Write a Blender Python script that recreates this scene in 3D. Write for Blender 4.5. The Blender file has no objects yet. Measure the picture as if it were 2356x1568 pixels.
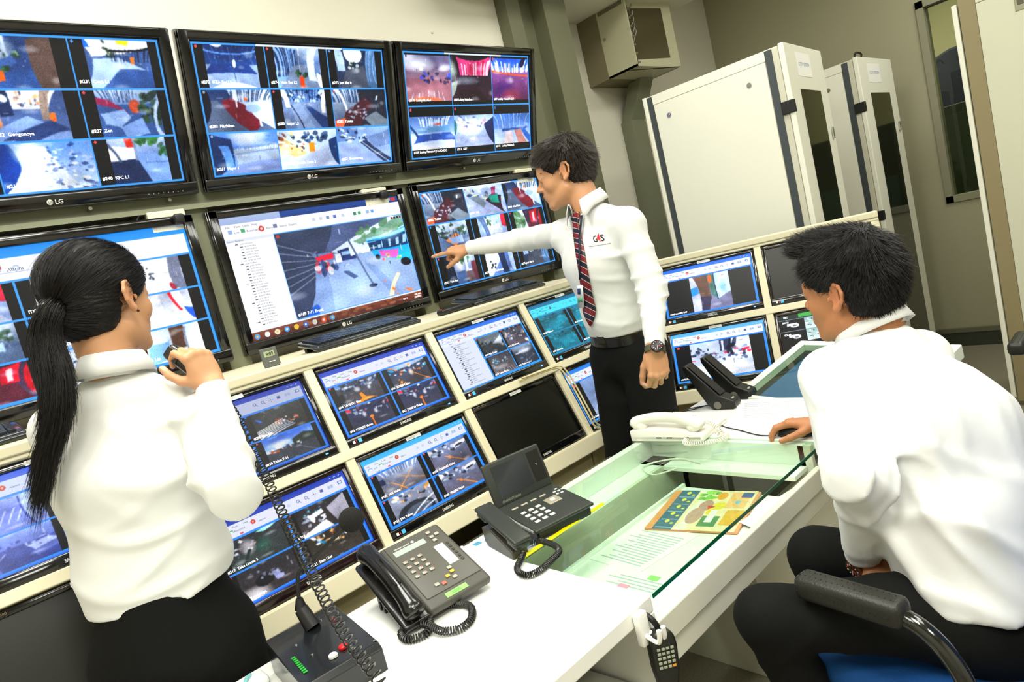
import bpy, bmesh, math, random, os
import numpy as np
from mathutils import Vector, Matrix, Euler
PI = math.pi
sc = bpy.context.scene
COL = sc.collection
K = 0.88            # metres per measured unit of the room
rnd = random.Random(7)

# ------------------------------------------------------------------ camera
CAM = np.array([0, 0, 1.364])
FPX, YAW, PITCH, ROLL = 1512.9, .72399, .116967, -.241283
def _rot():
    a, b, c = YAW, PITCH, ROLL
    ca, sa, cb, sb, cc, s_ = np.cos(a), np.sin(a), np.cos(b), np.sin(b), np.cos(c), np.sin(c)
    R0 = np.array([[1, 0, 0], [0, 0, -1], [0, 1, 0]], float)
    Rz = np.array([[ca, -sa, 0], [sa, ca, 0], [0, 0, 1]])
    Rx = np.array([[1, 0, 0], [0, cb, -sb], [0, sb, cb]])
    Rr = np.array([[cc, -s_, 0], [s_, cc, 0], [0, 0, 1]])
    return Rr @ Rx @ R0 @ Rz
RC = _rot()
def at(u, v, dep):
    """the world point seen at pixel (u, v) of the 2356x1568 photo, dep metres in front of the camera"""
    return CAM + RC.T @ np.array([(u - 1178) / FPX, (v - 784) / FPX, 1.]) * dep
def atlen(u, v, P, L, far=True):
    """the point seen at (u, v) that lies L from P, the farther or the nearer one"""
    r = RC.T @ np.array([(u - 1178) / FPX, (v - 784) / FPX, 1.])
    w = CAM - P
    A, B, Cc = r @ r, 2 * r @ w, w @ w - L * L
    D = max(B * B - 4 * A * Cc, 0)
    t = (-B + (1 if far else -1) * math.sqrt(D)) / (2 * A)
    return CAM + r * t
def pj(p):
    d = RC @ (np.array(p, float) - CAM)
    return (1178 + FPX * d[0] / d[2], 784 + FPX * d[1] / d[2], d[2])
cam_d = bpy.data.cameras.new('camera'); cam = bpy.data.objects.new('camera', cam_d); COL.objects.link(cam)
cam_d.sensor_width = 36; cam_d.lens = 36 * FPX / 2356; cam_d.clip_start = .02
M = Matrix.Identity(4)
for r in range(3):
    M[r][0] = RC[0][r]; M[r][1] = -RC[1][r]; M[r][2] = -RC[2][r]; M[r][3] = CAM[r]
cam.matrix_world = M
sc.camera = cam
cam_d.dof.use_dof = False

# ------------------------------------------------------------------ materials
def lin(c):
    return tuple(((x / 12.92) if x <= .04045 else ((x + .055) / 1.055) ** 2.4) for x in c)
def rgb(h):
    h = h.lstrip('#'); return lin(tuple(int(h[i:i + 2], 16) / 255 for i in (0, 2, 4)))
_mats = {}
def mat(name, col='#808080', rough=.5, metal=0, spec=.5, noise=0, nscale=20, bump=0, bscale=60, trans=0, emit=0, coat=0, ior=1.45, sheen=0, attr=None, sss=0, stretch=None, alpha=1):
    if name in _mats: return _mats[name]
    m = bpy.data.materials.new(name); m.use_nodes = True
    nt = m.node_tree; b = nt.nodes['Principled BSDF']; L = nt.links.new
    c = (*rgb(col), 1) if isinstance(col, str) else (*col, 1)
    b.inputs['Base Color'].default_value = c
    b.inputs['Roughness'].default_value = rough; b.inputs['Metallic'].default_value = metal
    b.inputs['Specular IOR Level'].default_value = spec; b.inputs['IOR'].default_value = ior
    b.inputs['Transmission Weight'].default_value = trans; b.inputs['Coat Weight'].default_value = coat
    b.inputs['Coat Roughness'].default_value = .05
    b.inputs['Sheen Weight'].default_value = sheen
    if sss:
        b.inputs['Subsurface Weight'].default_value = sss
        b.inputs['Subsurface Radius'].default_value = (.012, .005, .003); b.inputs['Subsurface Scale'].default_value = 1
    src = None
    if attr:
        a = nt.nodes.new('ShaderNodeAttribute'); a.attribute_name = attr; src = a.outputs['Color']
    if noise or bump:
        tc = nt.nodes.new('ShaderNodeTexCoord'); out = tc.outputs['Object']
        if stretch:
            mp = nt.nodes.new('ShaderNodeMapping'); mp.inputs['Scale'].default_value = stretch
            L(out, mp.inputs['Vector']); out = mp.outputs['Vector']
    if noise:
        n = nt.nodes.new('ShaderNodeTexNoise'); n.inputs['Scale'].default_value = nscale; n.inputs['Detail'].default_value = 6
        L(out, n.inputs['Vector'])
        mr = nt.nodes.new('ShaderNodeMapRange'); mr.inputs['To Min'].default_value = 1 - noise; mr.inputs['To Max'].default_value = 1 + noise
        L(n.outputs['Fac'], mr.inputs['Value'])
        mx = nt.nodes.new('ShaderNodeMix'); mx.data_type = 'RGBA'; mx.blend_type = 'MULTIPLY'; mx.inputs['Factor'].default_value = 1
        if src: L(src, mx.inputs['A'])
        else: mx.inputs['A'].default_value = c
        cb = nt.nodes.new('ShaderNodeCombineColor'); 
        for i in range(3): L(mr.outputs['Result'], cb.inputs[i])
        L(cb.outputs['Color'], mx.inputs['B']); src = mx.outputs['Result']
    if src: L(src, b.inputs['Base Color'])
    if bump:
        n = nt.nodes.new('ShaderNodeTexNoise'); n.inputs['Scale'].default_value = bscale; n.inputs['Detail'].default_value = 4
        L(out, n.inputs['Vector'])
        bp = nt.nodes.new('ShaderNodeBump'); bp.inputs['Strength'].default_value = bump; bp.inputs['Distance'].default_value = .004
        L(n.outputs['Fac'], bp.inputs['Height']); L(bp.outputs['Normal'], b.inputs['Normal'])
    if emit:
        b.inputs['Emission Strength'].default_value = emit
        b.inputs['Emission Color'].default_value = c
        if src: L(src, b.inputs['Emission Color'])
    _mats[name] = m
    return m
def thin_glass(name, tint, ior=1.45, rough=0.0):
    """a thin pane: light goes straight through with a faint tint, and the surface mirrors by Fresnel"""
    if name in _mats: return _mats[name]
    m = bpy.data.materials.new(name); m.use_nodes = True; nt = m.node_tree; nt.nodes.clear(); L = nt.links.new
    o = nt.nodes.new('ShaderNodeOutputMaterial'); t = nt.nodes.new('ShaderNodeBsdfTransparent'); t.inputs['Color'].default_value = (*rgb(tint), 1)
    g = nt.nodes.new('ShaderNodeBsdfGlossy'); g.inputs['Roughness'].default_value = rough; f = nt.nodes.new('ShaderNodeFresnel'); f.inputs['IOR'].default_value = ior
    x = nt.nodes.new('ShaderNodeMixShader'); ge = nt.nodes.new('ShaderNodeNewGeometry'); iv = nt.nodes.new('ShaderNodeMath'); iv.operation = 'SUBTRACT'; iv.inputs[0].default_value = 1; L(ge.outputs['Backfacing'], iv.inputs[1]); mu = nt.nodes.new('ShaderNodeMath'); mu.operation = 'MULTIPLY'; L(f.outputs[0], mu.inputs[0]); L(iv.outputs[0], mu.inputs[1]); L(mu.outputs[0], x.inputs[0]); L(t.outputs[0], x.inputs[1]); L(g.outputs[0], x.inputs[2]); L(x.outputs[0], o.inputs['Surface'])
    _mats[name] = m; return m
def screen_mat(name, strength=1.0):
    if name in _mats: return _mats[name]
    m = bpy.data.materials.new(name); m.use_nodes = True
    nt = m.node_tree; b = nt.nodes['Principled BSDF']
    a = nt.nodes.new('ShaderNodeAttribute'); a.attribute_name = 'Col'
    b.inputs['Base Color'].default_value = (.01, .01, .011, 1); b.inputs['Roughness'].default_value = .3
    b.inputs['Specular IOR Level'].default_value = .25
    nt.links.new(a.outputs['Color'], b.inputs['Emission Color']); b.inputs['Emission Strength'].default_value = strength
    _mats[name] = m; return m

# ------------------------------------------------------------------ objects
def tag(o, label=None, cat=None, group=None, kind=None):
    if label: o['label'] = label
    if cat: o['category'] = cat
    if group: o['group'] = group
    if kind: o['kind'] = kind
    return o
def empty(name, loc=(0, 0, 0), rot=(0, 0, 0), label=None, cat=None, group=None):
    o = bpy.data.objects.new(name, None); COL.objects.link(o); o.location = loc; o.rotation_euler = rot
    o.empty_display_size = .05
    return tag(o, label, cat, group)
def copy_tree(o, parent=None):
    c = o.copy(); COL.objects.link(c)
    if parent is not None: c.parent = parent
    for ch in list(o.children): copy_tree(ch, c)
    return c
def xf(loc=(0, 0, 0), rot=(0, 0, 0)):
    return Matrix.Translation(loc) @ Euler(rot).to_matrix().to_4x4()
def frame(o, x, y, z):
    """matrix from an origin and three axis vectors"""
    m = Matrix.Identity(4)
    for r in range(3): m[r][0] = x[r]; m[r][1] = y[r]; m[r][2] = z[r]; m[r][3] = o[r]
    return m
class MB:
    def __init__(s, T=None): s.v = []; s.f = []; s.m = []; s.T = T or Matrix.Identity(4)
    def add(s, vs, fs, mi=0, T=None):
        T = s.T @ T if T is not None else s.T
        n = len(s.v); s.v += [tuple(T @ Vector(p)) for p in vs]
        s.f += [tuple(i + n for i in f) for f in fs]; s.m += [mi] * len(fs)
    def box(s, x0, x1, y0, y1, z0, z1, mi=0, T=None):
        x0, x1 = min(x0, x1), max(x0, x1); y0, y1 = min(y0, y1), max(y0, y1); z0, z1 = min(z0, z1), max(z0, z1)
        vs = [(x0, y0, z0), (x1, y0, z0), (x1, y1, z0), (x0, y1, z0), (x0, y0, z1), (x1, y0, z1), (x1, y1, z1), (x0, y1, z1)]
        s.add(vs, [(0, 3, 2, 1), (4, 5, 6, 7), (0, 1, 5, 4), (1, 2, 6, 5), (2, 3, 7, 6), (3, 0, 4, 7)], mi, T)
    def rbox(s, x0, x1, y0, y1, z0, z1, r=.005, seg=2, mi=0, T=None):
        bm = bmesh.new(); bmesh.ops.create_cube(bm, size=1)
        for v in bm.verts: v.co = ((x0 + x1) / 2 + v.co.x * abs(x1 - x0), (y0 + y1) / 2 + v.co.y * abs(y1 - y0), (z0 + z1) / 2 + v.co.z * abs(z1 - z0))
        r = min(r, abs(x1 - x0) * .49, abs(y1 - y0) * .49, abs(z1 - z0) * .49)
        bmesh.ops.bevel(bm, geom=list(bm.edges), offset=r, segments=seg, profile=.5, affect='EDGES')
        bm.verts.index_update()
        s.add([v.co[:] for v in bm.verts], [[v.index for v in f.verts] for f in bm.faces], mi, T); bm.free()
    def prism(s, pts, z0, z1, mi=0, T=None, r=0):
        bm = bmesh.new(); vs = [bm.verts.new((p[0], p[1], z0)) for p in pts]; f = bm.faces.new(vs)
        e = bmesh.ops.extrude_face_region(bm, geom=[f])
        for v in e['geom']:
            if isinstance(v, bmesh.types.BMVert): v.co.z = z1
        bmesh.ops.recalc_face_normals(bm, faces=bm.faces)
        if r: bmesh.ops.bevel(bm, geom=list(bm.edges), offset=r, segments=2, profile=.5, affect='EDGES')
        bm.verts.index_update(); bm.verts.ensure_lookup_table()
        s.add([v.co[:] for v in bm.verts], [[v.index for v in f.verts] for f in bm.faces], mi, T); bm.free()
    def tube(s, pts, r, n=10, mi=0, T=None, cap=True):
        P = [Vector(p) for p in pts]; R = r if hasattr(r, '__len__') else [r] * len(P)
        vs = []; fs = []; up = None
        for i, p in enumerate(P):
            t = (P[min(i + 1, len(P) - 1)] - P[max(i - 1, 0)]).normalized()
            if up is None:
                up = t.orthogonal().normalized()
            else:
                up = (up - t * up.dot(t))
                up = up.normalized() if up.length > 1e-6 else t.orthogonal().normalized()
            b = t.cross(up)
            for k in range(n):
                a = 2 * PI * k / n; vs.append(p + (up * math.cos(a) + b * math.sin(a)) * R[i])
        for i in range(len(P) - 1):
            for k in range(n):
                k2 = (k + 1) % n; fs.append((i * n + k, i * n + k2, (i + 1) * n + k2, (i + 1) * n + k))
        if cap: fs.append(tuple(range(n))[::-1]); fs.append(tuple((len(P) - 1) * n + k for k in range(n)))
        s.add([tuple(v) for v in vs], fs, mi, T)
    def cyl(s, a, b, r, n=16, mi=0, T=None, r2=None): s.tube([a, b], [r, r if r2 is None else r2], n, mi, T)
    def lathe(s, prof, n=20, mi=0, T=None):
        vs = []; fs = []
        for r, z in prof:
            for k in range(n): vs.append((r * math.cos(2 * PI * k / n), r * math.sin(2 * PI * k / n), z))
        for i in range(len(prof) - 1):
            for k in range(n):
                k2 = (k + 1) % n; fs.append((i * n + k, i * n + k2, (i + 1) * n + k2, (i + 1) * n + k))
        fs.append(tuple(range(n))[::-1]); fs.append(tuple((len(prof) - 1) * n + k for k in range(n)))
        s.add(vs, fs, mi, T)
    def ball(s, c, r, n=16, mi=0, T=None, sc_=(1, 1, 1)):
        pr = [(max(r * math.sin(PI * i / n), 1e-5), -r * math.cos(PI * i / n)) for i in range(n + 1)]
        T2 = Matrix.Translation(c) @ Matrix.Diagonal((*sc_, 1))
        s.lathe(pr, n * 2, mi, (T @ T2) if T is not None else T2)
    def build(s, name, mats, parent=None, smooth=False, loc=None):
        me = bpy.data.meshes.new(name); me.from_pydata(s.v, [], s.f)
        for m in (mats if isinstance(mats, (list, tuple)) else [mats]): me.materials.append(m)
        if any(s.m): me.polygons.foreach_set('material_index', s.m)
        me.validate(); me.update()
        if smooth:
            me.polygons.foreach_set('use_smooth', [True] * len(me.polygons))
            try: me.set_sharp_from_angle(angle=math.radians(35 if smooth is True else smooth))
            except Exception: pass
        o = bpy.data.objects.new(name, me); COL.objects.link(o)
        if parent is not None: o.parent = parent
        if loc is not None: o.location = loc
        return o
def coil(path, R, r, turns, per=10, n=5, lead=0):
    """helix points wound about a polyline path"""
    P = [Vector(p) for p in path]
    L = [0]
    for a, b in zip(P, P[1:]): L.append(L[-1] + (b - a).length)
    def ev(t):
        d = t * L[-1]
        for i in range(len(P) - 1):
            if d <= L[i + 1] or i == len(P) - 2:
                f = (d - L[i]) / max(L[i + 1] - L[i], 1e-9); return P[i].lerp(P[i + 1], f)
    N = int(turns * per); out = []; up = None
    for i in range(N + 1):
        t = i / N; p = ev(t); d = (ev(min(t + .02, 1)) - ev(max(t - .02, 0))).normalized()
        if up is None: up = d.orthogonal().normalized()
        else: up = (up - d * up.dot(d)).normalized()
        a = 2 * PI * i / per; out.append(p + (up * math.cos(a) + d.cross(up) * math.sin(a)) * R)
    return out
def smooth_path(pts, n=8):
    P = [Vector(p) for p in pts]; out = []
    for i in range(len(P) - 1):
        p0 = P[max(i - 1, 0)]; p1 = P[i]; p2 = P[i + 1]; p3 = P[min(i + 2, len(P) - 1)]
        for k in range(n):
            t = k / n
            out.append(.5 * ((2 * p1) + (p2 - p0) * t + (2 * p0 - 5 * p1 + 4 * p2 - p3) * t * t + (3 * p1 - p0 - 3 * p2 + p3) * t ** 3))
    out.append(P[-1]); return out

# ------------------------------------------------------------------ lettering
_tc = {}
def text_geo(txt, bold=False):
    if (txt, bold) in _tc: return _tc[(txt, bold)]
    cu = bpy.data.curves.new('t', 'FONT'); cu.body = txt; cu.size = 1; cu.resolution_u = 2
    if bold: cu.offset = .02
    o = bpy.data.objects.new('t', cu); COL.objects.link(o)
    dg = bpy.context.evaluated_depsgraph_get(); dg.update()
    me = bpy.data.meshes.new_from_object(o.evaluated_get(dg))
    vs = [v.co[:] for v in me.vertices]; fs = [tuple(p.vertices) for p in me.polygons]
    bpy.data.objects.remove(o); bpy.data.curves.remove(cu); bpy.data.meshes.remove(me)
    w = max([v[0] for v in vs], default=0)
    _tc[(txt, bold)] = (vs, fs, w); return _tc[(txt, bold)]
def put_text(mb, txt, x, z, h, T=None, mi=0, bold=False, wid=None, y=0, sx=1):
    """letters in the local XZ plane facing -Y, lower left at (x, z), cap height h"""
    vs, fs, w = text_geo(txt, bold)
    s = h / .69; kx = s * sx if wid is None else wid / max(w, 1e-6)
    mb.add([(x + v[0] * kx, y, z + v[1] * s) for v in vs], fs, mi, T)
    return w * kx
# ================================================================== screen pictures
class Img:
    def __init__(s, w, h, bg='#000000'):
        s.w, s.h = w, h; s.a = np.zeros((h, w, 3)); s.a[:] = s.c(bg)
        s.Y, s.X = np.mgrid[0:h, 0:w]; s.X = (s.X + .5) / w; s.Y = (s.Y + .5) / h
        s.box = (0, 0, 1, 1); s.warp = 0; s.r = np.random.RandomState(w + h)
    @staticmethod
    def c(h): h = h.lstrip('#'); return np.array([int(h[i:i + 2], 16) / 255 for i in (0, 2, 4)])
    def L(s):
        u, v = s.L0()
        if s.warp:
            k = s.warp; a, b = u - .5, v - .5; r2 = a * a + b * b      # the bulge of a wide camera lens, and slightly uneven edges
            u = .5 + a * (1.12 - .75 * r2) + .0012 * np.sin(31 * v + k); v = .5 + b * (1.12 - .75 * r2) + .0015 * np.sin(27 * u + 2 * k)
        return u, v
    def L0(s):
        x0, y0, x1, y1 = s.box
        return (s.X - x0) / (x1 - x0), (s.Y - y0) / (y1 - y0)
    def inside(s):
        u, v = s.L0(); return (u >= 0) & (u < 1) & (v >= 0) & (v < 1)
    def put(s, m, c, a=1):
        m = m & s.inside(); s.a[m] = s.a[m] * (1 - a) + s.c(c) * a
    def rect(s, x0, y0, x1, y1, c, a=1):
        u, v = s.L(); s.put((u >= x0) & (u < x1) & (v >= y0) & (v < y1), c, a)
    def poly(s, pts, c, a=1):
        u, v = s.L(); m = np.zeros(u.shape, bool); n = len(pts)
        for i in range(n):
            (xa, ya), (xb, yb) = pts[i], pts[(i + 1) % n]
            if ya == yb: continue
            m ^= ((ya > v) != (yb > v)) & (u < (xb - xa) * (v - ya) / (yb - ya) + xa)
        s.put(m, c, a)
    def ell(s, cx, cy, rx, ry, c, a=1, soft=False):
        u, v = s.L(); d = ((u - cx) / rx) ** 2 + ((v - cy) / ry) ** 2
        if soft:
            w = np.clip(1 - d, 0, 1) * a * s.inside(); s.a += (s.c(c) - s.a) * w[..., None]
        else: s.put(d < 1, c, a)
    def line(s, x0, y0, x1, y1, w, c, a=1):
        u, v = s.L(); dx, dy = x1 - x0, y1 - y0; t = np.clip(((u - x0) * dx + (v - y0) * dy) / (dx * dx + dy * dy + 1e-9), 0, 1)
        s.put(np.hypot(u - x0 - t * dx, v - y0 - t * dy) < w, c, a)
    def vg(s, c0, c1, y0=0, y1=1, x0=0, x1=1):
        u, v = s.L(); t = np.clip((v - y0) / (y1 - y0), 0, 1)[..., None]
        m = s.inside() & (v >= y0) & (v < y1) & (u >= x0) & (u < x1)
        s.a[m] = (s.c(c0) * (1 - t) + s.c(c1) * t)[m]
    def dots(s, n, cols, x0, y0, x1, y1, r=.02, seed=1, ry=None):
        q = np.random.RandomState(seed)
        for i in range(n):
            s.ell(q.uniform(x0, x1), q.uniform(y0, y1), r * q.uniform(.5, 1.5), (ry or r) * q.uniform(.5, 1.5), cols[i % len(cols)], .8)
    def bars(s, n, c, x0, y0, x1, y1, w=.008, seed=3, a=.8):
        q = np.random.RandomState(seed)
        for i in range(n):
            x = x0 + (x1 - x0) * (i + q.uniform(.1, .9)) / n; s.rect(x, y0 + q.uniform(0, .05), x + w * q.uniform(.6, 1.8), y1, c, a)
    def detail(s, seed=0):
        """uneven floor sheen, small marks and bright glints inside the current box"""
        u, v = s.L0(); m = s.inside(); q = np.random.RandomState(seed * 7 + 3); f = np.zeros(u.shape)
        for i in range(9):
            a, b, p = q.uniform(-1, 1), q.uniform(-1, 1), q.rand() * 6; w = 4 * 1.7 ** i if i < 5 else 60 + 25 * i
            f += np.sin(w * (a * u + b * v) + p + 1.5 * np.sin(w * .6 * (b * u - a * v) + p)) / (1.2 + .5 * i)
        s.a[m] = np.clip(s.a[m] * (1 + .10 * f[m][:, None]), 0, 1)
        for i in range(14):
            x, y = q.rand(), q.uniform(.05, .6); c = ('#ffffff', '#10182a', '#dfeaff')[i % 3]; w = q.uniform(.004, .014)
            if i % 2: s.rect(x, y, x + w, y + q.uniform(.02, .12), c, .5)
            else: s.rect(x, y, x + q.uniform(.02, .1), y + w, c, .45)
        for i in range(4): s.ell(q.rand(), q.rand(), q.uniform(.05, .16), q.uniform(.04, .1), '#f4f8ff', .35, True)
    def soften(s):
        """a small blur and a lift in contrast inside the current box, like a compressed camera picture"""
        m = s.inside(); ys, xs = np.where(m); y0, y1, x0, x1 = ys.min(), ys.max() + 1, xs.min(), xs.max() + 1
        b = s.a[y0:y1, x0:x1].copy(); p = b.copy()
        for ax in (0, 1):
            q = np.concatenate([np.take(p, [0], ax), p, np.take(p, [-1], ax)], ax); n = p.shape[ax]
            p = (np.take(q, range(0, n), ax) + 2 * np.take(q, range(1, n + 1), ax) + np.take(q, range(2, n + 2), ax)) / 4
        g = np.random.RandomState(int(b.sum() * 10) % 9999); gr = g.rand(*b.shape[:2]); gr = np.where(gr > .9, .07, np.where(gr < .1, -.07, 0))[..., None]
        lum = p.mean(2, keepdims=True); p = lum + (p - lum) * 1.25; p = (p - .45) * 1.18 + .48 + gr * (lum > .12)
        s.a[y0:y1, x0:x1] = np.clip(p, 0, 1)
    def noise(s, amp=.05, seed=0):
        q = np.random.RandomState(seed); g = q.rand(s.h, s.w); m = s.inside()
        g2 = np.repeat(np.repeat(q.rand(s.h // 5 + 2, s.w // 5 + 2), 5, 0), 5, 1)[:s.h, :s.w]
        s.a[m] = np.clip(s.a[m] + ((g * .5 + g2 * .5 - .5) * 2 * amp)[m][:, None], 0, 1)
    def run(s, ops):
        for o in ops:
            k, *p = o
            if k == 'e': p = p[1:5] + [p[0]] + p[5:]
            getattr(s, {'r': 'rect', 'p': 'poly', 'e': 'ell', 'l': 'line', 'g': 'vg', 'd': 'dots', 'b': 'bars'}[k])(*p)

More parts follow.
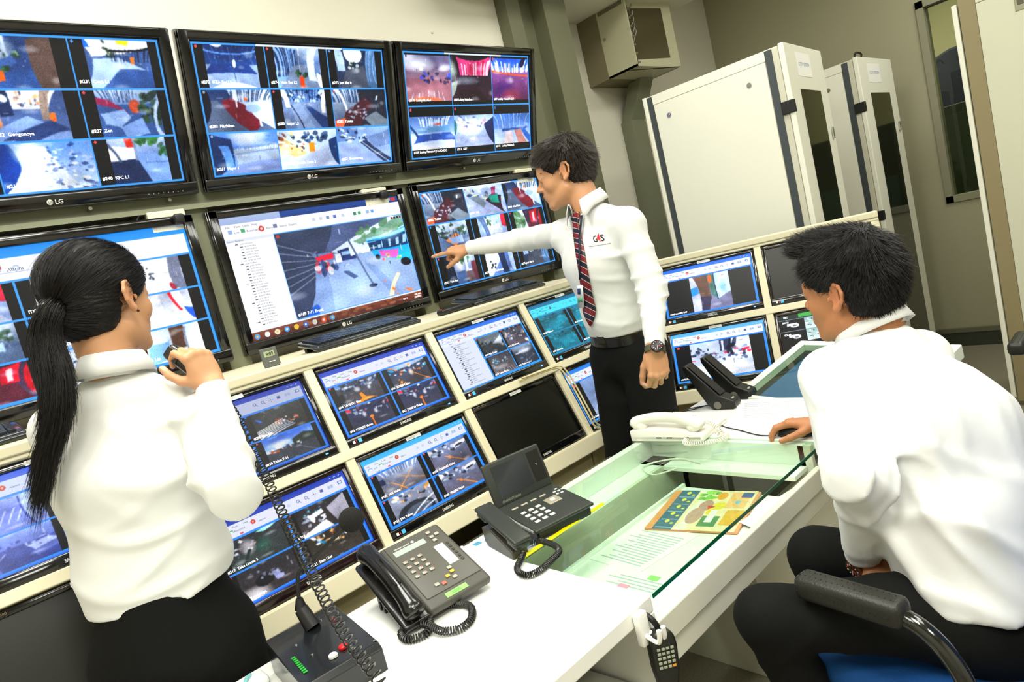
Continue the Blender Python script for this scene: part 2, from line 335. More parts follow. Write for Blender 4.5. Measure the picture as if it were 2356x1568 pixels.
# pictures the cameras show, in the unit square, y down
F = {
 'pots': [('g', '#27406e', '#3c5f9c', 0, 1), ('e', '#e8f2ff', .25, .25, .35, .3, .9, True), ('r', .12, 0, .17, .8, '#dfe9fb'), ('r', .42, 0, .46, .5, '#cfe0fa'), ('d', 30, ['#2e4a3a', '#9fc3a2'], .05, .25, .6, .42, .03), ('p', [(.7, .1), (1, .0), (1, 1), (.75, .95)], '#5a4a46'), ('p', [(0, .7), (.5, .35), (.55, .5), (.1, 1), (0, 1)], '#4f6fae'), ('r', .27, .68, .36, .85, '#ff6a22'), ('d', 14, ['#203a22', '#3d6b3a'], .2, .52, .42, .66, .04)],
 'coca': [('g', '#3b4f78', '#4b6aa0', 0, 1), ('p', [(.05, 0), (1, 0), (1, .2), (.1, .35)], '#f2f7ff'), ('p', [(.5, 0), (.7, 0), (.68, .12), (.52, .1)], '#f5ef2c'), ('p', [(.0, .05), (.15, .05), (.12, .2), (0, .25)], '#1e6ae6'), ('p', [(.1, .4), (.5, .35), (.9, .6), (.5, .6), (.15, 1), (.05, 1)], '#b9d2fb'), ('p', [(.4, .7), (1, .6), (1, 1), (.3, 1)], '#3a5890'), ('b', 12, '#0c1424', .35, .18, .95, .45, .012), ('r', .35, .2, .95, .24, '#0a0f1c'), ('r', .7, .35, .76, .5, '#f07a30'), ('d', 12, ['#1f3320'], .3, .05, .4, .35, .03)],
 'zen': [('g', '#cfe2ff', '#3f5c93', 0, .5), ('r', 0, .3, 1, 1, '#3f5a8c'), ('b', 16, '#16233d', 0, .02, .6, .25, .012), ('p', [(0, .2), (.2, .22), (.5, .5), (.3, .4), (0, .3)], '#8a2f55'), ('e', '#b2543e', .6, .35, .1, .15), ('p', [(.05, .5), (.4, .4), (.5, .6), (.3, .8), (.1, .7)], '#9db8e6'), ('d', 25, ['#16261c', '#2f4a35'], .7, .1, .95, .7, .06), ('p', [(.3, .8), (.7, .6), (.75, .9), (.4, 1)], '#8aa7dc'), ('l', .95, .2, .85, 1, .02, '#bcd0f5')],
 'kfc': [('g', '#dfeaff', '#6d8cc4', 0, .4), ('r', 0, .35, 1, 1, '#86a4d9'), ('p', [(.0, .45), (.45, .45), (.65, 1), (.0, 1)], '#1f2f50'), ('p', [(0, .2), (.45, .2), (.45, .45), (0, .5)], '#f0f6ff'), ('r', .42, 0, .47, .5, '#8393ad'), ('l', .05, .1, .15, .5, .02, '#55617c'), ('r', .3, .05, .42, .2, '#c43a30'), ('d', 20, ['#2f5a35', '#3f7a42'], .5, .02, .8, .15, .05), ('d', 8, ['#2d5a38'], .85, .2, 1, .4, .05), ('r', .6, .55, .95, .57, '#5b78ae')],
 'gono': [('g', '#2c3a5c', '#6f8bc2', 0, 1), ('p', [(.3, .0), (.85, .05), (.8, .35), (.35, .35)], '#e3eeff'), ('p', [(0, .1), (.12, .15), (.2, .75), (0, .9)], '#c58f74'), ('r', .18, .05, .34, .5, '#1a2a4c'), ('e', '#f4f7ff', .27, .17, .05, .06), ('d', 25, ['#22304d', '#ff9060', '#ffffff'], .4, .05, .68, .3, .03), ('r', .7, .0, .8, .6, '#8b7d75'), ('r', .8, .45, .86, .62, '#ff7a33'), ('p', [(.1, .75), (.5, .5), (.95, .8), (.9, 1), (.1, 1)], '#93aee2'), ('p', [(.2, .9), (.8, .6), (.95, .75), (.5, 1)], '#33497b')],
 'take1': [('g', '#5c86c8', '#cfe3ff', 0, .9), ('p', [(0, .0), (.2, .1), (.22, 1), (0, 1)], '#173f86'), ('p', [(.3, .1), (.5, .1), (.8, 1), (.1, 1)], '#e9f3ff'), ('d', 90, ['#ffffff', '#2b4270', '#b8c9ff', '#7288b5'], .45, .1, 1, .95, .025), ('e', '#ffffff', .35, .25, .2, .3, .9, True)],
 'ikea': [('g', '#1a2c56', '#2c4b87', 0, .45), ('r', 0, .45, 1, 1, '#8ea3c4'), ('p', [(.1, .45), (.85, .45), (.95, .65), (0, .65)], '#26407a'), ('b', 10, '#5a86c8', .05, .05, .95, .42, .006), ('l', .03, .2, .95, .2, .012, '#7fb0ff'), ('e', '#ffffff', .25, .03, .12, .07), ('l', .5, .2, .55, 1, .01, '#394d75'), ('p', [(0, .9), (.5, .86), (1, .9), (1, 1), (0, 1)], '#f7fbff'), ('e', '#e8f2ff', .55, .42, .04, .1)],
 'main': [('g', '#cfe3ff', '#5b76a8', 0, .4), ('r', 0, .4, 1, 1, '#687ea6'), ('p', [(0, .1), (.5, .05), (.45, .4), (.1, .95), (0, .9)], '#8fb2ea'), ('b', 14, '#0e1c38', 0, .05, .55, .7, .018), ('p', [(.35, .45), (.7, .4), (.9, 1), (.1, 1)], '#8192af'), ('r', .72, 0, .87, .8, '#d9e5fb'), ('l', .53, 0, .53, 1, .01, '#e8efff'), ('r', .5, .72, .6, .95, '#e8501e'), ('d', 14, ['#17301c', '#2e5532'], .42, .55, .68, .72, .04), ('p', [(.9, .6), (1, .7), (1, 1), (.85, .95)], '#f4f9ff')],
 'just': [('g', '#1c2740', '#39475e', 0, 1), ('r', .05, 0, .2, .55, '#aac2ea'), ('e', '#eef6ff', .45, .15, .22, .18), ('d', 20, ['#0f1c14', '#e8f0f5', '#22382a'], .3, .3, .55, .6, .04), ('p', [(.2, .55), (.7, .4), (.9, 1), (.1, 1)], '#4c5261'), ('r', .75, 0, .98, .9, '#56759a'), ('b', 5, '#9dc0ea', .75, .05, .98, .8, .01)],
 'hachi': [('g', '#22345a', '#5d6f8f', 0, 1), ('p', [(.35, 0), (1, 0), (1, 1), (.8, .75), (.45, .3)], '#cfe2ff'), ('b', 20, '#1a2b4e', .35, .03, 1, .28, .014), ('p', [(.25, .25), (.4, .2), (.6, .35), (.8, .8), (.65, 1), (.45, .8), (.3, .5)], '#6e2233'), ('p', [(.05, .3), (.2, .25), (.45, .85), (.6, 1), (.1, 1)], '#56627a'), ('l', .85, .1, .78, .85, .015, '#dfeaff'), ('l', .47, 0, .47, .4, .013, '#e9f2ff'), ('e', '#a9c4ee', .72, .45, .12, .1), ('e', '#ff6a30', .62, .22, .03, .03), ('p', [(0, 0), (.15, .1), (.05, .9), (0, 1)], '#0b1222')],
 'major2': [('g', '#122041', '#3f5a8d', 0, .3), ('r', 0, .3, 1, 1, '#7387ab'), ('b', 24, '#9cc6ff', .15, .03, .9, .3, .01), ('d', 30, ['#0b1730', '#cfe4ff'], .15, .05, .9, .3, .03), ('r', .08, 0, .16, .45, '#e6f0ff'), ('p', [(.15, .4), (.4, .32), (.7, 1), (.3, 1)], '#8a9dc0'), ('l', .18, .4, .45, 1, .01, '#101a30'), ('p', [(.55, .35), (.95, .7), (1, 1), (.85, 1), (.5, .4)], '#2b4170'), ('r', .88, .05, .95, .6, '#f0e8e0')],
 'tohkai': [('g', '#cfe2fb', '#4d5a72', 0, .8), ('p', [(.45, 0), (1, 0), (1, 1), (.4, 1), (.5, .4)], '#2b2f3c'), ('b', 14, '#23365a', 0, .02, .45, .35, .016), ('l', .15, 0, .25, .75, .02, '#f0f5ff'), ('p', [(.2, .6), (.6, .2), (.75, .4), (.45, 1), (.15, 1)], '#4a2a33'), ('d', 26, ['#c5d4e8', '#9db2cc'], .25, .4, .6, .8, .025), ('p', [(.55, .8), (.8, .6), (1, .9), (.7, 1)], '#7b8794'), ('p', [(0, .8), (.2, .75), (.2, 1), (0, 1)], '#d06a4a'), ('r', .8, .2, .83, .3, '#e6f0ff')],
 'major1': [('g', '#5c83c8', '#8aa5d8', 0, 1), ('e', '#f2f8ff', .55, .12, .3, .25, .95, True), ('p', [(0, .1), (.3, .15), (.3, .8), (0, 1)], '#20365f'), ('p', [(.12, .3), (.24, .3), (.3, .85), (.2, .9)], '#6fa0e6'), ('p', [(.3, .4), (1, .32), (1, .7), (.35, .78)], '#a6b7cd'), ('b', 30, '#ffffff', .32, .34, .98, .42, .008), ('p', [(.32, .5), (.98, .42), (.98, .45), (.32, .53)], '#7e94b6'), ('p', [(.34, .78), (1, .66), (1, 1), (.3, 1)], '#8ea0d0')],
 'mobile': [('g', '#c8dcf4', '#b6c3dd', 0, 1), ('p', [(0, .3), (.15, .25), (.45, .6), (.3, .75), (0, .5)], '#c7b184'), ('d', 40, ['#7c3a20', '#f7e7a0', '#233248', '#ffffff'], .05, .1, .4, .6, .03), ('e', '#fff3c0', .08, .5, .1, .2, 1, True), ('r', .5, .32, .6, .58, '#ff8a1c'), ('d', 25, ['#1b2a46', '#2f4a6e'], .4, .08, .8, .3, .04), ('p', [(0, 0), (1, 0), (1, .08), (.5, .05), (0, .12)], '#dfe9ff'), ('p', [(.85, .3), (1, .2), (1, 1), (.88, .9)], '#1c3a66'), ('l', .72, .93, .76, .84, .03, '#101018'), ('p', [(.25, .7), (.85, .5), (.85, .95), (.2, 1)], '#b9c6e4')],
 'boom': [('g', '#9dbcf0', '#9fb3e0', 0, 1), ('p', [(.0, .05), (.4, .05), (.35, .3), (0, .4)], '#6a86b8'), ('d', 30, ['#233252', '#e9f3ff'], .1, .1, .55, .4, .03), ('p', [(.4, .4), (.55, .35), (.95, .9), (.85, 1)], '#33405c'), ('l', .45, .4, .9, .95, .008, '#dbe8ff'), ('p', [(.55, .25), (1, .15), (1, .5), (.7, .6)], '#7f97c4'), ('p', [(0, .5), (.35, .45), (.6, 1), (0, 1)], '#a9bce8')],
 'blug': [('g', '#6c6f96', '#8d6f80', 0, .5), ('g', '#8a6070', '#a57a80', .5, 1), ('e', '#f0f4ff', .25, .2, .45, .18, .9, True), ('r', .3, .25, .38, .32, '#ffffff'), ('e', '#e8ecff', .85, .28, .14, .08, .9, True), ('d', 22, ['#1d1f3c', '#4c5ce0', '#34304a'], .3, .35, 1, .6, .04), ('b', 8, '#cfd6ee', .1, .78, .95, .93, .012), ('l', 0, .9, 1, .97, .02, '#c07050')],
 'ment': [('g', '#1c1822', '#3c2634', 0, 1), ('p', [(.2, .08), (.95, .1), (.9, .42), (.2, .42)], '#cf4a86'), ('b', 10, '#fff0f6', .22, .12, .9, .42, .03), ('b', 5, '#b01038', .3, .1, .8, .4, .03), ('e', '#b9c8d8', .35, .55, .4, .12, .6, True), ('e', '#d4ecdd', .05, .3, .12, .25, .8, True), ('p', [(.0, .6), (.15, .55), (.1, .9), (0, .95)], '#9aa6a0'), ('p', [(.2, .75), (.7, .8), (.9, 1), (.1, 1)], '#2a1c24')],
 'home': [('g', '#2b55c8', '#8ea2e0', 0, .3), ('g', '#8b5f9c', '#5a2a4e', .3, 1), ('b', 14, '#fff7ea', .02, .1, 1, .33, .035), ('b', 8, '#1e66e0', .05, .04, .9, .2, .03), ('e', '#16245a', .1, .1, .04, .06), ('e', '#141c40', .8, .14, .05, .07), ('l', 0, .32, 1, .42, .018, '#e8622c'), ('e', '#3c1f6c', .3, .75, .35, .25, .6, True), ('e', '#9c4a58', .5, .9, .3, .2, .7, True)],
 'fit1': [('g', '#4f6ea4', '#8fa9d8', 0, .5), ('g', '#b9cdf2', '#dce8ff', .5, 1), ('b', 14, '#eaf4ff', .2, .05, .85, .3, .02), ('p', [(.2, .3), (.85, .28), (.9, .45), (.15, .47)], '#6a95c0'), ('p', [(.15, .55), (.9, .5), (1, .72), (.1, .78)], '#3a58a0'), ('r', .55, .2, .7, .25, '#d0503c'), ('e', '#ffffff', .4, 1, .5, .16, .9, True), ('l', .02, .2, .15, .6, .02, '#27406c')],
 'gsp': [('g', '#9db3e8', '#c3d0f4', 0, 1), ('e', '#f6f9ff', .4, .4, .35, .3, .95, True), ('d', 35, ['#e8eeff', '#54678c', '#ffffff', '#b58aa0'], .1, .08, .8, .38, .035), ('p', [(.75, .3), (1, .05), (1, .95), (.9, .95)], '#2a3256'), ('p', [(0, .15), (.1, .2), (.05, .6), (0, .6)], '#3f6f6a'), ('e', '#ffffff', .45, .8, .15, .1, .8, True)],
 'fit3': [('g', '#4a73b8', '#7ea0dd', 0, .5), ('g', '#a9c1ee', '#cdd9f4', .5, 1), ('b', 9, '#c9ddff', .05, .02, 1, .5, .012), ('p', [(.55, .55), (.75, .5), (.85, 1), (.65, 1)], '#c08c88'), ('p', [(.75, .5), (.85, .48), (1, .9), (.9, 1)], '#3f6fc0'), ('p', [(.2, .5), (.9, .45), (.9, .52), (.2, .6)], '#37589c'), ('p', [(.3, .6), (.5, .58), (.5, 1), (.25, 1)], '#e3d6dc')],
 'ais': [('g', '#b9cdf4', '#a7b0d2', 0, 1), ('d', 30, ['#26364f', '#f3efb0', '#ffffff', '#48606e'], .1, .12, .6, .45, .035), ('p', [(.1, .35), (.3, .3), (.5, .6), (.4, .75)], '#7d8a98'), ('p', [(.5, .5), (.7, .3), (.92, .4), (.85, .9)], '#321a30'), ('p', [(.6, .35), (.85, .32), (.85, .65), (.65, .6)], '#0e8a7c'), ('r', .7, .12, .8, .35, '#8a2a58'), ('p', [(0, 0), (1, 0), (1, .1), (0, .12)], '#d8e6ff')],
 'deck': [('g', '#dcebff', '#4b5d7c', 0, .6), ('r', 0, .6, 1, 1, '#596a86'), ('d', 40, ['#16261d', '#37503c', '#c9d8ea'], 0, .1, .9, .5, .05), ('p', [(.2, .55), (.6, .35), (.8, .55), (.5, .8)], '#e8935a'), ('p', [(.3, .5), (.8, .45), (.8, .7), (.4, .7)], '#a9c0ea'), ('b', 8, '#0f1726', 0, .2, .9, .5, .012)],
 'hall': [('g', '#a9c3f2', '#8f9fc8', 0, 1), ('e', '#f3f8ff', .35, .4, .25, .35, .9, True), ('p', [(.1, 0), (.25, 0), (.4, 1), (.25, 1)], '#61779f'), ('p', [(.8, 0), (1, 0), (1, .5), (.85, .4)], '#b3304a'), ('d', 10, ['#2c4a34'], .3, .05, .45, .3, .05), ('p', [(.55, .3), (.8, .3), (.9, 1), (.5, 1)], '#c4cfe9')],
 'red': [('g', '#3b2c42', '#55445c', 0, 1), ('p', [(0, 0), (.35, 0), (.5, 1), (0, 1)], '#d9e8f2'), ('d', 24, ['#3f6a45', '#86a888'], .02, .1, .32, .6, .07), ('r', .6, .1, .85, .5, '#c01f3c'), ('r', .7, .15, .78, .45, '#f3d6dc'), ('r', .9, 0, 1, .8, '#a8152f'), ('p', [(.45, .5), (.8, .5), (.9, 1), (.5, 1)], '#5f2a3c')],
 'pot': [('g', '#cfe0ff', '#47597c', 0, .9), ('p', [(0, 0), (.2, .05), (.3, 1), (0, 1)], '#1b2538'), ('e', '#ffffff', .45, .35, .2, .3, .95, True), ('d', 18, ['#2c5236', '#5c8a5e'], .5, .05, .75, .35, .06), ('r', .66, 0, .74, .6, '#d8e4fa'), ('r', .62, .62, .84, .95, '#6d5a60'), ('r', .63, .58, .83, .64, '#c9c5d2'), ('p', [(.3, .6), (.6, .6), (.6, .95), (.3, .95)], '#4b6186'), ('r', .85, .35, 1, .9, '#6b3a48')],
 'coco': [('g', '#5d7cb8', '#6d86bb', 0, 1), ('p', [(0, 0), (.35, 0), (.6, .4), (.2, .9), (0, .9)], '#eef5ff'), ('p', [(.45, 0), (.7, 0), (.75, 1), (.55, 1)], '#243454'), ('r', .85, 0, 1, 1, '#bcd0f5'), ('d', 9, ['#101622'], .12, .5, .3, .75, .04), ('b', 6, '#93add8', .0, .02, .5, .4, .01)],
 'office': [('g', '#7c7894', '#8a8cae', 0, 1), ('p', [(.15, .1), (.45, 0), (.5, .75), (.2, .6)], '#6b5247'), ('p', [(0, .0), (.15, .0), (.25, 1), (.05, 1)], '#cfd6f4'), ('p', [(.02, .35), (.17, .3), (.19, .5), (.04, .55)], '#3aa0f0'), ('p', [(.45, 0), (.6, 0), (.66, .75), (.52, .6)], '#4e7c74'), ('p', [(.62, 0), (1, 0), (1, .55), (.68, .75)], '#c4dcf8'), ('p', [(.2, .6), (.5, .65), (.4, 1), (.25, 1)], '#3b3650'), ('e', '#f07a40', .52, .15, .05, .1), ('e', '#7fb4e6', .82, .4, .1, .2, .8, True), ('l', .62, .05, .67, .75, .012, '#1f2f50')],
 'recep': [('g', '#c3d1ea', '#d8def0', 0, 1), ('p', [(.75, 0), (1, 0), (1, .6), (.9, .6)], '#e0243c'), ('p', [(0, .3), (.35, .9), (.2, 1), (0, .9)], '#aebbd6'), ('e', '#f8fbff', .5, .4, .2, .2, .9, True), ('p', [(.7, .45), (1, .6), (1, .72), (.7, .6)], '#e04458')],
 'room': [('g', '#c9d6f2', '#dfe6fb', 0, 1), ('d', 55, ['#1b2236', '#44506e', '#e8324a', '#7f8cb0'], .02, .18, .95, .5, .028), ('r', .5, .04, .68, .3, '#38405c'), ('r', .53, .06, .57, .3, '#e8eeff'), ('d', 12, ['#15192a'], .62, .1, .75, .4, .03, 7, .07), ('p', [(.0, .0), (.3, .0), (.3, .12), (.0, .18)], '#b9cbe8'), ('d', 18, ['#3b4668', '#8794b6'], .3, .45, .9, .62, .03), ('e', '#f8faff', .7, .75, .3, .2, .7, True)],
 'lift': [('g', '#8c90a4', '#a9aec4', 0, 1), ('p', [(.3, 0), (.75, 0), (.9, 1), (.25, 1)], '#dfe5f4'), ('r', .78, 0, .95, .9, '#6f7488'), ('d', 10, ['#2a2d3a'], .38, .2, .48, .6, .035), ('e', '#903040', .75, .85, .04, .09), ('p', [(0, .5), (.2, .4), (.3, 1), (0, 1)], '#777b92')],
 'ctrl': [('g', '#c2c8da', '#ced4e6', 0, 1), ('p', [(.6, 0), (.8, .1), (1, .7), (.95, 1), (.75, .6)], '#ffffff'), ('l', .62, .0, .8, .6, .025, '#e0283c'), ('p', [(.85, .5), (1, .6), (1, 1), (.92, 1)], '#2f5fd0'), ('e', '#2a2f40', .35, .8, .05, .06), ('p', [(.3, 0), (.45, 0), (.5, 1), (.2, 1)], '#e6eaf6')],
 'lin': [('g', '#cfe2f8', '#e8eefb', 0, 1), ('r', .45, .05, .7, .7, '#5c4238'), ('r', .7, .1, .74, .8, '#8c94a8'), ('r', .05, .4, .4, .9, '#8fbce8')],
 'ikeaent': [('g', '#3a3d3e', '#2a2c2c', 0, 1), ('l', .1, .3, .14, .4, .02, '#3a70c8'), ('d', 30, ['#e8703a', '#d84a30', '#f0e8d8'], .35, .45, .85, .7, .025)] + [('l', .02 + .02 * i, .7 + i * .045, .55 + i * .03, .52 + i * .05, .014, '#dfe4f4') for i in range(7)],
 'ticket': [('g', '#2c4fa8', '#a9c6f4', 0, .5), ('r', 0, .5, 1, 1, '#3b3f48'), ('e', '#ffffff', .3, .32, .25, .14, .8, True), ('p', [(.55, .3), (.8, .2), (1, .35), (1, .55), (.55, .55)], '#26302c'), ('d', 24, ['#b95a3a', '#e8e8ea', '#2c3a34'], .02, .45, .7, .58, .03), ('r', .18, .38, .3, .5, '#eaf0fa'), ('l', .6, .6, .95, 1, .01, '#6a6e78')],
 'park': [('g', '#3d4354', '#4a4448', 0, 1), ('d', 46, ['#dfe8f4', '#1b2c4c', '#5c86c8', '#14181f', '#a9b4c4'], 0, .08, 1, .35, .035), ('e', '#f0f2f6', .45, .4, .1, .14, .8, True), ('e', '#dfe2ea', .75, .45, .05, .12, .8, True), ('p', [(.45, .6), (.52, .58), (.58, .8), (.8, .88), (.3, .95), (.48, .82)], '#f08a1e'), ('p', [(0, .45), (.1, .4), (.15, 1), (0, 1)], '#20242c')],
 'parkb': [('g', '#2e3c5c', '#3f3a3c', 0, 1), ('p', [(0, 0), (.9, 0), (1, .15), (.2, .2)], '#9aa6b8'), ('d', 40, ['#38b6e8', '#e8843a', '#dfe8f4', '#1d2a44'], 0, .12, 1, .45, .035), ('e', '#f4e8d8', .55, .45, .08, .2, .8, True), ('l', .6, .5, .9, .95, .012, '#f08a1e'), ('d', 8, ['#f08a1e'], .15, .6, .3, .85, .03)],
 'parkv': [('g', '#2a3350', '#3c3a46', 0, 1), ('d', 40, ['#d83a4a', '#dfe6f4', '#1a2036', '#7f8aa4'], 0, .08, 1, .35, .03), ('e', '#e8ecf4', .35, .4, .06, .16, .8, True), ('e', '#e8ecf4', .65, .42, .06, .14, .8, True), ('l', .5, .55, .5, .95, .015, '#e07a28'), ('e', '#e07a28', .5, .6, .05, .06)],
 'parkw': [('g', '#6b7896', '#57505a', 0, 1), ('d', 40, ['#ffffff', '#1a1e2a', '#c4cbd8', '#8c94a4'], 0, .1, .8, .38, .045), ('e', '#f2f5fb', .8, .25, .14, .08), ('e', '#2a3040', .8, .28, .1, .04), ('l', .35, .5, .8, .95, .012, '#e08a3a'), ('e', '#d88a4a', .45, .6, .06, .1, .7, True)],
 'parkx': [('g', '#7c8cae', '#6b6468', 0, 1), ('b', 12, '#dfe8fb', .1, .02, .9, .25, .02), ('e', '#cfd8ea', .5, .35, .4, .15, .5, True), ('l', .2, .5, .55, 1, .01, '#e0984a'), ('l', .45, .4, .95, .8, .01, '#e0984a'), ('l', .35, .9, .8, .35, .01, '#e0984a'), ('r', .0, .3, .12, .5, '#2a3350')],
 'parky': [('g', '#8f98ae', '#7a7c88', 0, 1), ('d', 34, ['#ffffff', '#20242e', '#b4bccb', '#e0984a'], .1, .05, 1, .35, .04), ('e', '#2c3038', .5, .75, .4, .28), ('e', '#565e6c', .55, .8, .3, .16), ('l', .3, 1, .95, .55, .02, '#e6ebf5'), ('l', .5, 1, 1, .72, .015, '#c4ccda')],
 'take3': [('g', '#2c2e34', '#3a4240', 0, 1), ('p', [(.55, .08), (.95, .0), (1, .1), (.7, .15)], '#a8f0e0'), ('d', 40, ['#e86a5a', '#f2f2f6', '#2a1c20', '#8c94a8'], 0, .15, .5, .5, .03), ('e', '#f4eef4', .35, .4, .16, .3, .7, True), ('e', '#2f6a58', .6, .5, .2, .3, .5, True), ('l', .2, .9, .35, .5, .03, '#1c2628')],
 'coffee': [('g', '#26262a', '#3c3434', 0, 1), ('p', [(.6, .3), (1, .1), (1, .95), (.72, .95)], '#a8a6b4'), ('d', 16, ['#e6eaf2', '#8c94a4'], .1, .3, .5, .7, .05), ('p', [(.2, .35), (.5, .25), (.52, .4), (.22, .5)], '#e8ecf4'), ('p', [(.05, .85), (.5, .7), (.6, .95), (.1, 1)], '#f4f6fb'), ('d', 10, ['#5ab4d8'], .1, .05, .5, .3, .02)],
 'siam': [('g', '#2a2620', '#383430', 0, 1), ('d', 40, ['#ffffff', '#e0a868', '#6a3c20', '#3a8ab4'], .15, .1, .8, .5, .035), ('e', '#ffe8c8', .55, .4, .12, .1, .9, True), ('b', 5, '#141414', .5, .05, .8, .6, .012), ('r', .82, .1, 1, .4, '#2c7a8c')],
 'komo': [('g', '#2c2c32', '#3a3436', 0, 1), ('e', '#f2eef2', .15, .9, .35, .35, .9, True), ('e', '#1a1c20', .4, .55, .18, .2), ('d', 10, ['#6c7080', '#8c90a0'], .3, .2, .6, .5, .04), ('p', [(.55, .42), (.68, .4), (.7, .6), (.58, .62)], '#8c90b4'), ('p', [(.57, .62), (.75, .6), (.74, .72), (.6, .75)], '#9a9ec0')],
 'depot': [('g', '#a8b8f0', '#7c8cd8', 0, .3), ('g', '#6c7cc4', '#8494dc', .3, 1)] + [('l', .05 + .12 * i, .75, .18 + .12 * i, .35, .008, '#dfe6ff') for i in range(6)] + [('p', [(.75, .1), (1, .2), (1, .9), (.8, 1)], '#9fb0f4'), ('l', .72, .1, .8, .95, .01, '#2c3c80')],
 'outg': [('g', '#9fb4f4', '#6878b8', 0, .4), ('g', '#4c5a98', '#38447c', .4, 1), ('p', [(.65, .5), (.9, .42), (1, .55), (.75, .7)], '#a8b4e4'), ('p', [(.68, .7), (1, .55), (1, .68), (.72, .85)], '#5c68a0'), ('d', 18, ['#3a468c', '#c4ceff'], .1, .25, .9, .45, .03), ('l', .1, .9, .35, .5, .01, '#a8b4e4'), ('p', [(0, .8), (.2, .7), (.3, .95), (0, 1)], '#5c68a8')],
 'street': [('g', '#5d666c', '#6a7076', 0, .5), ('r', 0, .45, 1, 1, '#2c3238'), ('p', [(.5, .5), (1, .2), (1, .35), (.9, .6)], '#c8d0da'), ('e', '#3a4046', .5, .7, .6, .3, .5, True), ('d', 12, ['#14181c'], .05, .3, .5, .45, .04)],
 'crane': [('g', '#4a4e5c', '#544c54', 0, 1), ('d', 40, ['#c0a890', '#e8e8f0', '#3a3434', '#7a88a8'], 0, .2, 1, .6, .04), ('e', '#f4f6ff', .9, .8, .06, .06)],
 'lobbyd': [('g', '#3a3a40', '#5a5458', 0, 1), ('d', 26, ['#5ac4e8', '#c8dce8', '#2c3038'], .1, .2, .8, .45, .03), ('b', 7, '#b8bcc8', .3, .75, .95, .9, .01), ('e', '#d0ccd0', .4, .65, .4, .15, .5, True)],
 'outlk': [('g', '#90a0b0', '#3c4250', 0, .35), ('r', 0, .35, 1, 1, '#343a46'), ('e', '#e8ecf2', .55, .3, .4, .14, .8, True), ('l', .1, .35, .7, .28, .02, '#c8d0da'), ('l', .2, .9, .95, .6, .006, '#8c94a0')],
 'door': [('g', '#7c90b4', '#8c9cbc', 0, 1), ('l', .35, .0, .2, .55, .006, '#2c3850'), ('l', .2, .55, .75, 1, .006, '#2c3850'), ('e', '#e6eefc', .45, .08, .08, .14, .8, True), ('p', [(.35, .38), (.42, .35), (.85, .8), (.8, .95), (.4, .6)], '#4c6480'), ('e', '#1c2840', .5, .45, .02, .03), ('e', '#1c2840', .75, .62, .03, .03)],
 'lotc': [('g', '#127c92', '#0c8aa0', 0, 1), ('d', 30, ['#0a4c5c', '#20b0c4'], 0, .05, 1, .35, .04), ('p', [(.3, .4), (.9, .3), (1, .6), (.4, .9)], '#16a0b4'), ('l', 0, .3, 1, .15, .015, '#086070')] + [('l', .1 + .1 * i, .9, .3 + .1 * i, .5, .006, '#30c4d4') for i in range(5)],
 'bus': [('g', '#343b52', '#5c6884', 0, .35), ('r', 0, .3, 1, 1, '#6f86ae'), ('p', [(.3, .0), (1, .0), (1, .1), (.35, .33)], '#59668a'), ('p', [(.0, 0), (.45, 0), (.3, .3), (.22, .3)], '#3c455c'), ('p', [(.35, .3), (.62, .14), (1, .04), (1, .95), (.8, .5), (.5, .38)], '#dfeeff'), ('p', [(.55, .22), (.95, .08), (1, .1), (1, .16), (.6, .27)], '#7fa392'), ('d', 16, ['#4f7a58', '#6f9a74'], .58, .1, .95, .2, .025),
         ('p', [(0, 0), (.2, .28), (.27, .5), (.3, 1), (0, 1)], '#39425a')] + [('l', 0, .14 + .1 * i, .24, .3 + .035 * i, .005, '#76829a') for i in range(7)] + [
         ('p', [(.2, .45), (.55, .35), (.85, .55), (.8, 1), (.15, 1)], '#8196bd'), ('p', [(.28, .6), (.45, .42), (.6, .5), (.75, 1), (.3, 1)], '#94a9cf'), ('p', [(.5, .4), (.95, .35), (1, 1), (.82, 1), (.7, .6)], '#8fa3c4'),
         ('p', [(.66, .24), (1, .2), (1, .62), (.7, .45)], '#2f9ad8'), ('p', [(.67, .28), (1, .25), (1, .4), (.68, .38)], '#1d3a5c'), ('b', 7, '#bfe0f5', .68, .28, .99, .37, .014), ('p', [(.75, .4), (.9, .43), (.88, .54), (.76, .48)], '#e66ab0'), ('d', 8, ['#f6d24a', '#e04a8a', '#58c86a'], .74, .4, .92, .54, .018), ('e', '#15181f', .73, .48, .02, .035), ('e', '#15181f', .92, .6, .03, .05), ('r', .66, .22, 1, .25, '#9fd4f0'),
         ('p', [(.4, .3), (.56, .27), (.56, .44), (.41, .44)], '#2f3c6c'), ('r', .43, .32, .55, .37, '#9fc4e8'), ('p', [(.5, .25), (.58, .24), (.58, .38), (.5, .4)], '#dce6f4'), ('p', [(.22, .34), (.36, .31), (.36, .38), (.24, .4)], '#d8344c'), ('r', .37, .33, .42, .45, '#e6ecf6'),
         ('d', 16, ['#20242e', '#c04050', '#384878', '#e8e8ee'], .22, .4, .36, .56, .016, 5, .04), ('l', .5, .1, .62, .8, .008, '#5a6a86'), ('e', '#2c3850', .62, .82, .035, .02), ('p', [(.4, .58), (.44, .57), (.52, .68), (.48, .7)], '#48587c'),
         ('e', '#8494b4', .46, .53, .05, .05), ('e', '#94a9cf', .46, .54, .045, .045), ('l', .68, 1, .84, .73, .012, '#e8c8b0'), ('d', 9, ['#e8703a'], .7, .78, .84, .98, .012), ('l', .84, 1, .97, .84, .006, '#e8eef8'), ('e', '#2c5ca8', .18, .92, .03, .07), ('p', [(0, .75), (.07, .8), (.08, 1), (0, 1)], '#1a2030')],
}
BLUE = '#3fa4ff'
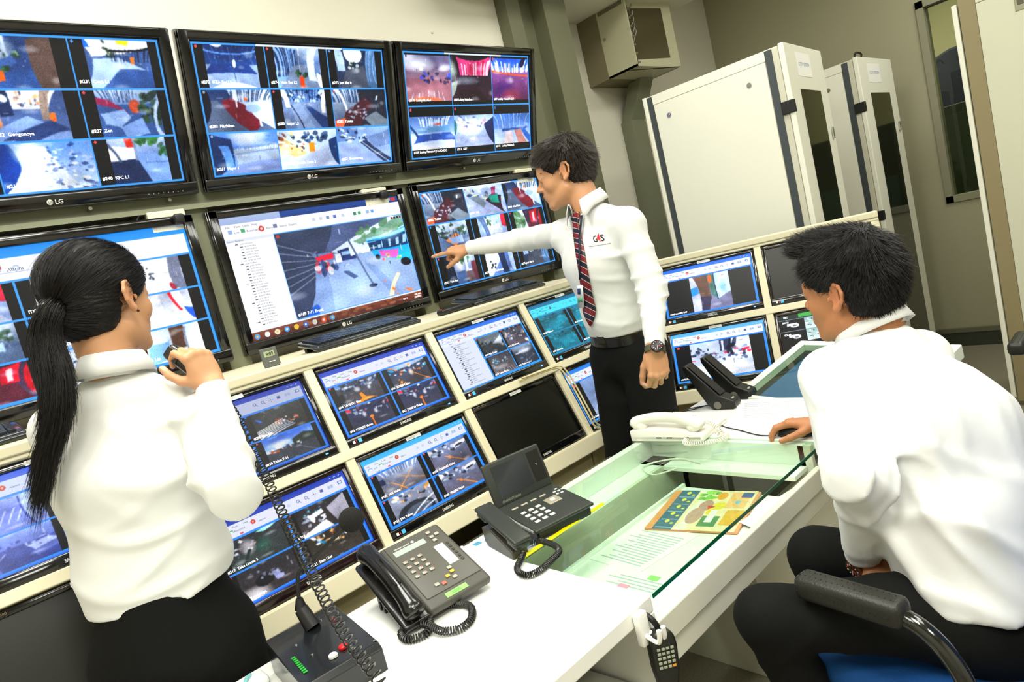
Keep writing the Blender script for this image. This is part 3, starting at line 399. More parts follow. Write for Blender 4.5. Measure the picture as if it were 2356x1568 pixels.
def feed(I, box, key, inset=(.14, .14), seed=1, dot=None, vin=(0, 0)):
    I.box = box; I.rect(0, 0, 1, 1, '#05070c')
    x0, y0, x1, y1 = box; a, b = inset
    I.box = (x0 + (x1 - x0) * a, y0 + (y1 - y0) * vin[0], x1 - (x1 - x0) * b, y1 - (y1 - y0) * vin[1])
    I.warp = .1 + seed; I.run(F[key]); I.warp = 0; I.detail(seed); I.soften(); I.noise(.018, seed); I.box = box
    if dot: I.ell(.05, .07, .016, .03, dot)
    I.box = (0, 0, 1, 1)
def grid(I, xs, ys, c=BLUE, w=.0035):
    I.box = (0, 0, 1, 1); asp = I.w / I.h
    for x in xs: I.rect(x - w, ys[0] - w * asp, x + w, ys[-1] + w * asp, c)
    for y in ys: I.rect(xs[0] - w, y - w * asp, xs[-1] + w, y + w * asp, c)
RED = '#ff4a50'
def wall_grid(rows, caps, bar=True, nx=3, w=400, h=225):
    """the plain multi camera grid on the big screens: rows of (key, inset, dot)"""
    I = Img(w, h, '#04060a'); ny = len(rows)
    xs = [.012 + (.976) * i / nx for i in range(nx + 1)]; ys = [.02 + .96 * j / ny for j in range(ny + 1)]
    txt = []; k = 0
    for j, row in enumerate(rows):
        for i, (key, ins, dot) in enumerate(row):
            vin = (0, 0)
            if ny == 2: vin = ((.05, .1), (.2, .16))[j]
            feed(I, (xs[i], ys[j], xs[i + 1], ys[j + 1]), key, ins, k + 5, dot, vin)
            if caps[k]: txt.append((caps[k], xs[i] + .012, ys[j + 1] - .04 * (3 / ny) * (1 if ny == 3 else .75), .021))
            k += 1
    grid(I, xs, ys)
    if bar: I.rect(.3, .012, .75, .026, '#e8f4ff')
    return I, txt
def app_window(I, title='#1f5fe0', title2='#3f8af0', bar='#dfe6fb', th=.075, tb=.16, border='#1f7cf0', bw=.018, tree=False, right_icons=True, tint=None):
    """the video client's window: title, menu and tool rows; gives back the box left for pictures"""
    I.box = (0, 0, 1, 1); I.rect(0, 0, 1, 1, border)
    I.vg(title, title2, 0, th); I.rect(bw, th, 1 - bw, th + tb, bar); I.rect(bw, th + tb * .62, .4, th + tb * .64, '#b9c4e4')
    I.ell(.30, th + tb * .38, .016, .028, '#c83a30'); I.ell(.30, th + tb * .38, .007, .012, '#f0a890')
    I.rect(.035, th + tb * .36, .075, th + tb * .56, '#8fb4ea'); I.rect(.045, th + tb * .42, .068, th + tb * .56, '#ffffff')
    I.rect(.135, th + tb * .36, .165, th + tb * .56, '#3fae6a'); I.rect(.14, th + tb * .42, .162, th + tb * .54, '#ffffff')
    I.rect(.2, th + tb * .74, .22, th + tb * .86, '#e0506a')
    if right_icons:
        for i, x in enumerate((.5, .55)): I.ell(x, th + tb * .4, .012, .02, '#c4cfe6')
        for x in (.62, .68):
            I.ell(x, th + tb * .38, .012, .02, '#5a78b0'); I.ell(x, th + tb * .38, .007, .012, bar); I.line(x + .008, th + tb * .45, x + .018, th + tb * .56, .003, '#5a78b0')
        I.ell(.74, th + tb * .4, .004, .008, '#505c80')
        for dx, dy in ((.014, 0), (-.014, 0), (0, .024), (0, -.024)): I.ell(.74 + dx, th + tb * .4 + dy, .003, .005, '#505c80')
        I.rect(.785, th + tb * .26, .812, th + tb * .52, '#6a7690'); I.ell(.7985, th + tb * .39, .008, .013, '#2a5ad0')
        for i in range(2):
            for j in range(2): I.rect(.85 + i * .022, th + tb * (.25 + j * .15), .869 + i * .022, th + tb * (.37 + j * .15), '#a4b8e0')
        I.rect(.93, th + tb * .22, .965, th + tb * .46, '#3a5a9c'); I.rect(.936, th + tb * .27, .959, th + tb * .42, '#cfe0fa')
    for i, x in enumerate((.885, .92, .955)): I.rect(x, th * .42, x + .013, th * .55, '#dce8ff')
    return (bw, th + tb, 1 - bw, 1 - bw * 1.6)
MENU = lambda th, tb: [('File', .035, th + tb * .24, .02), ('View', .10, th + tb * .24, .02), ('Tools', .165, th + tb * .24, .02), ('Help', .24, th + tb * .24, .02), ('Live', .085, th + tb * .56, .022), ('Recorded', .17, th + tb * .56, .022), ('Alarms', .33, th + tb * .56, .022), ('View 1', .09, th + tb * .9, .022)]
def client(keys, caps, title='#1f5fe0', title2='#3f8af0', tint=None, ins=(.12, .1), dots=(RED, None, None, None), w=272, h=153, n=2, bar='#dfe6fb', border='#1f7cf0'):
    I = Img(w, h); b = app_window(I, title, title2, bar, border=border)
    nx = n; ny = (len(keys) + n - 1) // n
    xs = [b[0] + (b[2] - b[0]) * i / nx for i in range(nx + 1)]; ys = [b[1] + (b[3] - b[1]) * j / ny for j in range(ny + 1)]
    txt = [(t, x, y, s, 'd') for t, x, y, s in MENU(.075, .16)]
    for k, key in enumerate(keys):
        i, j = k % nx, k // nx
        feed(I, (xs[i], ys[j], xs[i + 1], ys[j + 1]), key, ins, k + 11, dots[k % len(dots)])
        if caps[k]: txt.append((caps[k], xs[i] + .02, ys[j + 1] - .03, .03))
    grid(I, xs, ys, '#2a8cff', .006)
    if tint is not None: I.a = I.a * (1 - .75) + I.a.mean(2, keepdims=True) * I.c(tint) * 1.35 * .75; I.a = np.clip(I.a, 0, 1)
    return I, txt

def make_screen(parent, w, h, x0, z0, img, txt, T=None, y=-.0004, strength='display', name='screen', curve=0):
    """a lit panel: a grid mesh whose points carry the picture's colours, and its lettering"""
    nx, ny = img.w, img.h
    gx = np.linspace(x0, x0 + w, nx); gz = np.linspace(z0 + h, z0, ny)
    V = np.zeros((ny, nx, 3)); V[..., 0] = gx[None]; V[..., 2] = gz[:, None]; V[..., 1] = y
    V = V.reshape(-1, 3)
    if T is not None:
        Tn = np.array(T); V = V @ Tn[:3, :3].T + Tn[:3, 3]
    idx = np.arange(nx * ny).reshape(ny, nx)
    Fq = np.stack([idx[1:, :-1], idx[1:, 1:], idx[:-1, 1:], idx[:-1, :-1]], -1).reshape(-1, 4)
    me = bpy.data.meshes.new(name); me.vertices.add(len(V)); me.vertices.foreach_set('co', V.astype(np.float32).ravel())
    me.loops.add(Fq.size); me.loops.foreach_set('vertex_index', Fq.astype(np.int32).ravel())
    me.polygons.add(len(Fq)); me.polygons.foreach_set('loop_start', np.arange(0, Fq.size, 4, dtype=np.int32)); me.update(calc_edges=True)
    a = img.a; a = np.where(a <= .04045, a / 12.92, ((a + .055) / 1.055) ** 2.4)
    ca = me.color_attributes.new('Col', 'FLOAT_COLOR', 'POINT')
    ca.data.foreach_set('color', np.concatenate([a.reshape(-1, 3), np.ones((nx * ny, 1))], 1).astype(np.float32).ravel())
    me.materials.append(screen_mat(strength, STR[strength]))
    o = bpy.data.objects.new(name, me); COL.objects.link(o); o.parent = parent
    if txt:
        mb = MB(T)
        for t in txt:
            s, u, v, hh = t[:4]; dark = len(t) > 4
            put_text(mb, s, x0 + u * w, z0 + (1 - v) * h, hh * h, y=y - .0006, mi=1 if dark else 0, bold=not dark)
        mb.build('screen_lettering', [mat('letter_light', '#f4f8ff', .5, emit=.9), mat('letter_dark', '#20284a', .6)], o)
    return o
STR = {'display': 1.05, 'display_dim': .8, 'display_bright': 1.2}
# ================================================================== the room
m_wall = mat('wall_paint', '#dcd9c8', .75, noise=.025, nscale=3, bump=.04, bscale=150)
m_wall_dim = mat('wall_paint_dimmed', '#a5a286', .75, noise=.03, nscale=3, bump=.04, bscale=150)  # same wall paint, the weaker light at this end put into the colour
m_ceil = mat('ceiling_paint', '#c9c4b0', .8)
m_floor = mat('speckled_floor', '#86806e', .6, noise=.55, nscale=220)
m_base = mat('skirting_paint', '#3c4134', .5)
m_steel = mat('painted_steel', '#7a7d66', .45, noise=.05, nscale=12)
m_steeld = mat('column_steel', '#65664f', .5, noise=.06, nscale=8)
m_cream = mat('console_paint', '#ddd6b6', .42, noise=.015, nscale=5)
m_creamd = mat('console_panel', '#c4b98c', .5, noise=.02, nscale=5)
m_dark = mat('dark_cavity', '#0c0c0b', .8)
m_black = mat('gloss_black', '#0a0a0b', .12, coat=.6)
m_blackm = mat('matt_black', '#111112', .45)
m_blackp = mat('black_plastic', '#1a1b1c', .35)
m_white = mat('white_laminate', '#eef0e8', .28)
m_rack = mat('rack_paint', '#e6e6d6', .4)
m_rackg = mat('rack_grey', '#c9c7b4', .45)
m_strip = mat('rack_strip', '#3d4446', .5)
m_tan = mat('rack_tan', '#8f8360', .5)
m_chrome = mat('chrome', '#c8c8c8', .15, metal=1)
m_label = mat('label_white', '#f4f4ee', .5)
m_ink = mat('ink', '#20242c', .6)
m_smoke = mat('smoked_glass', '#1c1a12', .06, spec=.6, coat=.4)
m_led = mat('led_blue', '#3a8cff', .4, emit=4)
def struct(name, mb, m, kind='structure'):
    o = mb.build(name, m); o['kind'] = kind; return o
X0, X1, Y0, YW, YR, ZC = -2.4 * K, 6.2 * K, -3.2 * K, 2.95 * K, 3.2 * K, 3.65 * K
m = MB(); m.box(X0 - .1, X1 + .1, Y0 - .1, YR + .1, -.1, 0); struct('floor', m, m_floor)
m = MB(); m.box(X0 - .1, X1 + .1, Y0 - .1, YR + .1, ZC, ZC + .1); struct('ceiling', m, m_ceil)
m = MB(); m.box(X0, 3.63 * K, YW, YR + .1, 0, ZC); m.ball((2.577 * K, YW, 2.911 * K), .008, 6)
o = struct('wall_back', m, [m_wall, m_dark])
m = MB(); m.box(3.63 * K, X1, YR, YR + .1, 0, ZC); struct('wall_back_recess', m, m_wall)
m = MB(); m.box(X0 - .1, X0, Y0, YR, 0, ZC); struct('wall_left', m, m_wall)
m = MB(); m.box(X0, X1, Y0 - .1, Y0, 0, ZC); struct('wall_front', m, m_wall)
# end wall with the window opening
wy0, wy1, wz0, wz1 = .55 * K, 1.52 * K, 1.17 * K, 2.73 * K
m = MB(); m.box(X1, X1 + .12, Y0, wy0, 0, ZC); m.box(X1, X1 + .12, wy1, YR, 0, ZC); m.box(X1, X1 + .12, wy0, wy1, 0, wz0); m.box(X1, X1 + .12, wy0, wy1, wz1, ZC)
struct('wall_right', m, m_wall_dim)
m = MB(); m.box(X1 - .022, X1, Y0, YR, 0, .13 * K); m.box(X1 - .03, X1, Y0, YR, .115 * K, .15 * K, 1); struct('baseboard_right', m, [m_base, mat('trunking', '#6d6b55', .5)])
w = empty('window_1', (X1, wy0, wz0)); w['kind'] = 'structure'
m = MB(); t = .045
for a in ((wy0, wy0 + t, wz0, wz1), (wy1 - t, wy1, wz0, wz1), (wy0, wy1, wz0, wz0 + t), (wy0, wy1, wz1 - t, wz1)):
    m.box(-.012, .1, a[0] - wy0, a[1] - wy0, a[2] - wz0, a[3] - wz0)
o = m.build('window_frame', mat('window_frame_paint', '#8d8b74', .4), w)
m = MB(); m.box(.04, .046, t, wy1 - wy0 - t, t, wz1 - wz0 - t); m.build('glass', thin_glass('pane_glass', '#e4ebe0', 1.45), w)
# the room beyond the window
m = MB(); m.box(X1 + 2.6, X1 + 2.7, -1.5, 4, 0, ZC); m.box(X1 + .12, X1 + 2.7, 3.9, 4, 0, ZC); m.box(X1 + .12, X1 + 2.7, -1.6, -1.5, 0, ZC); struct('wall_beyond', m, mat('next_room_wall', '#c4c09c', .7))
m = MB(); m.box(X1 + .12, X1 + 2.7, -1.6, 4, -.1, 0); struct('floor_beyond', m, m_floor)
m = MB(); m.box(X1 + .12, X1 + 2.7, -1.6, 4, ZC, ZC + .1); struct('ceiling_beyond', m, m_ceil)
r = empty('equipment_cabinet', (X1 + 1.0, 1.0, 0), label='dark green equipment cabinet seen through the window in the end wall', cat='cabinet')
m = MB(); m.rbox(-.3, .3, -.55, .75, 0, 1.72, .01); m.build('body', mat('dark_green_metal', '#23301f', .4), r)
m = MB(); m.rbox(-.315, -.302, -.5, .05, .1, 1.3, .004); m.build('door', mat('teal_door', '#3b5a56', .4), r)
m = MB(); m.rbox(-.312, -.301, .1, .7, .1, 1.65, .004); m.build('door', mat('green_door', '#2c3a26', .4), r)
r = empty('hanging_blue_uniform', (X1 + 1.7, 1.5, 1.45), label='dark blue uniform hanging behind the window glass', cat='clothing')
m = MB(); m.prism([(-.2, 0), (.2, 0), (.22, .3), (.3, .4), (.2, .75), (.05, .8), (-.05, .8), (-.2, .75), (-.3, .4), (-.22, .3)], -.05, .05, T=xf(rot=(PI / 2, 0, PI / 2)), r=.02)
m.build('cloth', mat('navy_cloth', '#1c2338', .9), r)
# soffit over the recess, steel column
m = MB(); m.box(2.6 * K, 5.0 * K, 2.55 * K, YR, 3.16 * K, ZC); struct('trim_1', m, m_wall)
cx = [3.13 * K, 3.25 * K, 3.46 * K, 3.62 * K]
m = MB(); m.box(cx[0], cx[1], 2.86 * K, YW, 0, ZC); m.box(cx[1], cx[2], 2.91 * K, YW, 0, ZC); m.box(cx[2] - .05, cx[3], 2.80 * K, YR, 0, ZC)
m.box(cx[0], cx[3] + .02, 2.95 * K, YR, 0, ZC)
struct('steel_column', m, m_steeld)
# conduit at the recess
r = empty('cable_trunking', (4.62 * K, YR, 0), label='grey metal trunking running down the wall below the wall cabinet', cat='trunking')
m = MB()
pth = [(0, -.06, 0), (0, -.06, 2.35 * K), (.02, -.16, 2.52 * K), (-.02, -.22, 2.68 * K)]
m = MB(); m.box(-.09, .07, -.09, 0, 0, 2.4 * K)
for (a, b) in (((0), (1)),):
    vs = [(-.09, -.09, 2.4 * K), (.07, -.09, 2.4 * K), (.07, 0, 2.4 * K), (-.09, 0, 2.4 * K), (-.05, -.2, 2.68 * K), (.1, -.2, 2.68 * K), (.1, -.1, 2.68 * K), (-.05, -.1, 2.68 * K)]
    m.add(vs, [(0, 1, 5, 4), (1, 2, 6, 5), (2, 3, 7, 6), (3, 0, 4, 7), (4, 5, 6, 7)])
m.box(-.1, -.085, -.095, 0, 0, 2.4 * K); m.build('duct', m_steel, r)
# wall cabinet
r = empty('wall_rack_cabinet', (4.22 * K, YR, 2.683 * K), label='small beige rack cabinet on the back wall with its glazed door ajar', cat='cabinet')
D0, D1, WC, HC = .19 * K, .447 * K, .55 * K, .50 * K
m = MB(); m.box(0, WC, -D0, 0, 0, HC); m.build('rear_section', mat('cab_brown', '#7b7357', .5), r)
m = MB(); m.box(0, .012, -D1, -D0, 0, HC); m.box(WC - .012, WC, -D1, -D0, 0, HC); m.box(0, WC, -D1, -D0, 0, .012); m.box(0, WC, -D1, -D0, HC - .012, HC)
sd = m.build('side_panels', mat('cab_beige', '#b7b596', .45), r)
m = MB()
for i in range(26): m.box(-.001, .001, -D1 + .02 + i * .0075, -D1 + .0235 + i * .0075, HC - .05, HC - .025)
m.build('vent_slots', m_dark, sd)
m = MB(); m.cyl((-.006, -D0 - .03, HC * .55), (.002, -D0 - .03, HC * .55), .009, 12); m.build('lock', m_chrome, r)
m = MB(); m.box(.015, WC - .015, -D1 + .06, -D0, .012, HC - .012)
for i in range(7): m.box(.03, WC - .03, -D1 + .05, -D1 + .06, .03 + i * .055, .07 + i * .055, 1); m.box(.05, WC - .2, -D1 + .046, -D1 + .052, .04 + i * .055, .05 + i * .055, 2)
m.build('network_gear', [m_dark, m_blackm, mat('gear_grey', '#77776a', .5)], r)
m = MB()
for i in range(5): m.tube(smooth_path([(.03, -D1 + .04, .1 + i * .07), (.012 + .01 * i, -D1 - .01, .16 + i * .05), (.06, -D1 - .005, .22 + i * .04), (.1, -D1 + .05, .27 + i * .02)], 5), .003, 6)
m.build('patch_cable', mat('cable_grey', '#8d8d80', .5), r)
d = empty('door', (WC, -D1, 0), (0, 0, -.18)); d.parent = r
m = MB(); W2 = WC * .97; m.rbox(-W2, 0, -.02, 0, 0, HC, .003); m.build('door_frame', mat('cab_beige', ''), d)
m = MB(); m.box(-W2 + .07, -.09, -.022, -.019, .06, HC - .06); m.build('door_glass', mat('brown_glass', '#4d4630', .1), d)
m = MB(); m.cyl((-W2 + .03, -.024, HC * .5), (-W2 + .03, -.016, HC * .5), .007, 10); m.build('door_lock', m_chrome, d)

# ---------------------------------------------------------------- ceiling lights, none in view, put in to light the room
def ceiling_light(x, y, lx, ly, power, z=3.62 * K, col=(1, .985, .90), lab=''):
    r = empty('ceiling_light', (x, y, z), label=lab, cat='ceiling light', group='recessed ceiling lights')
    m = MB(); t = .03
    m.box(-lx / 2 - t, lx / 2 + t, -ly / 2 - t, -ly / 2, -.03, .0); m.box(-lx / 2 - t, lx / 2 + t, ly / 2, ly / 2 + t, -.03, .0)
    m.box(-lx / 2 - t, -lx / 2, -ly / 2, ly / 2, -.03, .0); m.box(lx / 2, lx / 2 + t, -ly / 2, ly / 2, -.03, .0); m.box(-lx / 2, lx / 2, -ly / 2, ly / 2, -.004, 0)
    m.build('housing', m_label, r)
    ld = bpy.data.lights.new('light', 'AREA'); ld.shape = 'RECTANGLE'; ld.size = lx; ld.size_y = ly; ld.energy = power; ld.color = col
    o = bpy.data.objects.new('lamp', ld); COL.objects.link(o); o.parent = r; o.location = (0, 0, -.02)
GL = 'recessed white fluorescent ceiling panel above the control desk, outside the picture'
for x, y, p in ((.2, -.1, 50), (1.7, -.6, 20), (.1, -1.6, 36), (.5, 1.6, 44), (-.9, .7, 28), (2.9, -.4, 22), (2.5, 1.35, 28), (4.5, .3, 30)):  # panels near racks, end wall and monitor wall added to brighten those
    ceiling_light(x, y, 1.2, .6, p, lab=GL)
ld = bpy.data.lights.new('light', 'AREA'); ld.size = .9; ld.energy = 45; ld.color = (1, .9, .7)
o = bpy.data.objects.new('next_room_fill', ld); COL.objects.link(o); o.location = (X1 + 1.2, 1.6, ZC - .1)  # added light without a fixture, brightens what shows through the window
wd = bpy.data.worlds.new('world'); sc.world = wd; wd.use_nodes = True
wd.node_tree.nodes['Background'].inputs[0].default_value = (.9, .95, 1, 1); wd.node_tree.nodes['Background'].inputs[1].default_value = .25
sc.view_settings.view_transform = 'Standard'; sc.view_settings.look = 'None'; sc.view_settings.gamma = 1; sc.view_settings.exposure = 0.05; sc.view_settings.use_curve_mapping = False
sc.cycles.use_adaptive_sampling = True; sc.cycles.adaptive_threshold = .04; sc.cycles.caustics_reflective = False; sc.cycles.caustics_refractive = False; sc.cycles.max_bounces = 6; sc.cycles.diffuse_bounces = 3; sc.cycles.glossy_bounces = 3; sc.cycles.transmission_bounces = 6; sc.cycles.transparent_max_bounces = 8

# ---------------------------------------------------------------- big wall screens
r = empty('screen_mounting_frame', (0, YW, 0), label='grey green steel rails and posts on the wall that carry the big screens', cat='mounting frame')
m = MB(); m.box(-1.5 * K, 3.05 * K, -.10 * K, -.04, 2.07 * K, 2.2 * K); m.box(-1.5 * K, 3.05 * K, -.13 * K, -.04, 2.065 * K, 2.085 * K); m.build('rail', m_steel, r)
m = MB(); m.box(-1.5 * K, 3.05 * K, -.09 * K, -.04, 1.6 * K, 1.68 * K); m.build('rail', m_steel, r)
for x in (-.08, 1.0, 2.03, 3.04): m = MB(); m.box((x - .045) * K, (x + .045) * K, -.1 * K, 0, 1.36 * K, 2.07 * K); m.build('post', m_steel, r)
for x in (.62, .9, 1.9, 2.45): m = MB(); m.cyl((x * K, -.137 * K, 2.11 * K), (x * K, -.1 * K, 2.11 * K), .006, 10); m.build('bolt', m_chrome, r)
def outlet(x, z, lab):
    r = empty('power_outlet', (x, YW - .1 * K, z), label=lab, cat='outlet', group='power outlets behind the big screens')
    m = MB(); m.rbox(0, .125, -.035, 0, 0, .075, .004); m.box(.025, .03, -.0365, -.034, .03, .045, 1); m.box(.045, .05, -.0365, -.034, .03, .045, 1)
    m.build('face_plate', [mat('outlet_cream', '#d8d4bd', .4), m_dark], r)
    m = MB(); m.rbox(.075, .11, -.065, -.036, .02, .055, .008, 3); m.build('plug', m_blackm, r, True)
    m = MB(); m.tube(smooth_path([(-.02, -.02, .07), (-.05, -.01, .02), (-.09, 0, -.1)], 5), .004, 8); m.build('cable', m_blackm, r, True)
outlet(.80 * K, 1.985 * K, 'cream power outlet with a black plug between the two leftmost big screens')
outlet(1.77 * K, 1.975 * K, 'cream power outlet with a black plug above the screen showing the bus station')
outlet(2.83 * K, 1.985 * K, 'cream power outlet with a black plug beside the pointing man\'s forehead')
TW, TH, TD = .98 * K, .614 * K, .05
def big_tv(x, z, tilt, img, txt, label, y=2.8 * K):
    r = empty('wall_television', (x + TW / 2, y, z), (tilt, 0, 0), label, 'television', 'large wall televisions in two rows')
    s, tp, bt = .04 * K, .036 * K, .05 * K; x0 = -TW / 2
    m = MB(); m.rbox(x0, x0 + s, 0, TD, 0, TH, .004); m.rbox(-x0 - s, -x0, 0, TD, 0, TH, .004); m.rbox(x0, -x0, 0, TD, TH - tp, TH, .004); m.rbox(x0, -x0, -.003, TD, 0, bt, .006, 3)
    m.rbox(x0 - .003, -x0 + .003, .012, TD, -.003, TH + .003, .006)
    m.build('bezel', m_black, r, 30)
    m = MB(); m.rbox(x0 + .08, -x0 - .08, TD, TD + .035, .05, TH - .06, .012); m.build('back_housing', m_blackm, r)
    m = MB(); d = (YW - y) + math.sin(tilt) * .3
    m.box(-.12, .12, TD + .03, TD + .045, .12, .4)
    m.build('mount_plate', m_steeld, r)
    make_screen(r, TW - 2 * s, TH - tp - bt, x0 + s, bt, img, txt, y=.009)
    m = MB(); m.cyl((-.024, -.0035, bt * .47), (-.024, -.0028, bt * .47), .0085, 20, 0); put_text(m, 'LG', -.011, bt * .47 - .0065, .013, y=-.0036, bold=True)
    put_text(m, 'LG', -.0285, bt * .47 - .004, .0075, y=-.004, mi=1, bold=True)
    m.build('logo', [mat('logo_silver', '#d4d4d0', .35), mat('logo_dark', '#55554f', .4)], r)
    m = MB()
    for i in range(8): m.box(x0 + TW - .17 + i * .016, x0 + TW - .167 + i * .016, -.0036, -.0028, bt * .3, bt * .3 + .003)
    m.build('touch_keys', mat('key_marks', '#8c8c86', .4), r)
    return r
P4 = (.16, .14); FU = (0, 0)
g1, t1 = wall_grid([[('deck', P4, None), ('pots', (.0, .18), None), ('coca', (.16, .12), '#5aa0ff')], [('hall', P4, None), ('gono', (.0, .18), RED), ('zen', (.16, .12), RED)], [('room', P4, None), ('take1', FU, None), ('kfc', (.18, .14), RED)]],
    ['', '', '#231  Coca L1', '', '#232  Gongonoya', '#237  Zen', '', '#216  Take Home 1', '#240  KFC L1'], bar=False)
g2, t2 = wall_grid([[('ikea', (.14, .14), RED), ('main', (.14, .14), RED), ('just', (.14, .14), '#5aa0ff')], [('hachi', FU, '#9aa4b4'), ('major2', (.16, .12), RED), ('tohkai', FU, RED)], [('major1', FU, '#9ab4e4'), ('mobile', FU, '#5aa0ff'), ('boom', FU, '#10182c')]],
    ['#272  IKEA Ent L2', '#274  Main Ent L2', '#275 Just like it', '#280  Hachiban', '#283  major L2', '#282  Tohkai', '#261  Major 1', 'acc/#287 Mobile Zone 2', '#253  Boomerang'])
g3, t3 = wall_grid([[('blug', FU, '#26304a'), ('ment', FU, '#26304a'), ('home', FU, RED)], [('fit1', FU, RED), ('gsp', FU, RED), ('fit3', FU, '#2f7fe0')]],
    ['#110  Lobby BLUG-1', '#88 Lobby MainEnt-1', '#89 Lobby HomePro2-1', '#109 Lobby Fitness-1[12-HD-D1]', '#211  GSP', '#111  Lobby Fitness 3'])
g6, t6 = wall_grid([[('tohkai', FU, RED), ('ais', FU, RED), ('hachi', FU, None)], [('deck', (.16, .12), '#3fa0ff'), ('hall', (.16, .12), None), ('red', (.14, .12), RED)], [('pot', (.16, .12), RED), ('coco', (.14, .14), None), ('just', (.14, .14), None)]],
    ['#282  Tohkai', '#289  AIS', '#280  Hachiban', '', '', '', '#273  Hot Pot', '#276  Coco Ichibanya', '#275 Just like it'])
# the client window with nine corridor cameras, lower left
g4 = Img(384, 216); b = app_window(g4, '#0f8af0', '#1f9cf8', '#f2f5ff', .07, .15, '#2a9cf8', .01, right_icons=False)
for x in (.3, .36): g4.ell(x, .14, .012, .02, '#b8c8e6'); g4.ell(x, .14, .007, .012, '#f2f5ff')
xs = [b[0] + (b[2] - b[0]) * i / 3 for i in range(4)]; ys = [b[1] + (b[3] - b[1]) * i / 3 for i in range(4)]; t4 = [(t, x, y, s, 'd') for t, x, y, s in MENU(.07, .15)]
KK = ['hall', 'office', 'lift', 'deck', 'recep', 'ctrl', 'red', 'room', 'lin']; CC = ['', 'old/061 U47', 'old/063 LC-2', '', 'old/135 reception 1', 'old/028', '', 'old/027', '#290 Lin']
THAI = {1: 'ทางเข้าออฟฟิศ U47', 2: 'ทางเดินไปลิฟท์ LC-2', 4: 'old/135 หน้า reception', 5: 'ทางเข้าห้องคอนโทรลรูม', 7: 'old/027 ห้องคอนโทรล'}
for k in range(9):
    i, j = k % 3, k // 3; feed(g4, (xs[i], ys[j], xs[i + 1], ys[j + 1]), KK[k], (.16, .12) if i != 2 else (.14, .16), k, RED if k == 7 else None)
    if CC[k]: t4.append((THAI.get(k, CC[k]), xs[i] + .015, ys[j + 1] - .03, .024))
grid(g4, xs, ys)
# the client window with the camera tree and the bus station
g5 = Img(448, 252); app_window(g5, '#2c4f9c', '#123a86', '#f6f8ff', .055, .12, '#e8eefc', .0, right_icons=False)
g5.vg('#aebfe4', '#9cb2e0', 0, .055, 0, .3); g5.rect(.955, .01, .985, .04, '#d83a30'); g5.rect(.93, .01, .95, .035, '#8fa4d0')
g5.rect(0, .055, 1, .175, '#fafbff')
g5.ell(.19, .12, .014, .024, '#d03a3a'); g5.ell(.19, .12, .006, .01, '#f8d0c8'); g5.rect(.03, .1, .05, .13, '#8fb4ea'); g5.rect(.09, .1, .11, .13, '#4fb07a'); g5.rect(.25, .1, .27, .13, '#6c7c9c')
for i, (x, c) in enumerate(((.46, '#c8d2e4'), (.5, '#c8d2e4'), (.54, '#7c90b8'), (.58, '#4a70d0'), (.63, '#c8d2e4'), (.7, '#2f8a6a'), (.73, '#3aa05a'), (.78, '#9cb8e4'), (.81, '#6aa0e4'))): g5.rect(x, .095, x + .018, .125, c)
g5.rect(0, .175, .235, .93, '#fbfcff'); g5.rect(0, .175, .235, .2, '#dfe6f6')
g5.box = (.24, .175, 1, .915); g5.warp = .4; g5.run(F['bus']); g5.warp = 0; g5.detail(5); g5.soften(); g5.noise(.018, 3); g5.box = (0, 0, 1, 1)
grid(g5, (.24, .996), (.178, .912), '#5fb4ff', .002)
g5.rect(.25, .195, .265, .22, '#c83038'); g5.rect(.27, .195, .285, .22, '#303c54')
for i, c in enumerate(('#a02028', '#2c3444', '#2c3444', '#a02028')): g5.rect(.925 + i * .018, .19, .938 + i * .018, .21, c)
g5.rect(.0, .905, .24, .93, '#eef2fb'); g5.vg('#8a4630', '#5c2a22', .93, 1); q = np.random.RandomState(2)
for i in range(60): g5.ell(q.rand(), q.uniform(.935, .995), .02, .012, ('#b06a48', '#4a2018')[i % 2], .5)
for i, c in enumerate(('#58a8e8', '#e8eef4', '#f0e8d0', '#3fa8e8', '#e8c040', '#3c70c8', '#c8d4e0', '#e85838', '#38a0e0')):
    g5.ell(.025 + i * .05, .965, .013, .022, c); g5.ell(.025 + i * .05, .965, .005, .009, '#ffffff' if i % 2 else '#f0c040')
for i in range(30):
    g5.rect(.055 + (.01 if i % 7 else -.01), .215 + i * .0228, .068 + (.01 if i % 7 else -.01), .222 + i * .0228, '#4c5468')
t5 = [('File', .02, .085, .018, 'd'), ('View', .06, .085, .018, 'd'), ('Tools', .1, .085, .018, 'd'), ('Help', .145, .085, .018, 'd'), ('Live', .055, .13, .018, 'd'), ('Recorded', .115, .13, .018, 'd'), ('Alarms', .21, .13, .018, 'd'), ('Search', .28, .13, .018, 'd'), ('Export', .33, .13, .018, 'd'), ('System Explorer', .01, .195, .014, 'd'),
      ('#169 7-11 Front', .25, .89, .024), ('9:09 AM', .95, .96, .014), ('2/20/2013', .945, .985, .014), ('EN  ^', .87, .975, .014)]
for i in range(30): t5.append((('#1%02d F%02d Blue' % (i + 1, i * 3 % 70)) if i % 3 else '#1%02d V%02d Violet' % (i, i * 7 % 60), .085 + (0 if i % 7 else -.02), .2235 + i * .0228, .011, 'd'))
th = math.asin(.17 / .614)
big_tv(.035 * K, 2.12 * K, th, g1, t1, 'cropped television, upper row at the left edge, grid of fisheye corridor cameras')
big_tv(1.045 * K, 2.12 * K, th, g2, t2, 'middle television of the upper row, nine camera pictures under a white top bar')
big_tv(2.055 * K, 2.12 * K, th, g3, t3, 'rightmost television of the upper row, six lobby camera pictures in two rows')
big_tv(-.02 * K, 1.43 * K, 0, g4, t4, 'lower left television behind the woman\'s head, corridors in a white framed window')
big_tv(1.02 * K, 1.43 * K, 0, g5, t5, 'middle television of the lower row, bus station picture beside a camera list')
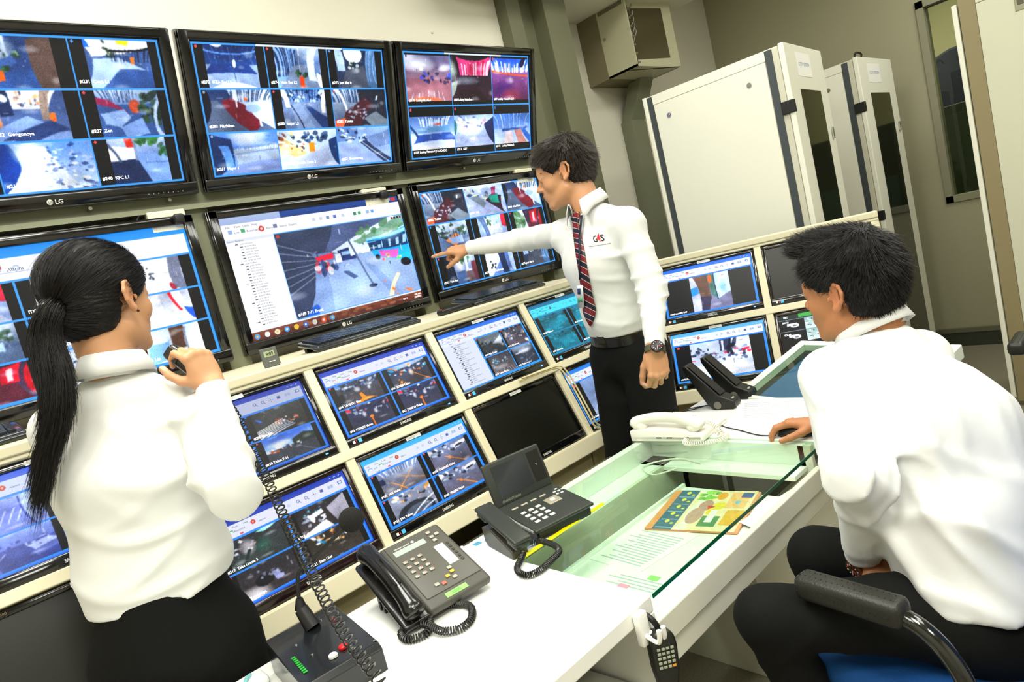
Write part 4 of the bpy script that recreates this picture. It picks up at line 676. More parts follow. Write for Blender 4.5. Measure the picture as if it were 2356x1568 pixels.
big_tv(2.055 * K, 1.435 * K, 0, g6, t6, 'lower row television the pointing arm crosses, nine camera pictures')

# ---------------------------------------------------------------- monitor consoles
LP = math.atan(.27 / .68)
def console(loc, rz, ncol, pitch, zB, phi, rp, ledge, label, open_cols=(), nose=.012, depth=None):
    r = empty('monitor_console', loc, (0, 0, rz), label, 'console', 'slanted monitor consoles')
    b = .032; S = 2 * rp; W = ncol * pitch
    T = Matrix.Translation((0, 0, zB)) @ Matrix.Rotation(-phi, 4, 'X')   # local x right, z up the slope, y inwards
    m = MB(T)
    for i in range(ncol + 1): m.rbox(i * pitch - b / 2, i * pitch + b / 2, 0, .05, -b / 2, S + b / 2, .003)
    for j in range(3): m.rbox(-b / 2, W + b / 2, -.003, .05, j * rp - b / 2, j * rp + b / 2, .003)
    m.rbox(-b / 2, W + b / 2, -.018, .06, -.05, .012, .004)
    m.build('front_frame', m_cream, r)
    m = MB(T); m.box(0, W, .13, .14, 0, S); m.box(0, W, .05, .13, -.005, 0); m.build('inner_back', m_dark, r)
    zt = zB + S * math.cos(phi); yt = S * math.sin(phi)
    m = MB(); m.rbox(-b / 2, W + b / 2, yt - .012, yt + ledge, zt - .002, zt + .026, .004); m.build('top_ledge', m_cream, r)
    m = MB(); m.box(-b / 2, -b / 2 + .02, 0, yt + ledge, 0, zB); m.box(W + b / 2 - .02, W + b / 2, 0, yt + ledge, 0, zB)
    for xx in (-b / 2, W + b / 2 - .02):
        m.add([(xx, 0, zB), (xx + .02, 0, zB), (xx + .02, yt + ledge, zB), (xx, yt + ledge, zB), (xx, yt, zt), (xx + .02, yt, zt), (xx + .02, yt + ledge, zt), (xx, yt + ledge, zt)], [(0, 1, 5, 4), (1, 2, 6, 5), (0, 4, 7, 3), (4, 5, 6, 7), (2, 3, 7, 6)])
    m.build('side_panel', m_creamd, r)
    m = MB(); m.box(0, W, yt + ledge - .02, yt + ledge, 0, zt); m.build('rear_panel', m_creamd, r)
    for i in range(ncol):
        if i in open_cols: continue
        m = MB(); m.rbox(i * pitch + .004, (i + 1) * pitch - .004, .03, .05, .06, zB - .03, .003); m.build('lower_panel', m_creamd, r)
    m = MB(); m.box(-b / 2, W + b / 2, .05, .08, 0, .06); m.box(-b / 2, W + b / 2, .02, .06, zB - .035, zB); m.build('plinth', m_creamd, r)
    return r, Matrix.Translation(loc) @ Matrix.Rotation(rz, 4, 'Z') @ T
LPITCH, LRP = .56 * K, .3658 * K
LX0 = -.65 * K
con1, TC1 = console((LX0, 2.04 * K, 0), 0, 6, LPITCH, .68 * K, LP, LRP, .62 * K, 'long cream console of slanted monitors along the screen wall', open_cols=(3,))
th2 = math.radians(-64); ph2 = math.radians(17)
P0 = Vector((3.343, 1.698, 1.334)) * K; ux = Vector((math.cos(th2), math.sin(th2), 0)); inn = Vector((-math.sin(th2), math.cos(th2), 0))
RRP = .365 * K
base = P0 - ux * LPITCH - inn * (2 * RRP * math.sin(ph2)); zb2 = P0.z - 2 * RRP * math.cos(ph2)
con2, TC2 = console((base.x, base.y, 0), th2, 2, LPITCH, zb2, ph2, RRP, .05, 'short cream console of four slanted monitors angled beside the tall racks')

MW, MH = .462, .288
def monitor(TC, col, row, rp, img, txt, label, off=False, strength='display', wine=False, brand=True, tape=True, screenh=None):
    """row 0 is the lower one; sits on the console rail inside its cell"""
    T = TC @ Matrix.Translation((col * LPITCH + LPITCH / 2, .012, row * rp + .017))
    r = empty('desk_monitor', (0, 0, 0), label=label, cat='monitor', group='monitors set in the slanted consoles')
    r.matrix_world = T
    bz = mat('wine_black', '#1a0b0c', .15, coat=.5) if wine else m_black
    x0 = -MW / 2; s, tp, bt = .017, .018, .034
    m = MB(); m.rbox(x0, x0 + s, 0, .04, 0, MH, .003); m.rbox(-x0 - s, -x0, 0, .04, 0, MH, .003); m.rbox(x0, -x0, 0, .04, MH - tp, MH, .003); m.rbox(x0, -x0, -.003, .04, 0, bt, .006, 3); m.rbox(x0 + .004, -x0 - .004, .03, .055, .004, MH - .004, .01)
    m.build('bezel', bz, r, 30)
    w, h = MW - 2 * s, MH - tp - bt
    if off:
        m = MB(); m.box(x0 + s, -x0 - s, .007, .009, bt, MH - tp); m.build('dark_screen', mat('screen_off', '#14150f', .32, spec=.4), r)
    else:
        make_screen(r, w, h, x0 + s, bt, img, txt, y=.006, strength=strength)
        m = MB(); m.box(-x0 - .045, -x0 - .036, -.0042, -.0025, .012, .0155); m.build('power_light', m_led, r)
    if brand:
        m = MB(); put_text(m, 'SAMSUNG', -.024, .010, .0085, y=-.0038, bold=True, sx=.8); m.build('logo', mat('logo_silver', ''), r)
    m = MB(); put_text(m, 'SyncMaster SA300', x0 + .01, MH - .013, .006, y=-.0012); m.build('model_lettering', mat('bronze_letters', '#8a7355', .4), r)
    if tape:
        m = MB(); m.box(-.03, .03, -.0014, .0, MH - .0165, MH - .004); put_text(m, 'F-D4-07', -.024, MH - .0135, .006, y=-.0018, mi=1); m.build('name_tape', [m_label, mat('tape_ink', '#9a9a90', .6)], r)
    m = MB(); m.box(x0 + .022, x0 + .03, -.0042, -.003, .010, .019, 0); m.box(x0 + .034, x0 + .037, -.0042, -.003, .010, .019, 1); m.box(x0 + .042, x0 + .055, -.0042, -.003, .008, .021, 2)
    m.build('stickers', [m_label, mat('sticker_red', '#b03030', .5), mat('sticker_blue', '#4ab4e8', .5)], r)
    m = MB(); m.rbox(x0 + .012, x0 + .03, -.006, .02, MH - .001, MH + .012, .002); m.rbox(-x0 - .10, -x0 - .075, -.012, .02, -.008, .003, .003); m.build('clip', m_blackp, r)
    return r
DK = '#1436b8'
def cl(*a, **k): return client(*a, **k)
# left console, columns counted from -.65
i, t = cl(['depot', 'depot', 'outg', 'outg'], ['', '#14 Depo old', '', '#131 Outdoor G 2'], '#1a4fd8', '#2a5fe0', bar='#c8d4fa', border='#1f6cf0', dots=(None,), tint=None); monitor(TC1, 1, 1, LRP, i, t, 'monitor at the left edge, upper row, blue tinted car park pictures')
monitor(TC1, 1, 0, LRP, None, None, 'switched off monitor, bottom left corner, left of the woman\'s trousers', off=True)
i, t = cl(['street', 'ikeaent', 'park', 'ticket'], ['', '#206 Ikea Ent', '', '#168 Ticket 7-11'], DK, '#1f48c8', bar='#c4cdf0', border='#1f50d8', dots=(None, '#2a6af0', None, RED)); monitor(TC1, 2, 1, LRP, i, t, 'monitor right of the woman\'s elbow, night street over a daylight street', strength='display_dim')
i, t = cl(['take3', 'coffee', 'komo', 'siam'], ['#219  Take Home 3', '#218  Coffee World', '#220  Komonoya', '#221  Siam Chai'], '#1c3ab0', '#2846b8', bar='#dfe2f2', border='#1f5ae8', dots=(None, RED, RED, None)); monitor(TC1, 2, 0, LRP, i, t, 'wine framed monitor behind the gooseneck microphone', wine=True, tape=False)
i, t = cl(['park', 'parkb', 'parkv', 'parkv'], ['#14  U51&T51 Blue', '#15  S53&S54 Blue', '#63  K32&J32 Violet', '#62  J29&K29 Violet'], '#1c3ab8', '#1a4ac8', bar='#dfe2f4', border='#1060f0', dots=(RED, None, None, None)); monitor(TC1, 3, 1, LRP, i, t, 'monitor under the centre keyboard, car park with orange arrows', tape=False)
i, t = cl(['parkx', 'parkw', 'parky', 'parkw'], ['#102  H08 Violet', '#103  C02&D02 Violet', '#104  D01 Yellow', '#100  F02&J02 Violet'], '#38b4f4', '#48bcf8', bar='#dfe6f6', border='#1f8cf8', dots=(RED, RED, RED, '#2a7af0')); monitor(TC1, 3, 0, LRP, i, t, 'monitor just left of the video telephone, violet and yellow parking floors')
# the one with the camera list
I = Img(200, 113); app_window(I, '#1f6ce0', '#2f7cf0', '#e6ebf8', .07, .15, '#2a9cf8', .008)
I.rect(.01, .22, .37, .97, '#dbe2f2'); bx = [.38, .685, .985]; by = [.235, .6, .965]
for k, (key, d) in enumerate((('street', RED), ('crane', None), ('lobbyd', None), ('outlk', '#2a7af0'))): feed(I, (bx[k % 2], by[k // 2], bx[k % 2 + 1], by[k // 2 + 1]), key, (.1, .04), k, d)
grid(I, bx, by, '#2a9cff', .005); I.rect(.68, .235, .98, .275, '#141820')
for k in range(5): I.rect(.7 + k * .055, .24, .72 + k * .055, .268, ('#c02830', '#1f8ad0', '#8a8f9c', '#8a8f9c', '#a02028')[k])
t = [(a, x, y, s, 'd') for a, x, y, s in MENU(.07, .15)] + [('Search', .45, .15, .02, 'd'), ('Export', .6, .15, .02, 'd'), ('#108 P02  Green', .4, .58, .026), ('#112 P31 Green', .7, .57, .026), ('#119  Lobby BLUG-1', .4, .945, .026), ('#132 Outdoor L-K 1', .7, .945, .026)]
for k in range(22):
    I.rect(.10 + (.02 if k % 3 else 0), .235 + k * .0325, .125 + (.02 if k % 3 else 0), .25 + k * .0325, '#3c4658')
    t.append((('old/S%02d' % (k * 7 % 60)) if k % 3 else 'Video Analog Encoder %d' % (21 + k // 3), .135 + (.02 if k % 3 else 0), .252 + k * .0325, .017, 'd'))
monitor(TC1, 4, 1, LRP, I, t, 'monitor with a camera list beside four pictures, left of the teal screen')
monitor(TC1, 4, 0, LRP, None, None, 'switched off monitor behind the video telephone, below the camera list screen', off=True)
i, t = cl(['lotc', 'lotc', 'lotc', 'lotc'], ['#133 Outdoor', '#134 Outdoor', '#131 Outdoor', '#130 Outdoor'], '#0a6ae0', '#1a7ae8', tint='#10b4d8', dots=(None,)); monitor(TC1, 5, 1, LRP, i, t, 'teal tinted monitor beside the man\'s striped tie')
i, t = cl(['door'], ['old/043 ห้องควบคุม'], '#1f7ce8', '#2f8cf0', n=1, ins=(.14, .14), bar='#e6ebf8', border='#2a9cf8'); monitor(TC1, 5, 0, LRP, i, t, 'monitor left of the standing man\'s thigh, tilted grey door picture', brand=False)
# right console
i, t = cl(['office'], ['ทางเข้าออฟฟิศ U47'], '#0f6af0', '#1f7cf8', n=1, ins=(.3, .26), bar='#eef2fc', border='#2a8cf0', dots=(None,)); monitor(TC2, 0, 1, RRP, i, t, 'upper left monitor of the angled console, office corridor picture')
i, t = cl(['room'], ['old/027 ห้องคอนโทรล'], '#58b8f0', '#68c0f4', n=1, ins=(.18, .16), bar='#eef4fc', border='#3aa0f4'); monitor(TC2, 0, 0, RRP, i, t, 'lower left monitor of the angled console, control room picture behind the speakers')
monitor(TC2, 1, 1, RRP, None, None, 'switched off monitor behind the seated man\'s forehead', off=True)
I = Img(200, 113, '#05070a'); t = [('REC', .05, .06, .03), ('SDI-01', .03, .16, .03), ('SDI-05', .03, .4, .03)]
I.rect(0, 0, .5, .09, '#1c2c24'); I.rect(.2, .01, .35, .08, '#3fae4a'); I.rect(.38, .01, .9, .09, '#1c3c6c')
for j in range(4):
    for k in range(4):
        I.box = (k * .25, .1 + j * .22, k * .25 + .25, .32 + j * .22)
        if (k, j) in ((1, 0), (1, 1)): I.vg('#8fb8b4', '#dff0f4', 0, 1); I.dots(20, ['#3c5c4c', '#ffffff', '#c8e4e8'], 0, .1, 1, .8, .06)
        else: I.rect(.3, .35, .7, .55, '#e8eef0'); I.ell(.6, .55, .17, .16, '#f4f8fa'); I.ell(.6, .56, .08, .08, '#7c8488')
I.box = (0, 0, 1, 1); grid(I, [0, .25, .5, .75, 1], [.1, .32, .54, .76, .98], '#7a8ca0', .002)
monitor(TC2, 1, 0, RRP, I, t, 'monitor with small dome camera icons beside the seated man\'s chin', strength='display_bright', wine=True, tape=False)
# cream cable looping over the rail between two monitors
r = MB(); pts = [TC1 @ Vector((x * LPITCH, y, z * LRP)) for x, y, z in ((4.55, -.012, 1.02), (4.8, -.02, 1.0), (4.95, -.03, .97), (5.0, -.03, .85), (5.03, -.02, .6), (5.03, -.02, .3), (5.06, -.01, .1), (5.2, -.01, .03), (5.4, 0, .02))]
r.tube(smooth_path(pts, 8), .004, 8); r.tube(smooth_path([p + Vector((.012, -.004, .006)) for p in pts], 8), .0035, 8)
tag(r.build('cream_cable', mat('cable_cream', '#d8cc9c', .5), smooth=True), 'cream cable looping over the console rail beside the black monitor', 'cable')
r = MB(); pts = [TC1 @ Vector((x * LPITCH, y, z * LRP)) for x, y, z in ((3.6, -.01, -.02), (3.72, -.03, -.12), (3.8, -.03, -.35), (3.85, .02, -.8))]
r.tube(smooth_path(pts, 8), .0035, 8)
tag(r.build('hanging_cable', mat('cable_cream', ''), smooth=True), 'thin white cable hanging into the dark opening below the console', 'cable')
# ================================================================== racks
def rack(x, y, rz, w, d, h, label, body=m_rack, strip=m_strip, sign=None, lock=True):
    r = empty('server_rack', (x, y, 0), (0, 0, rz), label, 'rack', 'tall equipment racks')
    m = MB(); m.rbox(0, w, 0, d, .0, h, .006); b = m.build('body', m_rackg, r)
    m = MB(); m.box(-.004, .002, .03, .065, .02, h - .006); m.box(-.004, .002, d - .05, d - .02, .02, h - .006); m.build('corner_strip', strip, r)
    m = MB(); m.box(-.003, .004, .065, d - .05, h - .05, h - .002); m.build('top_rail', body, r)
    m = MB(); m.rbox(-.005, .004, .068, d - .053, .05, h - .055, .002); sp = m.build('side_panel', body, r)
    if lock:
        for yy in (.16, d - .13):
            m = MB(); m.cyl((-.009, yy, h - .13), (-.004, yy, h - .13), .012, 16); m.cyl((-.011, yy, h - .13), (-.008, yy, h - .13), .006, 12); m.build('lock', m_chrome, sp)
    m = MB(); m.rbox(-.012, .0, d - .018, d + .004, .02, h + .0, .003); m.build('rear_edge', body, r)
    # the door with a smoked pane
    g = .028
    m = MB(); m.rbox(-.006, w, -g, -.002, .01, h + .006, .004); dr = m.build('door', body, r)
    m = MB(); m.box(.13, w - .13, -g - .002, -g + .004, .15, h - .21); m.build('door_pane', m_smoke, dr)
    for zz in (h - .32, h * .52, .3):
        m = MB(); m.rbox(-.014, .018, -.03, .03, zz, zz + .06, .003); m.build('hinge', m_blackm, dr)
    m = MB(); m.cyl((w - .05, -g - .006, h - .42), (w - .05, -g, h - .42), .012, 14); m.rbox(w - .06, w - .04, -g - .01, -g, h - .46, h - .40, .003); m.build('door_lock', m_chrome, dr)
    if sign:
        m = MB(); m.box(.14, .36, -g - .0015, -g - .0005, h - .145, h - .03); put_text(m, sign, .17, h - .095, .018, y=-g - .002, mi=1); m.build('paper_sign', [mat('paper', '#f2f2ec', .5), mat('sign_ink', '#7f93b8', .6)], dr)
    m = MB()
    for a in (.05, w - .05):
        for bb in (.08, d - .08): m.cyl((a, bb, -.0), (a, bb, .02), .02, 10)
    m.build('foot', m_blackm, r)
    return r
HR = 2.33 * K
rack(3.735 * K, 1.565 * K, math.radians(5.5), .66 * K, .83 * K, HR, 'large white rack behind the angled console, whole side panel in view', sign='CCTV SYSTEM')
rk = rack(5.095 * K, 1.66 * K, math.radians(0), .69 * K, .83 * K, HR, 'second white rack, farther right, mostly hidden by the first rack', sign='CCTV SYSTEM')
m = MB(); m.tube(smooth_path([(.02, -.01, HR), (.08, .0, HR + .04), (.17, .0, HR + .035), (.22, .03, HR)], 6), .006, 8); m.build('cable', m_blackm, rk)
r = empty('equipment_rack', (4.63 * K, .935 * K, 0), (0, 0, math.radians(-1.0)), label='tall pale rack cropped by the right edge, tan corner strip and grey latch', cat='rack', group='tall equipment racks')
w, d, h = .62 * K, .85 * K, 2.36 * K
m = MB(); m.rbox(0, w, -d, -.0, .05, h, .005); m.build('body', m_rackg, r)
m = MB(); m.rbox(-.012, .03, .006, .028, .05, h - .02, .003); m.build('rear_door', m_rack, r)
m = MB(); m.box(-.005, .002, -.068, .0, .03, h + .002); m.build('corner_strip', m_tan, r)
m = MB(); m.rbox(-.008, .004, -d + .03, -.07, .1, h - .05, .002); m.box(-.006, .004, -d + .03, -.07, h - .045, h); sp = m.build('side_panel', mat('rack_pale', '#cfd0b8', .4), r)
m = MB(); m.rbox(-.012, -.007, -.26, -.215, h - .15, h - .085, .003); m.rbox(-.014, -.01, -.25, -.225, h - .125, h - .095, .002, mi=1); m.build('latch', [mat('latch_grey', '#9b9a80', .4), mat('latch_dark', '#55543f', .4)], sp)
m = MB()
for a in (.05, w - .05):
    for bb in (-.08, -d + .08): m.cyl((a, bb, 0), (a, bb, .05), .022, 10)
m.build('foot', m_blackm, r)

# ================================================================== the desk
def onz(u, v, z):
    r_ = RC.T @ np.array([(u - 1178) / FPX, (v - 784) / FPX, 1.]); return CAM + r_ * ((z - CAM[2]) / r_[2])
DZ = .66; DY0, DY1 = .94 * K, 1.645 * K; SX0, SX1 = 1.055 * K, 2.03 * K; DXL, DXR = -.28, 2.5 * K
m_desk = mat('desk_white', '#f4f5ee', .3)
m_desk2 = mat('desk_side', '#e4e3d2', .35)
desk = empty('control_desk', (DXL, DY0, 0), label='long white operator desk with a glass section over an open drawer', cat='desk')
TD = Matrix.Translation((-DXL, -DY0, 0))
def dm(): return MB(TD)
m = dm(); m.rbox(DXL, SX0, DY0, DY1, DZ - .035, DZ, .003); m.build('left_top', m_desk, desk)
m = dm(); m.rbox(SX1, DXR, DY0 + .0, DY1, DZ - .035, DZ, .003); m.build('right_top', m_desk, desk)
# rim round the well
m = dm(); m.rbox(SX0, SX1, DY1 - .03, DY1, .52, DZ - .006, .002); m.rbox(SX0, SX1, DY1 - .11, DY1 - .03, .575, .59, .002); m.build('rear_rim', m_desk, desk)
m = dm(); m.rbox(SX1 - .018, SX1, DY0 + .05, DY1 - .03, .576, DZ - .006, .002); m.rbox(SX1 - .1, SX1 - .018, DY0 + .05, DY1 - .03, .575, .59, .002); m.build('right_rim', m_desk, desk)
m = dm(); m.rbox(SX0 - .02, SX0, DY0, DY1, .0, DZ - .036, .002); m.build('left_divider', m_desk, desk)
m = dm(); m.box(SX0, SX1, DY1 - .125, DY1 - .11, .12, .59); m.box(SX0, SX1 - .1, DY0 + .42, DY1 - .11, .42, .435); m.build('inner_back', mat('desk_inner', '#d9dcc6', .4), desk)
# drawer
m = dm(); m.rbox(SX0 + .004, SX1 - .02, DY0 + .004, DY0 + .022, .535, .594, .003); dr = m.build('drawer', m_desk2, desk)
m = dm(); m.box(SX0 + .01, SX1 - .12, DY0 + .022, 1.245, .528, .534); m.box(SX0 + .01, SX1 - .12, 1.235, 1.245, .528, .545); m.build('drawer_tray', m_desk, dr)
m = dm(); m.rbox(SX0 + .002, SX1 - .002, DY0 + .012, DY0 + .03, .478, .534, .003); m.build('apron', m_desk2, desk)
m = dm(); m.rbox(SX1 - .018, SX1 + .0, DY0 + .03, DY0 + .07, .50, DZ - .008, .002); m.build('front_post', m_desk2, desk)
# pedestals
m = dm(); m.rbox(1.775 * K, 1.795 * K, DY0 + .16, DY1 - .03, 0, .48, .002); m.rbox(1.797 * K, DXR - .022, DY0 + .162, DY0 + .18, .001, .47, .002); m.rbox(DXR - .02, DXR, DY0 + .05, DY1, 0, .625, .002); m.box(1.80 * K, DXR - .022, DY1 - .02, DY1 - .002, .001, .515); m.build('right_pedestal', m_desk2, desk)
m = dm(); m.rbox(DXL, DXL + .02, DY0, DY1, 0, .625, .002); m.box(DXL, SX0, DY1 - .02, DY1, 0, .62); m.box(DXL, SX0 - .02, DY0 + .01, DY1, .34, .36); m.box(DXL, SX0 - .02, DY0 + .01, DY1, .04, .06); m.box(.42, .44, DY0 + .01, DY1, .06, .62); m.build('left_pedestal', m_desk2, desk)
# glass
m_glass = thin_glass('desk_glass', '#f0faf2', 1.28)
m_gedge = mat('glass_edge_green', '#0c5a40', .1, coat=.5)
m = dm(); m.box(SX0 + .001, SX1 - .001, DY0 - .002, DY1 - .001, DZ - .0075, DZ); gl = m.build('glass_top', m_glass, desk)
m = dm(); m.box(SX0 + .001, SX1 - .001, DY0 - .0035, DY0 - .0022, DZ - .009, DZ); m.build('polished_edge', m_gedge, gl)

# touch display set into the desk's far end
A = np.array([2.49 * K, 1.50 * K, .672]); B = np.array([3.00 * K, 1.40 * K, .765]); v = np.array([.06, -1, 0]); v = v / np.linalg.norm(v)
u = (B - A); LU = np.linalg.norm(u); u = u / LU; n = np.cross(v, u); n = n / np.linalg.norm(n); n = n if n[2] > 0 else -n; v = np.cross(n, u)
v = v if v[1] < 0 else -v
LV = .60
r = empty('table_display', (0, 0, 0), label='tilted glass topped table display at the far end of the desk', cat='display')
r.matrix_world = frame(A, u, v, np.cross(u, v))
sg = 1 if np.cross(u, v)[2] > 0 else -1
m = MB(); t = .035
m.rbox(0, LU, 0, t, -.05 * sg, .0, .003); m.rbox(0, LU, LV - t, LV, -.05 * sg, .0, .003); m.rbox(LU - t, LU, t, LV - t, -.05 * sg, 0, .003); m.rbox(0, .02, t, LV - t, -.05 * sg, 0, .003)
m.build('frame', mat('display_frame', '#dfe6d6', .35), r)
m = MB(); m.box(.02, LU - t, t, LV - t, -.03 * sg, -.028 * sg); m.build('surround', m_blackm, r)
I = Img(150, 120, '#3f78a8'); I.vg('#3f7cb0', '#3470a4', 0, 1); I.noise(.02, 4); I.rect(.0, 0, .02, 1, '#2c5c88')
for k in range(7): I.line(.42 + k * .06, .1, .42 + k * .06, .95, .002, '#2a4c74')
txt = []
so = make_screen(r, 1, 1, 0, 0, I, None, T=frame((.055, LV - .07, -.0265 * sg), (0, -(LV - .14), 0), (0, 0, -1), (LU - .12, 0, 0)), y=0, strength='display_dim')
m = MB(frame((.28, LV - .1, -.024 * sg), (0, -1, 0), (0, 0, -sg), (1, 0, 0)))
for k, s_ in enumerate(('ACCESS POINT LIST', 'CCTV 1ST FL PLAN', 'FIRE ALARM')): put_text(m, s_, .02, -.06 * k, .02)
m.build('screen_lettering', m_ink, so)
m = MB(); m.box(.02, LU - t * .6, t, LV - t, -.006 * sg, -.001 * sg); m.build('cover_glass', m_glass, r)
m = MB(); m.box(.04, LU - .1, .1, LV - .1, .05, .60) if sg < 0 else m.box(.04, LU - .1, .1, LV - .1, -.6, -.05); m.build('pedestal', m_desk2, r)

# ================================================================== things on the desk
# PA microphone on its sloping box
Lc = onz(613, 1477, .73); r = empty('paging_microphone', (.352, 1.165, DZ), (0, 0, math.radians(-5)), 'black paging microphone with a foam ball on a gooseneck, sloping box base', 'microphone')
W_, D_ = .155, .225; z0, z1 = .055, .072
m = MB(); vs = [(0, 0, 0), (W_, 0, 0), (W_, D_, 0), (0, D_, 0), (0, 0, z0 - .01), (W_, 0, z0 - .01), (W_, .012, z0), (0, .012, z0), (0, D_, z1), (W_, D_, z1)]
m.add(vs, [(0, 3, 2, 1), (0, 1, 5, 4), (4, 5, 6, 7), (7, 6, 9, 8), (3, 8, 9, 2), (0, 4, 7, 8, 3), (1, 2, 9, 6, 5)])
b = m.build('base_box', mat('worn_black_metal', '#16191c', .22, noise=.3, nscale=30, coat=.3), r)
bo = b.modifiers.new('bev', 'BEVEL'); bo.width = .002; bo.segments = 2
def ztop(y): return z0 + (z1 - z0) * (y / D_)
for (x, y, c) in ((.1, .055, 0), (.075, .045, 1), (.128, .165, 2)):
    m = MB(); m.lathe([(.0001, 0), (.009 if c < 2 else .003, 0), (.009 if c < 2 else .003, .004), (.007 if c < 2 else .002, .006), (.0001, .006)], 14, 0, T=Matrix.Translation((x, y, ztop(y))))
    m.build(('button', 'button', 'indicator_light')[c], [mat('btn_red', '#d01818', .3), mat('btn_white', '#e8e8e0', .4), mat('led_red', '#e02020', .3, emit=1.5)][c], b)
m = MB()
for i in range(9): m.box(.016, .024, .045 + i * .008, .05 + i * .008, ztop(.05 + i * .008), ztop(.05 + i * .008) + .0012)
m.build('green_marks', mat('green_dots', '#30b040', .4), b)
m = MB()
for x, y in ((.04, .15), (.05, .09), (.11, .19), (.15, .02)): m.lathe([(.0001, 0), (.003, 0), (.002, .0015), (.0001, .0015)], 10, 0, T=Matrix.Translation((x, y, ztop(y))))
m.build('screws', m_chrome, b)
m = MB(frame((.115, .03, ztop(.03) + .0008), (0, 1, 0), (0, 0, -1), (-1, 0, 0))); put_text(m, 'TALK', 0, 0, .006); put_text(m, 'CHIME', .03, -.012, .006); m.build('lettering', mat('worn_letters', '#8c8c7c', .5), b)
gb = Vector((.092, .178, 0)); wm = Matrix.Translation((.352, 1.165, DZ)) @ Matrix.Rotation(math.radians(-5), 4, 'Z'); wi = wm.inverted()
Pb = wm @ Vector((.088, .18, ztop(.18))); dep = pj(Pb)[2]
def loc(u_, v_, dd): return wi @ Vector(at(u_, v_, dd))
p1 = wi @ Pb; ub, vb, _ = pj(Pb)
m = MB(); m.tube([p1, p1.lerp(loc(690, 1395, dep + .01), .9)], [.017, .014], 12); m.tube([p1.lerp(loc(690, 1395, dep + .01), .9), loc(688, 1375, dep + .01)], [.013, .007], 12); m.build('boot', m_blackm, r, True)
m = MB(); m.tube(smooth_path([loc(689, 1385, dep + .01), loc(685, 1340, dep + .01), loc(690, 1312, dep + .01), loc(720, 1284, dep + .01), loc(765, 1240, dep + .01), loc(798, 1212, dep + .01)], 8), .0042, 10); m.build('gooseneck', m_blackm, r, True)
m = MB(); m.ball(loc(808, 1195, dep + .01), .0265, 14, sc_=(1, 1, 1.0)); m.build('foam_windscreen', mat('foam', '#151512', .95, bump=.6, bscale=400), r, True)

